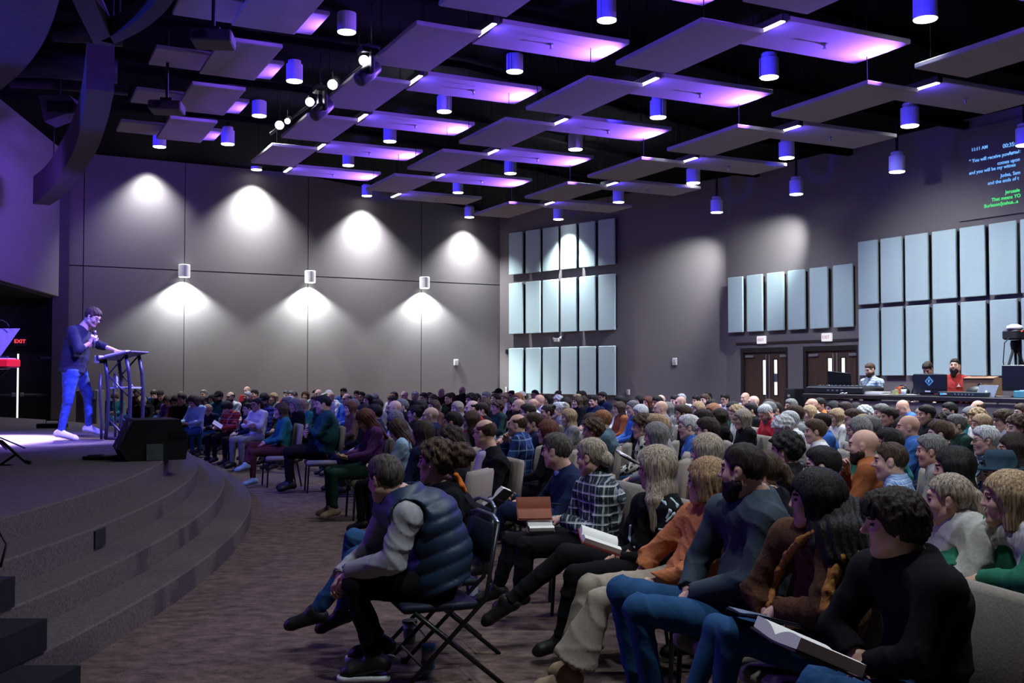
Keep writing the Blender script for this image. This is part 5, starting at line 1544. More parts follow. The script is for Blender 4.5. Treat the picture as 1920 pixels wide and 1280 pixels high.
def put(name, me, parent, mats=None, M=None):
    o = bpy.data.objects.new(name, me); COL.objects.link(o); o.parent = parent
    if M is not None: o.matrix_local = M
    if mats:
        for i, mm in enumerate(mats):
            if i < len(o.material_slots) and mm is not None:
                o.material_slots[i].link = 'OBJECT'; o.material_slots[i].material = mm
    return o


def head_M(J, s=1.0):
    M = Matrix([list(J['R'][i] * s) + [J['head'][i]] for i in range(3)] + [[0, 0, 0, 1]])
    return M


# ---------------------------------------------------------------- upholstered chairs
def chair_meshes():
    sb = MB(); sb.box((0.02, 0, 0.425), (0.235, 0.245, 0.045), bev=0.025)
    Rb_ = Matrix.Rotation(-0.12, 3, 'Y')
    bb = MB(); bb.box((-0.245, 0, 0.71), (0.035, 0.235, 0.235), Rb_, bev=0.03)
    fl = MB(); fl.tube([(0.22, 0.21, 0.39), (0.24, 0.22, 0.0)], 0.013, 8)
    rl = MB(); rl.tube([(-0.20, 0.21, 0.40), (-0.27, 0.23, 0.0)], 0.013, 8)
    fr = MB()
    for y in (-1, 1): fr.tube([(-0.20, y * 0.20, 0.39), (-0.245, y * 0.20, 0.55), (-0.262, y * 0.20, 0.68)], 0.011, 6)
    for x in (-0.19, 0.20): fr.tube([(x, -0.21, 0.385), (x, 0.21, 0.385)], 0.011, 6)
    return sb, bb, fl, rl, fr


cs = chair_meshes()
ch0 = empty('padded_chair', (0, -60, 0))
cs[0].build('seat', CHAIRM, ch0, True); cs[1].build('backrest', CHAIRM, ch0, True)
cs[4].build('frame', BLACK, ch0)
for sgn_ in (1, -1):
    for q_ in (2, 3):
        l_ = MB(); l_.add([(x, y * sgn_, z) for x, y, z in cs[q_].v], cs[q_].f); l_.build('leg', BLACK, ch0)
chair_used = [False]


def place_chair(x, y, rz, label, group='beige padded chairs'):
    c = ch0 if not chair_used[0] else copy_tree(ch0)
    chair_used[0] = True
    c.location = (x, y, 0); c.rotation_euler = (0, 0, rz); c.scale = (0.94, 0.94, 0.93)
    tag(c, label, 'chair', group)
    return c


# ---------------------------------------------------------------- the congregation
CROWD = '''
-9.72 25.50 1.12 y n f jacket teal d
-9.91 24.97 1.12 l k f shirt black d
-9.57 26.62 1.21 y k m shirt black d
-8.61 24.01 1.17 y n m shirt black d
-9.07 26.38 1.18 s d m hoodie blue d
-7.68 21.61 1.12 y l m shirt black d
-8.35 24.73 1.20 s k m shirt black d
-7.27 21.99 1.13 l n f shirt violet d
-6.72 20.81 1.15 l d f sweater maroon d
-8.37 26.34 1.12 l n f sweater black d
-6.42 20.25 1.22 s k m shirt black -
-5.91 19.30 1.19 l n f jersey lightblue dL
-6.47 21.57 1.13 l n f shirt brown d
-7.82 26.42 1.20 s g m shirt black gx
-6.38 22.13 1.16 l k f sweater darkgreen -
-5.91 20.95 1.24 k k m shirt teal x
-5.82 21.50 1.23 f d m shirt white x
-5.87 20.10 0.99 y l m hoodie navy dL
-5.14 18.80 1.09 y d m plaidred red dL
-6.75 26.50 1.27 b n m shirt red -
-5.73 22.55 1.21 c w m jacket black x
-6.19 25.02 1.23 s k m shirt red -
-4.62 18.20 1.10 s k m shirt navy gL
-4.32 17.59 1.19 p k f hoodie white ga
-5.28 22.14 1.19 B k f shirt black g
-5.42 23.63 1.17 B l f shirt grey -
-5.33 24.65 1.22 s g m shirt red -
-5.09 24.08 1.22 s g m shirt grey g
-5.31 25.34 1.18 s k f shirt black -
-4.63 19.38 1.20 k k m stripeblue blue xa
-4.11 19.17 1.18 w w f shirt grey -
-3.31 14.90 1.19 l n f tee teal aL
-3.98 18.38 1.20 B g f shirt black -
-3.62 17.36 1.19 B g f sweater black -
-3.61 17.92 1.17 l l f sweater teal a
-5.14 25.88 1.17 B a f shirt white -
-4.57 24.28 1.23 s k m shirt teal x
-3.53 18.72 1.22 s n m jacket darkgreen -
-4.39 23.57 1.24 b n m shirt grey -
-4.07 23.07 1.23 k w m shirt white -
-3.99 22.41 1.18 s k f shirt black -
-3.77 21.62 1.21 b n m shirt white -
-4.29 26.50 1.25 s k m shirt blue x
-3.21 20.20 1.22 f n m shirt blue g
-2.58 14.20 1.30 c k m jacket darkteal aHL
-3.37 21.22 1.21 s n m shirt grey -
-2.64 17.33 1.19 s g f shirt green -
-3.74 25.10 1.20 s k m shirt black -
-3.40 23.53 1.20 s k m shirt black g
-2.90 20.92 1.18 l k f sweater black -
-2.55 16.40 1.17 l a f sweater brown -
-2.02 14.18 1.19 l k f sweater black -
-2.98 22.49 1.17 l g f sweater black -
-2.31 17.86 1.17 s d f sweater grey -
-2.49 21.94 1.23 s n m shirt white -
-2.38 20.70 1.17 B d f shirt black -
-2.48 21.38 1.18 l r f shirt grey -
-1.81 13.66 1.21 s k m shirt navy -
-1.65 14.60 1.22 b n m shirt white gx
-2.40 23.18 1.21 b n m shirt black g
-2.21 23.70 1.21 s w m shirt white -
-1.67 15.73 1.23 s g m jacket black x
-1.87 22.01 1.21 s k m shirt black g
-1.34 15.19 1.22 s k m shirt white -
-1.26 13.53 1.19 u k f sweater black -
-1.63 11.60 1.19 l a f sweater purple dL
-1.45 13.01 1.12 l g f sweater black d
-1.14 10.45 1.13 l n f jacket denim d
-0.79 9.18 1.19 l d f sweater navy -
-1.85 23.26 1.18 B k f shirt black g
-1.63 21.37 1.18 l d f shirt grey -
-1.79 26.41 1.22 b n m shirt black -
-1.33 21.85 1.20 s k m jacket black -
-1.38 23.61 1.17 l d f shirt maroon -
-1.27 26.59 1.26 b n m jacket black gx
-0.78 19.64 1.23 w k m shirt black -
-0.75 22.07 1.19 s k f shirt black -
-0.53 21.38 1.24 s g m shirt grey g
-0.37 22.48 1.18 l d f shirt rust -
-0.33 24.86 1.24 k k m shirt black -
-0.17 23.44 1.16 w l f shirt white -
-0.03 26.16 1.17 u k f shirt black g
0.12 20.20 1.24 s r m shirt white -
0.19 21.38 1.23 k w m shirt grey -
0.56 25.46 1.21 s k m shirt black g
0.46 17.72 1.24 b n m shirt white -
1.11 25.33 1.18 u n f shirt brown -
0.72 21.21 1.18 l k f sweater black -
0.91 20.69 1.17 w w f shirt grey -
1.32 21.07 1.20 s l m shirt white -
1.53 23.44 1.22 s k m shirt black -
-1.33 17.68 1.16 l n f sweater brown -
-0.86 16.25 1.17 l s f shirt grey -
-0.55 14.29 1.24 f d m shirt red -
-0.49 18.44 1.17 B n f shirt black -
-0.44 14.85 1.20 s d m jacket black -
-0.25 17.22 1.16 w n f sweater darkgreen -
-0.01 18.73 1.16 l k f jacket black a
0.09 15.03 1.23 b n m shirt grey x
0.20 13.58 1.22 s d m jacket black g
0.31 16.06 1.21 b n m shirt white -
0.48 14.44 1.17 u d f sweater black -
0.65 14.97 1.19 u w f shirt grey -
0.76 15.73 1.17 B s f shirt blue -
0.97 19.00 1.17 l k f shirt black -
1.37 20.36 1.17 l d f sweater black -
0.71 13.15 1.16 l l f sweater grey -
-0.97 12.36 1.20 b n m jacket navy -
-0.59 10.37 1.22 c k m jacket black -
-0.48 12.10 1.17 l n f sweater black -
0.05 10.51 1.20 f n m plaidblue blue h
0.23 11.17 1.18 P n f jacket navy a
0.33 9.83 1.17 l a f sweater black -
-0.48 7.92 1.20 w d f sweater black -
1.64 24.23 1.21 s d m shirt black -
1.50 19.15 1.22 s k m shirt navy -
1.88 21.69 1.23 s k m hoodie navy x
1.24 19.81 1.18 l n f sweater black -
1.80 17.40 1.24 s k m shirt white -
1.65 16.11 1.17 l n f sweater rust -
1.74 15.01 1.21 c g m shirt blue g
2.15 18.76 1.17 B k f shirt black -
2.59 21.23 1.16 B k f shirt grey -
2.58 19.83 1.17 B a f shirt black -
2.69 18.91 1.21 b n m shirt white g
2.47 17.69 1.23 s k m shirt black -
2.05 14.38 1.22 b n m shirt grey -
1.71 13.94 1.19 B w f sweater black -
2.40 16.14 1.16 l g f shirt grey g
2.78 17.23 1.22 b l m jacket darkgreen x
3.05 19.46 1.21 s k m shirt black -
3.47 21.33 1.20 s w m shirt white g
3.68 20.80 1.18 s k f shirt blue -
3.61 19.50 1.23 s n m shirt brown x
4.20 22.37 1.21 s k m shirt rust -
3.18 16.60 1.20 s k m shirt white -
2.73 15.33 1.19 l l f shirt grey -
2.15 13.10 1.22 s n m shirt black -
2.80 14.52 1.19 B r f sweater green -
4.23 20.70 1.21 s k m shirt white g
3.17 14.99 1.20 B k f sweater green -
2.52 12.68 1.18 l d f sweater black -
0.93 10.81 1.22 c r m shirt slate x
1.29 10.38 1.20 w n f print white -
0.78 10.16 1.17 w n f sweater black -
0.88 11.70 1.16 l n f sweater grey -
1.49 11.21 1.17 B s f sweater white -
1.22 8.88 1.19 B g f jacket black -
1.33 9.55 1.24 s l m shirt grey g
1.69 9.98 1.22 s w m shirt blue g
1.71 9.14 1.23 s d m jacket navy g
2.04 11.15 1.23 s d m shirt grey -
1.28 6.89 1.21 B s f sweater purple -
4.52 20.20 1.23 b n m shirt white -
4.00 17.28 1.23 b n m jacket black -
3.53 15.42 1.18 s k f shirt black -
3.60 14.61 1.22 s g m shirt navy -
4.01 16.31 1.20 l d f shirt black -
3.98 15.75 1.18 s k f jacket black -
4.46 16.65 1.21 s g m shirt green -
3.35 12.36 1.24 s n m shirt grey -
4.56 15.87 1.22 b n m shirt white -
4.98 16.86 1.22 s k m shirt orange -
3.01 14.00 1.18 w l f shirt white -
2.68 12.14 1.19 B s f sweater black g
3.29 13.51 1.18 c w m shirt red xd
3.07 11.54 1.20 s w m shirt white g
4.08 14.32 1.17 l l f striped white -
4.72 15.33 1.20 l k f sweater black -
4.62 14.46 1.22 s d m shirt grey -
4.12 13.25 1.16 l l f shirt white -
5.25 15.94 1.16 l k f sweater black -
3.72 11.36 1.23 s n m shirt grey g
4.65 13.77 1.18 w w f shirt grey -
4.68 13.20 1.23 s g m shirt slate -
2.73 10.48 1.16 w w f striped blue gd
2.87 9.88 1.18 s n f shirt white -
3.27 11.02 1.18 c d m tee blue gx
3.54 10.53 1.19 B l f sweater brown -
3.07 9.24 1.22 l g f sweater green g
3.42 9.98 1.21 s g m shirt black -
1.83 6.99 1.21 w k m shirt black -
1.80 6.06 1.19 s k m jacket darkgreen g
2.38 7.07 1.22 b n m shirt rust xh
2.29 6.32 1.18 c n m check blue G
1.37 5.70 1.18 p n f jacket black -
5.56 14.82 1.20 b n m shirt blue d
4.51 12.46 1.21 s d m shirt black -
5.07 12.75 1.23 s k m shirt black -
5.33 13.53 1.17 B s f jacket black -
5.82 13.86 1.23 s k m shirt black -
6.40 14.33 1.24 f n m shirt grey g
5.84 13.30 1.18 B g f shirt teal -
5.69 12.76 1.18 w l f shirt white -
4.95 11.94 1.16 w d f print white -
3.61 8.80 1.22 s n m shirt navy -
4.61 10.82 1.19 s g f jacket darkgreen -
5.03 11.18 1.17 B l f shirt grey -
5.45 11.55 1.21 y n m shirt white g
5.08 10.51 1.19 B l f shirt black -
4.81 9.90 1.21 w n m shirt black -
6.69 13.67 1.22 s n m shirt red -
3.59 9.45 1.22 b n m shirt blue -
4.05 10.76 1.14 B d f sweater black gd
2.84 7.86 1.20 s k m jacket teal -
2.92 7.27 1.19 s g f sweater grey -
2.38 5.63 1.21 l k f shirt lightblue -
3.75 8.26 1.20 s w m scarf navy g
3.58 7.46 1.18 l d f sweater black -
'''
SPK = Vector((-5.9, 14.6)); STC = Vector((-22, 7))
TOPN = {'shirt': 'shirt', 'sweater': 'sweater', 'jacket': 'jacket', 'hoodie': 'hoodie', 'tee': 't-shirt', 'jersey': 'jersey', 'print': 'print blouse', 'striped': 'striped top', 'check': 'check shirt', 'plaidred': 'plaid shirt', 'plaidblue': 'plaid shirt', 'stripeblue': 'striped hoodie', 'scarf': 'jacket and patterned scarf'}
COLN = {'darkgreen': 'dark green', 'darkteal': 'dark teal', 'lightblue': 'light blue'}


def px_of(x, y, z):
    v = Vector((x, y, z)) - EYE
    return 960 + FPX * v.x / (v.y * CP + v.z * SP)


people = []
rs = random.Random(11)
for ln in CROWD.strip().splitlines():
    X, Y, ZT_, st, hc, sx, tk, tc, fl = ln.split()
    X, Y, ZT_ = float(X), float(Y), float(ZT_)
    fem = sx == 'f'; wide = 0.9 if 'H' in fl else (0.35 if (not fem and rs.random() < 0.3) else 0.0)
    pose = 'read' if 'd' in fl else ('fold' if 'a' in fl else ('chin' if 'h' in fl else 'lap'))
    if st in 'l' and tk == 'tee': pose = 'cross'
    if hc == 'a' and tc == 'purple': pose = 'read'
    J, m = proto(pose, fem, wide)
    th = {'b': 0, 'c': 0.008, 's': 0.03, 'y': 0.03, 'w': 0.03, 'B': 0.024, 'l': 0.02}.get(st, 0.012)
    sc_ = ZT_ / (J['head'][2] + 0.118 + th - 0.02 * (pose == 'read'))
    d1 = (SPK - Vector((X, Y))).normalized(); d2 = (STC - Vector((X, Y))).normalized()
    dv = d1 * 0.5 + d2 * 0.5
    yaw = math.atan2(dv.y, dv.x) + rs.uniform(-0.16, 0.16)
    if 'd' in fl: yaw += rs.uniform(-0.2, 0.2)
    if 'L' in fl: yaw = math.radians({'jersey': 238, 'plaidred': 232, 'stripeblue': 222, 'tee': 203, 'jacket': 196, 'sweater': 200}.get(tk, 242 if st == 'y' else 220))
    pants = rs.choice(['black', 'black', 'navy', 'jeans', 'grey', 'black'])
    shoe_c = 'dark'
    if 'L' in fl: pants = {'hoodie': 'jeans', 'jersey': 'jeans', 'tee': 'maroon', 'sweater': 'darkgreen'}.get(tk, 'black'); shoe_c = {'tee': 'blue', 'jersey': 'white', 'sweater': 'tan'}.get(tk, 'dark')
    hx_ = J['head'][0] * sc_
    r = empty('person', (X - math.cos(yaw) * hx_, Y - math.sin(yaw) * hx_, 0), yaw)
    r.scale = (sc_,) * 3
    sk = SKIN[rs.choice([0, 0, 1, 2, 2, 1])] if hc != 'k' else SKIN[rs.choice([0, 1, 1, 2, 3])]
    hm = HAIRM[hc]
    put('body', m['body'], r, [sk, LIPM, hm, EYEM])
    tm = PATT[tk][1] if tk in PATT and tk not in ('jersey',) else cloth(tc)
    put(TOPN[tk].split()[-1].replace('-', '') if tk != 'scarf' else 'jacket', m['top'], r, [tm])
    near_ = Y < 16
    put('trousers', m['trousers'], r, [cloth(pants)])
    if True:
        for s_ in m['shoes']: put('shoe', s_, r, [SHOEM[shoe_c]])
    HM = head_M(J)
    if st == 'k':
        put('cap', CAPM, r, [cloth({'k': 'black', 'w': 'cream'}.get(hc, 'navy'))], HM); put('hair', hproto('c', fem), r, [HAIRM['d']], HM)
    elif st != 'b': put('hair', hproto(st, fem), r, [hm], HM)
    if 'x' in fl: put('beard', BEARD, r, [HAIRM['d' if hc in 'bn' else ('g' if hc == 'w' else hc)]], HM)
    if 'g' in fl: put('glasses', GLASS, r, None, HM)
    if 'G' in fl: put('sunglasses', GLASS, r, None, HM @ Matrix.Translation((-0.045, 0, 0.082)) @ Matrix.Rotation(-0.5, 4, 'Y'))
    if tk == 'scarf':
        b_ = MB(); b_.tube([(-0.03 + 0.105 * math.cos(a), 0.105 * math.sin(a), 1.02 - 0.03 * math.cos(a)) for a in [2 * math.pi * i / 14 for i in range(15)]], 0.035, 8)
        b_.tube([(0.08, 0.03, 1.0), (0.11, 0.05, 0.85), (0.12, 0.05, 0.68)], 0.045, 8)
        b_.build('scarf', mat_pattern('zigzag scarf', (0.42, 0.46, 0.52), [((0.6, 0.3, 0.8), 30, 0.5, (0.02, 0.03, 0.07), 1), ((-0.6, 0.3, 0.8), 16, 0.3, (0.1, 0.2, 0.32), 0.8)]), r, True)
    ex = []
    tn = (COLN.get(tc, tc) + ' ' if tk not in ('print',) else '') + TOPN[tk]
    if tk == 'print': tn = 'black-and-white ' + TOPN[tk]
    if 'g' in fl: ex.append('glasses')
    if 'G' in fl: ex.append('sunglasses on head')
    if st == 'k': ex.append('cap')
    if 'd' in fl: ex.append('head bowed')
    elif 'a' in fl: ex.append('arms folded')
    elif 'h' in fl: ex.append('hand at chin')
    px = px_of(X, Y, ZT_)
    sec = 'below first wall lamp' if px < 461 else 'below second wall lamp' if px < 690 else 'below third wall lamp' if px < 938 else 'before back-wall panels' if px < 1160 else 'before bare back wall' if px < 1375 else 'before double doors' if px < 1512 else 'before sound desk'
    band = 'back rows' if Y > 18.5 else 'middle rows' if Y > 11 else 'front rows'
    people.append((r, 'person in ' + tn + (', ' + ' and '.join(ex) if ex else ''), band + ' ' + sec, px, Y, yaw, X, pose, fl))
cnt = {}
for p in people: cnt.setdefault((p[1], p[2]), []).append(p)
for (a, b), g in cnt.items():
    g.sort(key=lambda p: p[3])
    for i, p in enumerate(g):
        lab = a + ', ' + b if len(g) == 1 else a + ', ' + ORD[i] + ' from left, ' + b
        tag(p[0], lab, 'person', 'seated congregation')
cg = {}
for p in people:
    if (p[4] < 14.5 or 'L' in p[8]) and not ('d' in p[8] and p[4] > 17): cg.setdefault(p[2], []).append(p)
for b, g in cg.items():
    for i, p in enumerate(g): place_chair(p[0].location.x, p[0].location.y, p[5], 'beige padded chair, %s from left among those in %s' % (ORD[i], b))

# ---------------------------------------------------------------- the people close by, each posed on its own
def near(label, d, phi, head, neck, pelx, L, Rr=None, s=0.95, fem=False, heavy=0.0, skin=0, hair=None, hairc='d', hres=0.0055, res=0.0095,
         top=('sweater', 'black', 'crew'), trousers='black', shoes='dark', flare=0.0, skirt=0.0, beard=None, glasses=False, hz=None, curl=0.6, hd=None, wr_amp=1.0, seed=0, topmat=None, vest=None, arm_loose=None, topstyle='', back=0.04, pelz=0.52, beardm=None, group=None, loose=0.0, dR=None):
    """px joints: head (x, y, yaw deg, pitch), neck (x, y), L dict of the camera-side joints, Rr overrides for the far side"""
    ph = math.radians(phi); fw = A3(math.cos(ph), math.sin(ph), 0); lat = A3(-math.sin(ph), math.cos(ph), 0)
    P = lambda x, y, dy=0.0: np.array(at_depth(x, y, d + dy))
    J = dict(lat=lat)
    J['neck'] = P(*neck); J['head'] = P(head[0], head[1]); J['R'] = frame(math.radians(head[2]), head[3], head[4] if len(head) > 4 else 0.0)
    pz = P(pelx, 1000); J['pel'] = A3(pz[0], pz[1], pelz)
    J['waist'] = J['pel'] * 0.66 + J['neck'] * 0.34 - fw * back * 0.9; J['chest'] = J['pel'] * 0.30 + J['neck'] * 0.70 - fw * back
    off = dict(sh=0.165 if fem else 0.185, el=0.235, wr=0.07, hip=0.10, kn=0.115, an=0.11, toe=0.12)
    dfl = dict(hip=None)
    for k_ in ('sh', 'el', 'wr', 'hip', 'kn', 'an', 'toe'):
        o_ = off[k_] * s
        if k_ == 'hip':
            J['hipL'] = J['pel'] + lat * o_ + fw * 0.03 - A3(0, 0, 0.01); J['hipR'] = J['pel'] - lat * o_ + fw * 0.03 - A3(0, 0, 0.01); continue
        if k_ in L:
            q = L[k_]; J[k_ + 'L'] = P(q[0], q[1], lat[1] * o_ + (q[2] if len(q) > 2 else 0))
        elif k_ == 'sh': J['shL'] = J['neck'] - A3(0, 0, 0.05) + lat * o_ - fw * 0.01
        elif k_ == 'toe': J['toeL'] = J['anL'] + fw * 0.17 * s + A3(0, 0, -0.06)
        if Rr and k_ in Rr:
            q = Rr[k_]; J[k_ + 'R'] = P(q[0], q[1], -lat[1] * o_ + (q[2] if len(q) > 2 else 0))
        else: J[k_ + 'R'] = J[k_ + 'L'] - lat * 2 * o_
    # bones never longer than real ones
    for sd in SIDES:
        for a, b, mx_ in (('sh', 'el', 0.32), ('el', 'wr', 0.275), ('hip', 'kn', 0.47), ('kn', 'an', 0.44)):
            v = J[b + sd] - J[a + sd]; l = np.linalg.norm(v)
            if l > mx_ * s * 1.04: J[b + sd] = J[a + sd] + v * (mx_ * s * 1.04 / l)
    for sd in SIDES:
        a = J['an' + sd]; a[2] = max(a[2], 0.095); t = J['toe' + sd]; t[2] = max(t[2], 0.04)
        v = t - a; l = np.linalg.norm(v)
        if abs(l - 0.19 * s) > 0.03: J['toe' + sd] = a + v / max(l, 1e-6) * 0.19 * s
        J['toe' + sd][2] = max(J['toe' + sd][2], 0.04)
    hd = hd or {}
    for sd, y in (('L', 1), ('R', -1)):
        v = J['wr' + sd] - J['el' + sd]; v = v / np.linalg.norm(v)
        dfl = (v * 0.8 - lat * y * 0.35 - A3(0, 0, 0.3), A3(0, 0, 1) + lat * y * 0.4 + fw * 0.3, curl)
        J['hd' + sd] = hd.get(sd, dfl)
    F = figure(J, res=res, hres=hres, fem=fem, heavy=heavy, s=s, top=topstyle, collar=top[2], flare=flare, skirt=skirt, seed=seed, wr_amp=wr_amp, loose=loose, arm_loose=arm_loose)
    base = J['pel'].copy(); base[2] = 0
    r = empty('person', base, 0, label, 'person', group)

    def part(name, q, mats, cls=None):
        q = [(V - base, Q) for V, Q in q]
        me = to_mesh(name, q, mats, cls)
        o = bpy.data.objects.new(name, me); COL.objects.link(o); o.parent = r; return o
    hm = HAIRM[hairc]
    part('body', F['body'], [SKIN[skin], LIPM, hm, EYEM], head_class(J['head'] - base, J['R'], s))
    part(top[0], F['top'], [topmat or cloth(top[1])])
    part('trousers', F['trousers'], [cloth(trousers) if isinstance(trousers, str) else trousers])
    for q in F['shoes']: part('shoe', [q], [SHOEM[shoes]])
    M = Matrix([list(J['R'][i] * s) + [J['head'][i] - base[i]] for i in range(3)] + [[0, 0, 0, 1]])

    def hp(name, q, m_):
        V, Q = q
        V = (V * s) @ J['R'].T + J['head']
        part(name, [(V, Q)], [m_])
    if hair: hp('hair', hair_mesh(hair, 0.0065, seed), hm)
    if beard is not None: hp('beard', beard_mesh(0.006, beard), HAIRM[beardm or hairc])
    if glasses:
        g_ = glasses_mb(); o = g_.build('glasses', GLM, r); o.matrix_local = M
    return r, J, part, M


def extra(J, r, part, name, prims, m_, res=0.010, pre=None):
    """another garment piece: prims is a function of (grid, J)"""
    ks = [k_ for k_ in ('pel', 'waist', 'chest', 'neck', 'head', 'shL', 'shR', 'elL', 'elR', 'wrL', 'wrR') if k_ in J]
    g = G(*bounds(J, ks, 0.24), res)
    prims(g, J)
    return part(name, [g.mesh()], [m_])


def along(J, amp, per):
    u = J['neck'] - J['pel']; u = u / np.linalg.norm(u); return u


from mathutils.bvhtree import BVHTree


def surface_path(root, part_name, px, d0):
    """points where sight lines through px meet one garment of a person"""
    o = [c for c in root.children if c.name.split('.')[0] == part_name][0]
    off = Vector(root.location)
    bv = BVHTree.FromPolygons([v.co + off for v in o.data.vertices], [tuple(p.vertices) for p in o.data.polygons])
    out = []; d = d0
    for x, y in px:
        r = ray(x, y).normalized(); h = bv.ray_cast(EYE, r)
        if h[0] is not None: d = h[0].y
        out.append(np.array(at_depth(x, y, d)))
    return out


def edge_on(root, part_name, px, d0, rad, lift=0.0):
    P_ = surface_path(root, part_name, px, d0)

    def f(g, J):
        for a_, b_ in zip(P_[:-1], P_[1:]): g.cap(a_ - A3(0, lift, 0), b_ - A3(0, lift, 0), rad, rad, 0.012)
    return f


# man in the quilted vest on the folding chair
LSH = mat('sneaker', (0.015, 0.018, 0.022), 0.6)
N1, J1, part1, M1 = near('person in navy quilted vest leaning forward on the folding chair', 5.5, 200, (722, 899, 140, 0.18), (757, 928), 818,
                         dict(sh=(762, 968), el=(736, 1052), wr=(646, 1074), kn=(666, 1098), an=(702, 1238), toe=(640, 1265)),
                         dict(wr=(640, 1078), kn=(655, 1090), an=(712, 1205), toe=(655, 1232)), s=0.97, heavy=0.25, hair='s', hairc='e', hres=0.005,
                         top=('sweater', 'cream', 'crew'), topmat=mat('cloth pale grey', (0.36, 0.36, 0.40), 0.92, var=0.08, scale=70, spec=0.1), trousers='black', back=0.075, curl=0.9, seed=2, loose=-0.004, arm_loose=0.017)


def vest_prims(g, J):
    lat = J['lat']
    trunk(g, J, lat, 0.034, 0.97, 1.0, 0.35)
    u = J['neck'] - J['pel']; u = u / np.linalg.norm(u)
    A = g.grid_frame(J['pel'], np.stack([u, lat, np.cross(u, lat)], 1))
    g.D = g.D - (0.010 * np.abs(np.sin(A[0] * math.pi / 0.078 + 0.25 * np.sin(A[1] * 12))) ** 0.6).astype(np.float32)
    g.cap(J['neck'] - u * 0.02, J['neck'] + u * 0.045, 0.085, 0.080, 0.02)
    g.cap(J['neck'] + u * 0.055, J['neck'] + u * 0.3, 0.10, 0.13, 0.006, sub=True)
    for sd, y in (('L', 1), ('R', -1)):
        g.cap(J['sh' + sd] + lat * y * 0.055, J['sh' + sd] + lat * y * 0.25, 0.095, 0.16, 0.01, sub=True)
        g.cap(J['sh' + sd] + lat * y * 0.03 - A3(0, 0, 0.09), J['sh' + sd] + lat * y * 0.25 - A3(0, 0, 0.12), 0.07, 0.12, 0.01, sub=True)
    g.cut(J['pel'] - u * 0.04, -u)


extra(J1, N1, part1, 'vest', vest_prims, mat('navy quilted nylon', (0.012, 0.030, 0.068), 0.5, var=0.1, scale=30, spec=0.4))
for sd in SIDES:
    a, t = J1['an' + sd], J1['toe' + sd]
    d_ = (t - a); d_[2] = 0; d_ /= np.linalg.norm(d_)
    g = G(np.minimum(a, t) - 0.14, np.maximum(a, t) + 0.14, 0.007)
    z_ = min(a[2] - 0.085, 10)
    hl = a - d_ * 0.04; hl = A3(hl[0], hl[1], max(z_, 0.014)); tl = A3(t[0], t[1], max(z_, 0.014)) - d_ * 0.02
    g.cap(hl, tl, 0.046, 0.044, 0.01, np.cross(d_, A3(0, 0, 1)), 1.1)
    g.cut(hl + A3(0, 0, 0.014), A3(0, 0, 1)); g.cut(hl - A3(0, 0, 0.014), A3(0, 0, -1))
    part1('sole', [g.mesh()], [SHOEM['white']])

# woman with the curly bun
N2, J2, part2, M2 = near('person in black jacket and orange scarf beside the quilted vest', 6.1, 197, (816, 868, 165, -0.02), (837, 912), 826,
                         dict(sh=(846, 935), el=(838, 1010), wr=(745, 1015), kn=(640, 1043), an=(590, 1150), toe=(520, 1182)),
                         dict(kn=(660, 1010), an=(640, 1160), toe=(575, 1195)), s=0.97, fem=True, hair='w', hairc='n', top=('jacket', 'black', 'hood'), trousers='jeans', seed=5, back=0.05)


def bun(g, J):
    rr2 = random.Random(2)
    c0 = np.array(at_depth(864, 852, 6.08))
    for i in range(170):
        v = A3(rr2.gauss(0, 1), rr2.gauss(0, 1), rr2.gauss(0, 1)); v /= np.linalg.norm(v)
        g.ell(c0 + v * A3(0.075, 0.07, 0.062) * rr2.uniform(0.55, 1.08), (0.020, 0.020, 0.020), np.eye(3), 0.008)
    g.D = g.D + (0.006 * np.sin(90 * g.ax[0][:, None, None]) * np.sin(95 * g.ax[1][None, :, None]) * np.sin(85 * g.ax[2][None, None, :])).astype(np.float32)


extra(J2, N2, part2, 'hair_bun', bun, HAIRM['n'], 0.006)


extra(J2, N2, part2, 'scarf', edge_on(N2, 'jacket', [(855, 890), (860, 899), (866, 910), (871, 920)], 6.0, 0.016), mat('orange scarf', (0.85, 0.22, 0.02), 0.8, var=0.1), 0.007)

# black suit in front of the beige chair
N11, J11, part11, M11 = near('person in black suit and lavender shirt, glasses on a strap', 8.8, 200, (908, 812, 150, 0.08), (922, 845), 905,
                             dict(sh=(938, 868), el=(925, 930), wr=(868, 905), kn=(815, 930), an=(820, 1010)), s=0.97, heavy=0.2, hair='f', hairc='n', hres=0.007, res=0.012,
                             top=('suit_jacket', 'black', 'shirt'), glasses=True, seed=7)


def lav(g, J):
    fw = A3(math.cos(math.radians(200)), math.sin(math.radians(200)), 0)
    g.cap(J['chest'] + fw * 0.10 + A3(0, 0, 0.09), J['waist'] + fw * 0.125 - A3(0, 0, 0.02), 0.05, 0.05, 0.02, J['lat'], 1.3)
    g.cap(J['neck'] + A3(0, 0, 0.0), J['neck'] + A3(0, 0, 0.03), 0.080, 0.074, 0.02)
    g.cap(J['neck'] + A3(0, 0, 0.045), J['neck'] + A3(0, 0, 0.3), 0.085, 0.13, 0.005, sub=True)


extra(J11, N11, part11, 'shirt', lav, mat('lavender shirt', (0.48, 0.42, 0.62), 0.85, var=0.06), 0.009)

# navy jacket with a book
N12, J12, part12, M12 = near('person in navy jacket with blue collar holding an open white book', 7.6, 198, (1043, 846, 152, 0.06), (1060, 884), 1062,
                             dict(sh=(1085, 912), el=(1040, 975), wr=(962, 936), kn=(905, 945), an=(900, 1060)), dict(wr=(955, 930)), s=1.0, heavy=0.25, hair='s', hairc='e', hres=0.006, res=0.011,
                             top=('jacket', 'navy', 'shirt'), trousers='navy', seed=4, curl=0.8)


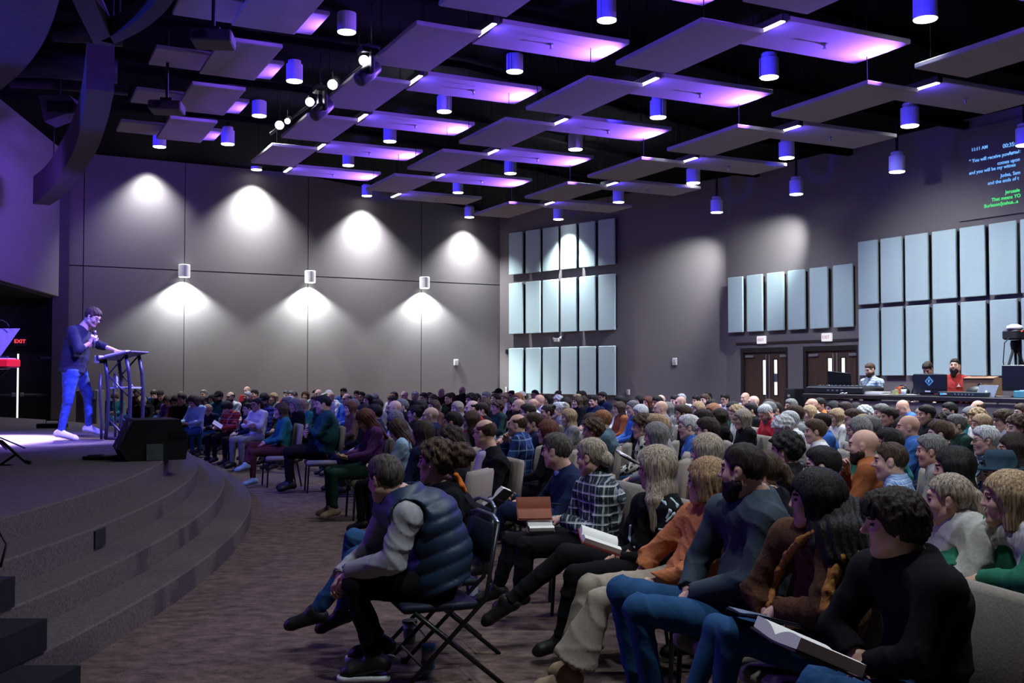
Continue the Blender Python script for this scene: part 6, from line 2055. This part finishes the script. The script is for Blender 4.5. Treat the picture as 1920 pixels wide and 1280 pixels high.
def bluecol(g, J):
    g.cap(J['neck'] + A3(0, 0, 0.0), J['neck'] + A3(0.0, 0, 0.04), 0.083, 0.078, 0.02); g.cap(J['neck'] + A3(0, 0, 0.06), J['neck'] + A3(0, 0, 0.3), 0.09, 0.13, 0.005, sub=True)


extra(J12, N12, part12, 'collar', bluecol, mat('pale blue collar', (0.22, 0.36, 0.70), 0.85, var=0.05), 0.008)

# plaid shirt with the journal
PLD = mat_pattern('black white plaid', (0.022, 0.035, 0.040), [((0, 0, 1), 17, 0.20, (0.50, 0.54, 0.58), 0.55), ((0.9, -0.35, 0), 17, 0.20, (0.50, 0.54, 0.58), 0.55), ((0, 0, 1), 17, 0.08, (0.75, 0.75, 0.78), 0.8), ((0.9, -0.35, 0), 34, 0.09, (0.45, 0.5, 0.55), 0.5)])
N3, J3, part3, M3 = near('person in black-and-white plaid shirt writing in a red-brown journal', 6.8, 200, (1108, 858, 150, 0.15), (1124, 900), 1112,
                         dict(sh=(1135, 925), el=(1122, 1002), wr=(1052, 972), kn=(985, 1025), an=(972, 1118), toe=(925, 1140)),
                         dict(wr=(1005, 975), kn=(950, 1015), an=(932, 1105), toe=(888, 1128)), s=0.95, fem=True, hair='P', hairc='s', top=('plaid_shirt', 'black', 'turtle'), topmat=PLD, seed=9, curl=0.8, loose=0.01)
extra(J3, N3, part3, 'neck_band', lambda g, J: g.cap(J['neck'] - A3(0, 0, 0.01), J['neck'] + A3(0, 0, 0.055), 0.078, 0.071, 0.02), cloth('black'), 0.008)

# long ash-blond hair, black cardigan
N4, J4, part4, M4 = near('person in black sweater with pale piping, legs crossed, book on lap', 5.9, 200, (1229, 880, 150, 0.05), (1245, 925), 1205,
                         dict(sh=(1255, 958), el=(1236, 1045), wr=(1152, 1046), kn=(1078, 1078), an=(1052, 1200), toe=(1000, 1224)),
                         dict(wr=(1140, 1050), kn=(1062, 1040), an=(945, 1135), toe=(905, 1170)), s=0.95, fem=True, hair='L', hairc='s', top=('sweater', 'black', 'crew'), seed=11, skirt=0.35, curl=0.8)
pm = mat('pale teal piping', (0.45, 0.60, 0.62), 0.8, var=0)
for pth in ([(1212, 938), (1230, 932), (1246, 942), (1257, 958), (1250, 971)], [(1258, 934), (1270, 947), (1263, 964), (1250, 977)], [(1272, 974), (1260, 987), (1248, 993), (1236, 992)], [(1182, 985), (1180, 1010), (1190, 1026)]):
    extra(J4, N4, part4, 'piping', edge_on(N4, 'sweater', pth, 5.75, 0.0075), pm, 0.005)

# orange turtleneck
KN = mat('rust orange knit', (0.46, 0.150, 0.062), 0.95, var=0.15, scale=90, bump=0.15)
N5, J5, part5, M5 = near('person in rust-orange turtleneck knit and beige wide trousers', 5.3, 200, (1324, 905, 150, 0.0), (1345, 955), 1285,
                         dict(sh=(1360, 985), el=(1292, 1078), wr=(1200, 1097), kn=(1125, 1125), an=(1066, 1266), toe=(1000, 1292)),
                         dict(wr=(1190, 1092), kn=(1105, 1100), an=(1090, 1235), toe=(1030, 1262)), s=0.95, fem=True, hair='b', hairc='r2', top=('sweater', 'rust', 'turtle'), topmat=KN, topstyle='knit', trousers='khaki', flare=0.085, shoes='tan', seed=13, curl=0.7, loose=0.012)
extra(J5, N5, part5, 'cowl', lambda g, J: [g.cap(J['neck'] - A3(0, 0, 0.005), J['neck'] + A3(-0.01, 0, 0.045), 0.098, 0.086, 0.02), g.cap(J['neck'] + A3(-0.01, 0, 0.085), J['neck'] + A3(-0.01, 0, 0.3), 0.095, 0.13, 0.006, sub=True)], KN, 0.008)

# bearded man, blue-grey overshirt
N6, J6, part6, M6 = near('person in blue-grey overshirt and jeans beside the orange knit', 4.65, 200, (1392, 884, 148, 0.02), (1424, 935), 1385,
                         dict(sh=(1440, 978), el=(1410, 1092), wr=(1298, 1112), kn=(1180, 1138), an=(1232, 1330), toe=(1165, 1362)),
                         dict(wr=(1290, 1105), kn=(1165, 1108), an=(1195, 1295), toe=(1130, 1325)), s=0.97, heavy=0.1, hair='c', hairc='d', beard=0.012, top=('overshirt', 'slate', 'shirt'), topmat=mat('cloth blue grey twill', (0.036, 0.052, 0.072), 0.9, var=0.10, scale=80, bump=0.1), trousers='jeans', seed=15, loose=0.012)

# long black hair, brown shawl jacket
SHW = mat('brown fleece', (0.075, 0.030, 0.013), 0.98, var=0.35, scale=70, bump=0.3)
N7, J7, part7, M7 = near('person in brown fleece jacket with tan edging, dark folder on knees', 4.1, 202, (1528, 940, 160, 0.02), (1560, 992), 1530,
                         dict(sh=(1572, 1030), el=(1545, 1150), wr=(1462, 1142), kn=(1372, 1188), an=(1350, 1330)),
                         dict(wr=(1440, 1150), kn=(1345, 1180)), s=0.9, fem=True, hair='L', hairc='k', top=('jacket', 'brown', 'crew'), topmat=SHW, trousers='jeans', seed=17, loose=0.018)
TAN = mat('tan fleece edge', (0.36, 0.15, 0.04), 0.95, var=0.35, scale=80, bump=0.3)
def edging(px, d0, rad):
    P_ = surface_path(N7, 'jacket', px, d0)

    def f(g, J):
        for a_, b_ in zip(P_[:-1], P_[1:]): g.cap(a_, b_, rad, rad, 0.02)
        g.D = g.D + (0.004 * np.sin(140 * g.ax[0][:, None, None]) * np.sin(150 * g.ax[1][None, :, None]) * np.sin(130 * g.ax[2][None, None, :])).astype(np.float32)
    return f


extra(J7, N7, part7, 'fleece_edge', edging([(1640, 1037), (1608, 1036), (1580, 1044), (1564, 1072), (1553, 1108), (1548, 1145), (1556, 1178), (1572, 1203)], 4.2, 0.020), TAN, 0.008)
extra(J7, N7, part7, 'fleece_collar', edging([(1526, 998), (1500, 1015), (1478, 1040), (1462, 1070), (1450, 1105), (1442, 1135)], 4.3, 0.016), TAN, 0.008)

LK = [surface_path(N7, 'jacket', p_, 4.05) for p_ in ([(1556, 965), (1558, 1000), (1562, 1045)], [(1576, 955), (1578, 1000), (1580, 1052)], [(1596, 955), (1598, 1000), (1598, 1048)], [(1612, 965), (1616, 1000), (1614, 1035)])]


def locks(g, J):
    for P_ in LK:
        for a_, b_ in zip(P_[:-1], P_[1:]): g.cap(a_ + A3(0, 0.02, 0), b_ + A3(0, 0.02, 0), 0.046, 0.036, 0.05)
    X = g.ax[0][:, None, None]; Z = g.ax[2][None, None, :]
    g.D = g.D + (0.004 * np.sin(190 * X + 5 * np.sin(14 * Z)) + 0.002 * np.sin(420 * X + 9 * Z)).astype(np.float32)


extra(J7, N7, part7, 'hair_lock', locks, HAIRM['k'], 0.007)

# boy in black with the big book
N8, J8, part8, M8 = near('person in plain black sweater reading from a thick open white book', 3.5, 200, (1675, 985, 164, 0.06), (1712, 1048), 1722,
                         dict(sh=(1762, 1105), el=(1722, 1232), wr=(1628, 1247), kn=(1540, 1300), an=(1530, 1480)),
                         dict(wr=(1606, 1228), kn=(1530, 1280)), s=0.88, hair='y', hairc='d', hres=0.005, top=('sweater', 'black', 'crew'), trousers='jeans', seed=19, curl=0.7, loose=0.012)

# two in the second row at the right edge
CRM = mat('cream wool', (0.46, 0.45, 0.43), 0.95, var=0.12, scale=60, bump=0.15)
N9, J9, part9, M9 = near('person in cream turtleneck sweater behind the black sweater', 4.55, 200, (1777, 938, 155, 0.05), (1797, 982), 1795,
                         dict(el=(1812, 1085), wr=(1725, 1085), kn=(1680, 1110), an=(1690, 1230)), s=0.9, fem=True, hair='p', hairc='s', top=('sweater', 'cream', 'turtle'), topmat=CRM, seed=21, loose=0.02)
N10, J10, part10, M10 = near('person in green top with pale fur gilet at the edge of the view', 4.3, 200, (1888, 938, 160, 0.0), (1910, 985), 1915,
                             dict(el=(1925, 1090), wr=(1835, 1085), kn=(1790, 1110), an=(1800, 1240)), s=0.9, fem=True, hair='B', hairc='l', top=('sweater', 'green', 'crew'), topmat=cloth('green'), trousers='cream', seed=23, loose=0.01)


def fur(g, J):
    trunk(g, J, J['lat'], 0.03, 0.96, 0.85, 0.0)
    u = J['neck'] - J['pel']; u = u / np.linalg.norm(u); fw = A3(math.cos(math.radians(200)), math.sin(math.radians(200)), 0)
    g.cap(J['neck'] + u * 0.05, J['neck'] + u * 0.3, 0.09, 0.13, 0.006, sub=True)
    for sd, y in (('L', 1), ('R', -1)): g.cap(J['sh' + sd] + J['lat'] * y * 0.02, J['sh' + sd] + J['lat'] * y * 0.25, 0.10, 0.17, 0.01, sub=True)
    g.cap(J['chest'] + fw * 0.2, J['pel'] + fw * 0.2, 0.10, 0.14, 0.01, sub=True)
    g.D = g.D + (0.007 * np.sin(120 * g.ax[0][:, None, None]) * np.sin(115 * g.ax[1][None, :, None]) * np.sin(60 * g.ax[2][None, None, :])).astype(np.float32)


extra(J10, N10, part10, 'gilet', fur, mat('pale fur', (0.50, 0.48, 0.47), 0.98, var=0.4, scale=70, bump=0.4, stretch=(1, 1, 0.3)))
NH, JH, partH, MH = near('person in wide-brimmed dark hat behind the pale fur gilet', 6.2, 200, (1872, 893, 165, 0.0), (1885, 930), 1890,
                         dict(el=(1895, 1010), wr=(1830, 1010), kn=(1790, 1030), an=(1800, 1120)), s=0.95, hair='s', hairc='k', hres=0.008, res=0.014, top=('jacket', 'black', 'crew'), seed=25)
hb = MB(); hb.lathe([(0.205, 0.055), (0.19, 0.048), (0.10, 0.060), (0.098, 0.12), (0.075, 0.165), (0.02, 0.155)], (-0.01, 0, 0.0), 28)
ho = hb.build('hat', mat('dark felt hat', (0.012, 0.035, 0.06), 0.9, var=0.1), NH, True); ho.matrix_local = MH

# chairs under them
for J_, ph, lab in ((J3, 200, 'beige padded chair under the plaid shirt'), (J4, 200, 'beige padded chair under the sweater with pale piping'), (J5, 200, 'beige padded chair under the orange knit'), (J6, 200, 'beige padded chair under the blue-grey overshirt'),
                    (J7, 202, 'beige padded chair under the brown fleece jacket'), (J8, 196, 'large beige padded chair back behind the plain black sweater'), (J9, 200, 'beige padded chair under the cream turtleneck'), (J10, 200, 'beige padded chair under the pale fur gilet'),
                    (J11, 200, 'beige padded chair behind the black suit'), (J12, 198, 'beige padded chair under the navy jacket with blue collar'), (JH, 200, 'beige padded chair under the dark hat')):
    rz = math.radians(ph); place_chair(J_['pel'][0] - 0.02 * math.cos(rz), J_['pel'][1] - 0.02 * math.sin(rz), rz, lab)


# folding chairs under the vest and beside it
def folding_chair(J, ph, lab):
    r = empty('folding_chair', (J['pel'][0], J['pel'][1], 0), math.radians(ph), lab, 'chair', 'black folding chairs')
    NAV = mat('navy chair vinyl', (0.012, 0.016, 0.035), 0.5)
    CHR = mat('worn black tube', (0.03, 0.03, 0.034), 0.3, 0.6)
    MB().box((0.03, 0, 0.415), (0.20, 0.20, 0.022), bev=0.012).build('seat', NAV, r, True)
    MB().box((-0.245, 0, 0.72), (0.016, 0.20, 0.10), Matrix.Rotation(-0.16, 3, 'Y'), bev=0.012).build('backrest', NAV, r, True)
    for y in (-0.225, 0.225):
        MB().tube([(-0.265, y, 0.83), (-0.20, y, 0.45), (0.26, y, 0.0)], 0.0125, 8).build('leg', CHR, r, True)
        MB().tube([(0.17, y * 0.9, 0.40), (-0.30, y * 0.9, 0.0)], 0.0125, 8).build('leg', CHR, r, True)
        MB().lathe([(0.017, 0), (0.017, 0.03)], (0.26, y, 0.0), 8).build('foot_cap', BLACKP, r)
    MB().tube([(-0.265, -0.225, 0.83), (-0.275, -0.12, 0.855), (-0.275, 0.12, 0.855), (-0.265, 0.225, 0.83)], 0.0125, 8).build('top_rail', mat('bright chrome edge', (0.30, 0.34, 0.42), 0.25, 0.8), r, True)
    MB().tube([(0.13, -0.225, 0.13), (0.13, 0.225, 0.13)], 0.008, 6).build('crossbar', CHR, r); MB().tube([(-0.20, -0.2, 0.085), (-0.20, 0.2, 0.085)], 0.008, 6).build('crossbar', CHR, r)
    return r


folding_chair(J1, 200, 'black folding chair under the navy quilted vest')
folding_chair(J2, 197, 'black folding chair with chrome rail under the orange scarf')


# ---------------------------------------------------------------- books and cups
PAGE = mat('book page', (0.80, 0.79, 0.77), 0.85, var=0.03, scale=200)


def open_book(label, c, yaw, tilt, w_=0.15, l=0.21, th=0.02, cover=(0.02, 0.02, 0.022), roll=0.0, pages=PAGE, group=None, spread=0.10):
    r = empty('open_book', c, 0, label, 'book', group)
    r.rotation_euler = (Matrix.Rotation(yaw, 3, 'Z') @ Matrix.Rotation(tilt, 3, 'Y') @ Matrix.Rotation(roll, 3, 'X')).to_euler()
    for s_ in (-1, 1):
        m_ = MB(); n = 7; vs = []
        for i in range(n):
            t = i / (n - 1); y = s_ * t * w_
            z = th * (0.55 + 0.75 * math.sin(min(t * 2.2, 1.57)) * (1 - 0.45 * t)) + spread * 0.1 * t
            z0 = 0.004 + spread * 0.1 * t
            vs += [(-l / 2, y, z0), (l / 2, y, z0), (l / 2, y, z), (-l / 2, y, z)]
        fs = []
        for i in range(n - 1):
            for k_ in range(4):
                q = (k_ + 1) % 4; fs.append([i * 4 + k_, i * 4 + q, i * 4 + 4 + q, i * 4 + 4 + k_])
        fs += [[0, 1, 2, 3], [(n - 1) * 4 + k_ for k_ in (3, 2, 1, 0)]]
        m_.add(vs, fs); m_.build('page_block', pages, r)
        MB().box((0, s_ * (w_ / 2 + 0.003), spread * 0.05), (l / 2 + 0.006, w_ / 2 + 0.004, 0.003), Matrix.Rotation(s_ * spread * 0.1 * 0.5 / w_, 3, 'X')).build('cover', mat('book cover %.2f %.2f' % cover[:2], cover, 0.6), r)
    MB().box((0, 0, -0.002), (l / 2 + 0.004, 0.008, 0.004)).build('spine', mat('book cover %.2f %.2f' % cover[:2], cover, 0.6), r)
    return r


open_book('thick open white book held over the knees of the plain black sweater', at_depth(1508, 1228, 3.2), 0.22, 0.42, 0.14, 0.23, 0.042, (0.05, 0.03, 0.06), 0.0)
fd = open_book('dark open folder on the knees of the brown fleece jacket', at_depth(1428, 1160, 3.95), 0.2, 0.25, 0.12, 0.17, 0.006, (0.02, 0.028, 0.05), -0.1, mat('blue grey pages', (0.16, 0.20, 0.30), 0.8, var=0.05))
open_book('open white book with red edge on the lap of the piped sweater', at_depth(1122, 1019, 5.55), 0.2, 0.34, 0.075, 0.21, 0.032, (0.25, 0.03, 0.04), 0.35)
open_book('white book held up by the navy jacket with blue collar', at_depth(936, 938, 7.2), 1.2, 0.25, 0.09, 0.17, 0.03, (0.02, 0.02, 0.022), -0.75)
open_book('red-brown journal held open by the plaid shirt', at_depth(1001, 954, 6.35), 0.12, 0.0, 0.07, 0.20, 0.008, (0.22, 0.045, 0.02), 1.0, mat('journal brown', (0.24, 0.06, 0.03), 0.6, var=0.1))
open_book('closed white book under the journal on the plaid shirt lap', at_depth(1013, 990, 6.3), 0.15, 0.0, 0.06, 0.15, 0.025, (0.02, 0.02, 0.022), 0.35)
open_book('open book held over a chair back in the third row', at_depth(1176, 860, 8.4), 0.6, 0.45, 0.08, 0.16, 0.015, (0.02, 0.02, 0.022), 0.3)
open_book('white open book on the lap of the light blue jersey row', at_depth(407, 797, 17.6), 0.3, 0.6, 0.08, 0.17, 0.012, (0.02, 0.02, 0.022), 0.4)
pen = tag(MB().tube([at_depth(1034, 944, 6.42), at_depth(1052, 946, 6.38)], 0.005, 8).build('pen', BLACK), 'black pen in the hand above the red-brown journal', 'pen')
c = at_height(803, 1270, 0.0)
tm = empty('tumbler', c, 0, 'steel tumbler with teal lid on the carpet under the folding chair', 'tumbler')
MB().lathe([(0.030, 0.0), (0.034, 0.01), (0.036, 0.12), (0.037, 0.15)], (0, 0, 0), 18).build('body', mat('dull steel', (0.30, 0.33, 0.40), 0.4, 0.2), tm, True)
MB().lathe([(0.039, 0.148), (0.039, 0.172), (0.030, 0.176)], (0, 0, 0), 18).build('lid', mat('teal lid', (0.02, 0.15, 0.30), 0.4), tm)
MB().lathe([(0.0375, 0.05), (0.0375, 0.10)], (0, 0, 0), 18).build('band', mat('label blue', (0.08, 0.11, 0.2), 0.5), tm)
c = at_height(768, 1205, 0.0)
pc = empty('paper_cup', c, 0, 'white paper cup with green print behind the folding chair leg', 'cup')
MB().lathe([(0.030, 0.0), (0.042, 0.12)], (0, 0, 0), 18).build('body', mat('pale cup side', (0.30, 0.36, 0.33), 0.6), pc, True)
MB().lathe([(0.045, 0.12), (0.045, 0.135), (0.03, 0.14)], (0, 0, 0), 18).build('lid', BLACKP, pc)
MB().lathe([(0.0345, 0.03), (0.040, 0.09)], (0, 0, 0), 18).build('sleeve', mat('green print', (0.08, 0.20, 0.14), 0.7), pc)
c = at_height(888, 1112, 0.02)
wb2 = empty('water_bottle', c, 0, 'clear water bottle on the carpet behind the folding chair', 'bottle')
MB().lathe([(0.03, 0), (0.033, 0.01), (0.033, 0.14), (0.014, 0.19), (0.013, 0.2)], (0, 0, -0.02), 14).build('body', mat('clear plastic', (0.5, 0.55, 0.6)), wb2, True)
MB().lathe([(0.015, 0.2), (0.015, 0.22)], (0, 0, -0.02), 12).build('cap', WHITE, wb2)


# ---------------------------------------------------------------- the speaker on the platform
def speaker():
    d = 14.45
    P = lambda x, y, dy=0.0: np.array(at_depth(x, y, d + dy))
    J = dict(lat=A3(0.08, 0.997, 0), head=P(174, 594.5), neck=P(154, 616), chest=P(146, 640), waist=P(141, 668), pel=P(137, 692), R=frame(math.radians(-12), 0.50))
    J['shR'] = P(137, 622, -0.19); J['elR'] = P(148, 656, -0.26); J['wrR'] = P(171, 641, -0.16)
    J['shL'] = P(151, 622, 0.19); J['elL'] = P(186, 646, 0.24); J['wrL'] = P(224, 660, 0.16)
    J['hipR'] = P(133, 697, -0.10); J['knR'] = P(127, 752, -0.10); J['anR'] = P(113, 810, -0.10); J['toeR'] = P(146, 823, -0.12)
    J['hipL'] = P(147, 697, 0.10); J['knL'] = P(165, 740, 0.10); J['anL'] = P(167, 801, 0.12); J['toeL'] = P(195, 814, 0.10)
    J['hdR'] = (A3(0.45, -0.1, 0.75), A3(0.5, -0.8, -0.2), 1.25); J['hdL'] = (A3(0.95, -0.1, 0.12), A3(0, 0.1, 1), 0.25)
    F = figure(J, res=0.012, hres=0.0075, s=1.04, top='plain', collar='crew', sleeve=0.62, heavy=0.4, seed=31, loose=0.01)
    b = J['pel'].copy(); b[2] = SZ
    r = empty('person', b, 0, 'speaker in navy sweater and blue jeans, microphone in hand, at the lectern', 'person')

    def part(name, q, mats, cls=None):
        me = to_mesh(name, [(V - b, Q) for V, Q in q], mats, cls)
        o = bpy.data.objects.new(name, me); COL.objects.link(o); o.parent = r; return o
    part('body', F['body'], [SKIN[2], LIPM, HAIRM['n'], EYEM], head_class(J['head'] - b, J['R'], 1.04))
    part('sweater', F['top'], [mat('speaker navy knit', (0.009, 0.011, 0.028), 0.9, var=0.1, scale=60)])
    part('jeans', F['trousers'], [mat('speaker denim', (0.022, 0.055, 0.22), 0.85, var=0.35, scale=20)])
    for q in F['shoes']: part('shoe', [q], [SHOEM['white']])
    for nm, q, mm in (('hair', hair_mesh('s', 0.0075, 3), HAIRM['n']),):
        V = (q[0] * 1.04) @ J['R'].T + J['head']; part(nm, [(V, q[1])], [mm])
    M = Matrix([list(J['R'][i] * 1.04) + [J['head'][i] - b[i]] for i in range(3)] + [[0, 0, 0, 1]])
    o = glasses_mb().build('glasses', GLM, r); o.matrix_local = M
    g = G(J['pel'] - 0.3, J['pel'] + 0.3, 0.010)
    u = J['waist'] - J['pel']; u = u / np.linalg.norm(u)
    g.cap(J['pel'] + u * 0.055, J['pel'] + u * 0.085, 0.132, 0.130, 0.01, J['lat'], 1.36)
    g.cut(J['pel'] + u * 0.09, u); g.cut(J['pel'] + u * 0.05, -u)
    part('belt', [g.mesh()], [mat('pale belt', (0.35, 0.33, 0.36), 0.5)])
    h = J['wrR'] + A3(0.03, -0.02, 0.07)
    h0, h1 = Vector(at_depth(175.5, 652, d - 0.20)), Vector(at_depth(177.5, 621, d - 0.12))
    mc = empty('microphone', h0, 0, 'handheld black microphone held up to the mouth of the speaker', 'microphone')
    MB().tube([(0, 0, 0), (h1 - h0) * 0.80], [0.016, 0.021], 12).build('handle', mat('mic body', (0.06, 0.06, 0.07), 0.35, 0.4), mc, True)
    MB().lathe([(0.010, -0.03), (0.026, -0.012), (0.028, 0.006), (0.022, 0.026), (0.008, 0.034)], (h1 - h0) * 0.92, 14, (h1 - h0).to_track_quat('Z', 'Y').to_matrix()).build('grille', mat('mic grille', (0.14, 0.14, 0.17), 0.4, 0.7), mc, True)


speaker()


# ---------------------------------------------------------------- crew behind the sound desk, standing
def standing(label, px, py, off, yaw, H, pitch, topn, topm, hair, hairc, beard=None, heavy=0.2, collar='shirt', sleeve=1.0, trousers='black', desk=True, skin=0, logo=False):
    c = at_wall(px, py, BA - nb_ * off, dC)
    b = A3(c.x, c.y, 0.12); k_ = (c.z + 0.125 - 0.12) / 1.80
    R0 = np.array(Matrix.Rotation(yaw, 3, 'Z'))
    Pp = lambda x, y, z: b + R0 @ (A3(x, y, z) * k_)
    J = dict(lat=R0 @ A3(0, 1, 0), pel=Pp(0, 0, 0.95), waist=Pp(-0.01, 0, 1.12), chest=Pp(-0.02, 0, 1.33), neck=Pp(-0.005, 0, 1.50), head=Pp(0.02 + 0.06 * pitch, 0, 1.665 - 0.03 * pitch), R=frame(yaw, pitch))
    for sd, y in (('L', 1), ('R', -1)):
        J['sh' + sd] = Pp(-0.015, y * 0.20, 1.43); J['el' + sd] = Pp(0.05, y * 0.27, 1.16); J['wr' + sd] = Pp(0.26, y * 0.20, 1.06)
        J['hip' + sd] = Pp(0, y * 0.10, 0.93); J['kn' + sd] = Pp(0.02, y * 0.11, 0.50); J['an' + sd] = Pp(0, y * 0.12, 0.10); J['toe' + sd] = Pp(0.15, y * 0.15, 0.04)
        J['hd' + sd] = (R0 @ A3(0.9, 0, -0.35), R0 @ A3(0.3, 0.1 * y, 1), 0.4)
    F = figure(J, res=0.014, hres=0.009, s=k_, heavy=heavy, collar=collar, sleeve=sleeve, seed=len(label))
    r = empty('person', b, 0, label, 'person')

    def part(name, q, mats, cls=None):
        me = to_mesh(name, [(V - b, Q) for V, Q in q], mats, cls)
        o = bpy.data.objects.new(name, me); COL.objects.link(o); o.parent = r; return o
    part('body', F['body'], [SKIN[skin], LIPM, HAIRM[hairc], EYEM], head_class(J['head'] - b, J['R'], k_))
    part(topn, F['top'], [topm]); part('trousers', F['trousers'], [cloth(trousers)])
    for q in F['shoes']: part('shoe', [q], [SHOEM['dark']])
    for nm, q in (('hair', hair_mesh(hair, 0.009, 5)), ('beard', beard_mesh(0.009, beard) if beard is not None else None)):
        if q is None: continue
        V = (q[0] * k_) @ J['R'].T + J['head']; part(nm, [(V, q[1])], [HAIRM[hairc]])
    return r, J, b


CHK = plaid('white blue check', (0.55, 0.60, 0.64), (0.16, 0.26, 0.36), (0.05, 0.10, 0.18), 26)
standing('person in white and blue check shirt standing at the mixing console', 1634, 692.5, 0.95, math.radians(205), 1.8, 0.30, 'shirt', CHK, 'c', 'n', 0.0)
r_, J_, b_ = standing('person in black top bending over behind the diamond-stickered monitor', 1742, 690, 1.2, math.radians(225), 1.75, 0.6, 'jacket', cloth('black'), 's', 'd')
r_, J_, b_ = standing('person in red polo shirt standing at the sound desk', 1791, 686, 1.0, math.radians(232), 1.85, -0.05, 'polo_shirt', mat('cloth deep red polo', (0.25, 0.016, 0.013), 0.9, var=0.1, scale=60), 'c', 'k', 0.045, 0.9, sleeve=0.66, skin=1)
lg = A3(*(J_['chest'] - b_)); fwr = A3(math.cos(math.radians(232)), math.sin(math.radians(232)), 0)
lp_ = Vector(lg + fwr * 0.175 + J_['lat'] * 0.09 + A3(0, 0, 0.02))
MB().prism([lp_ + Vector(J_['lat']) * a + Vector((0, 0, z)) for a, z in ((-0.03, -0.02), (0.03, -0.02), (0.01, -0.005), (0.0, 0.035), (-0.008, 0.0))], Vector(fwr) * 0.006).build('chest_emblem', WHITE, r_)
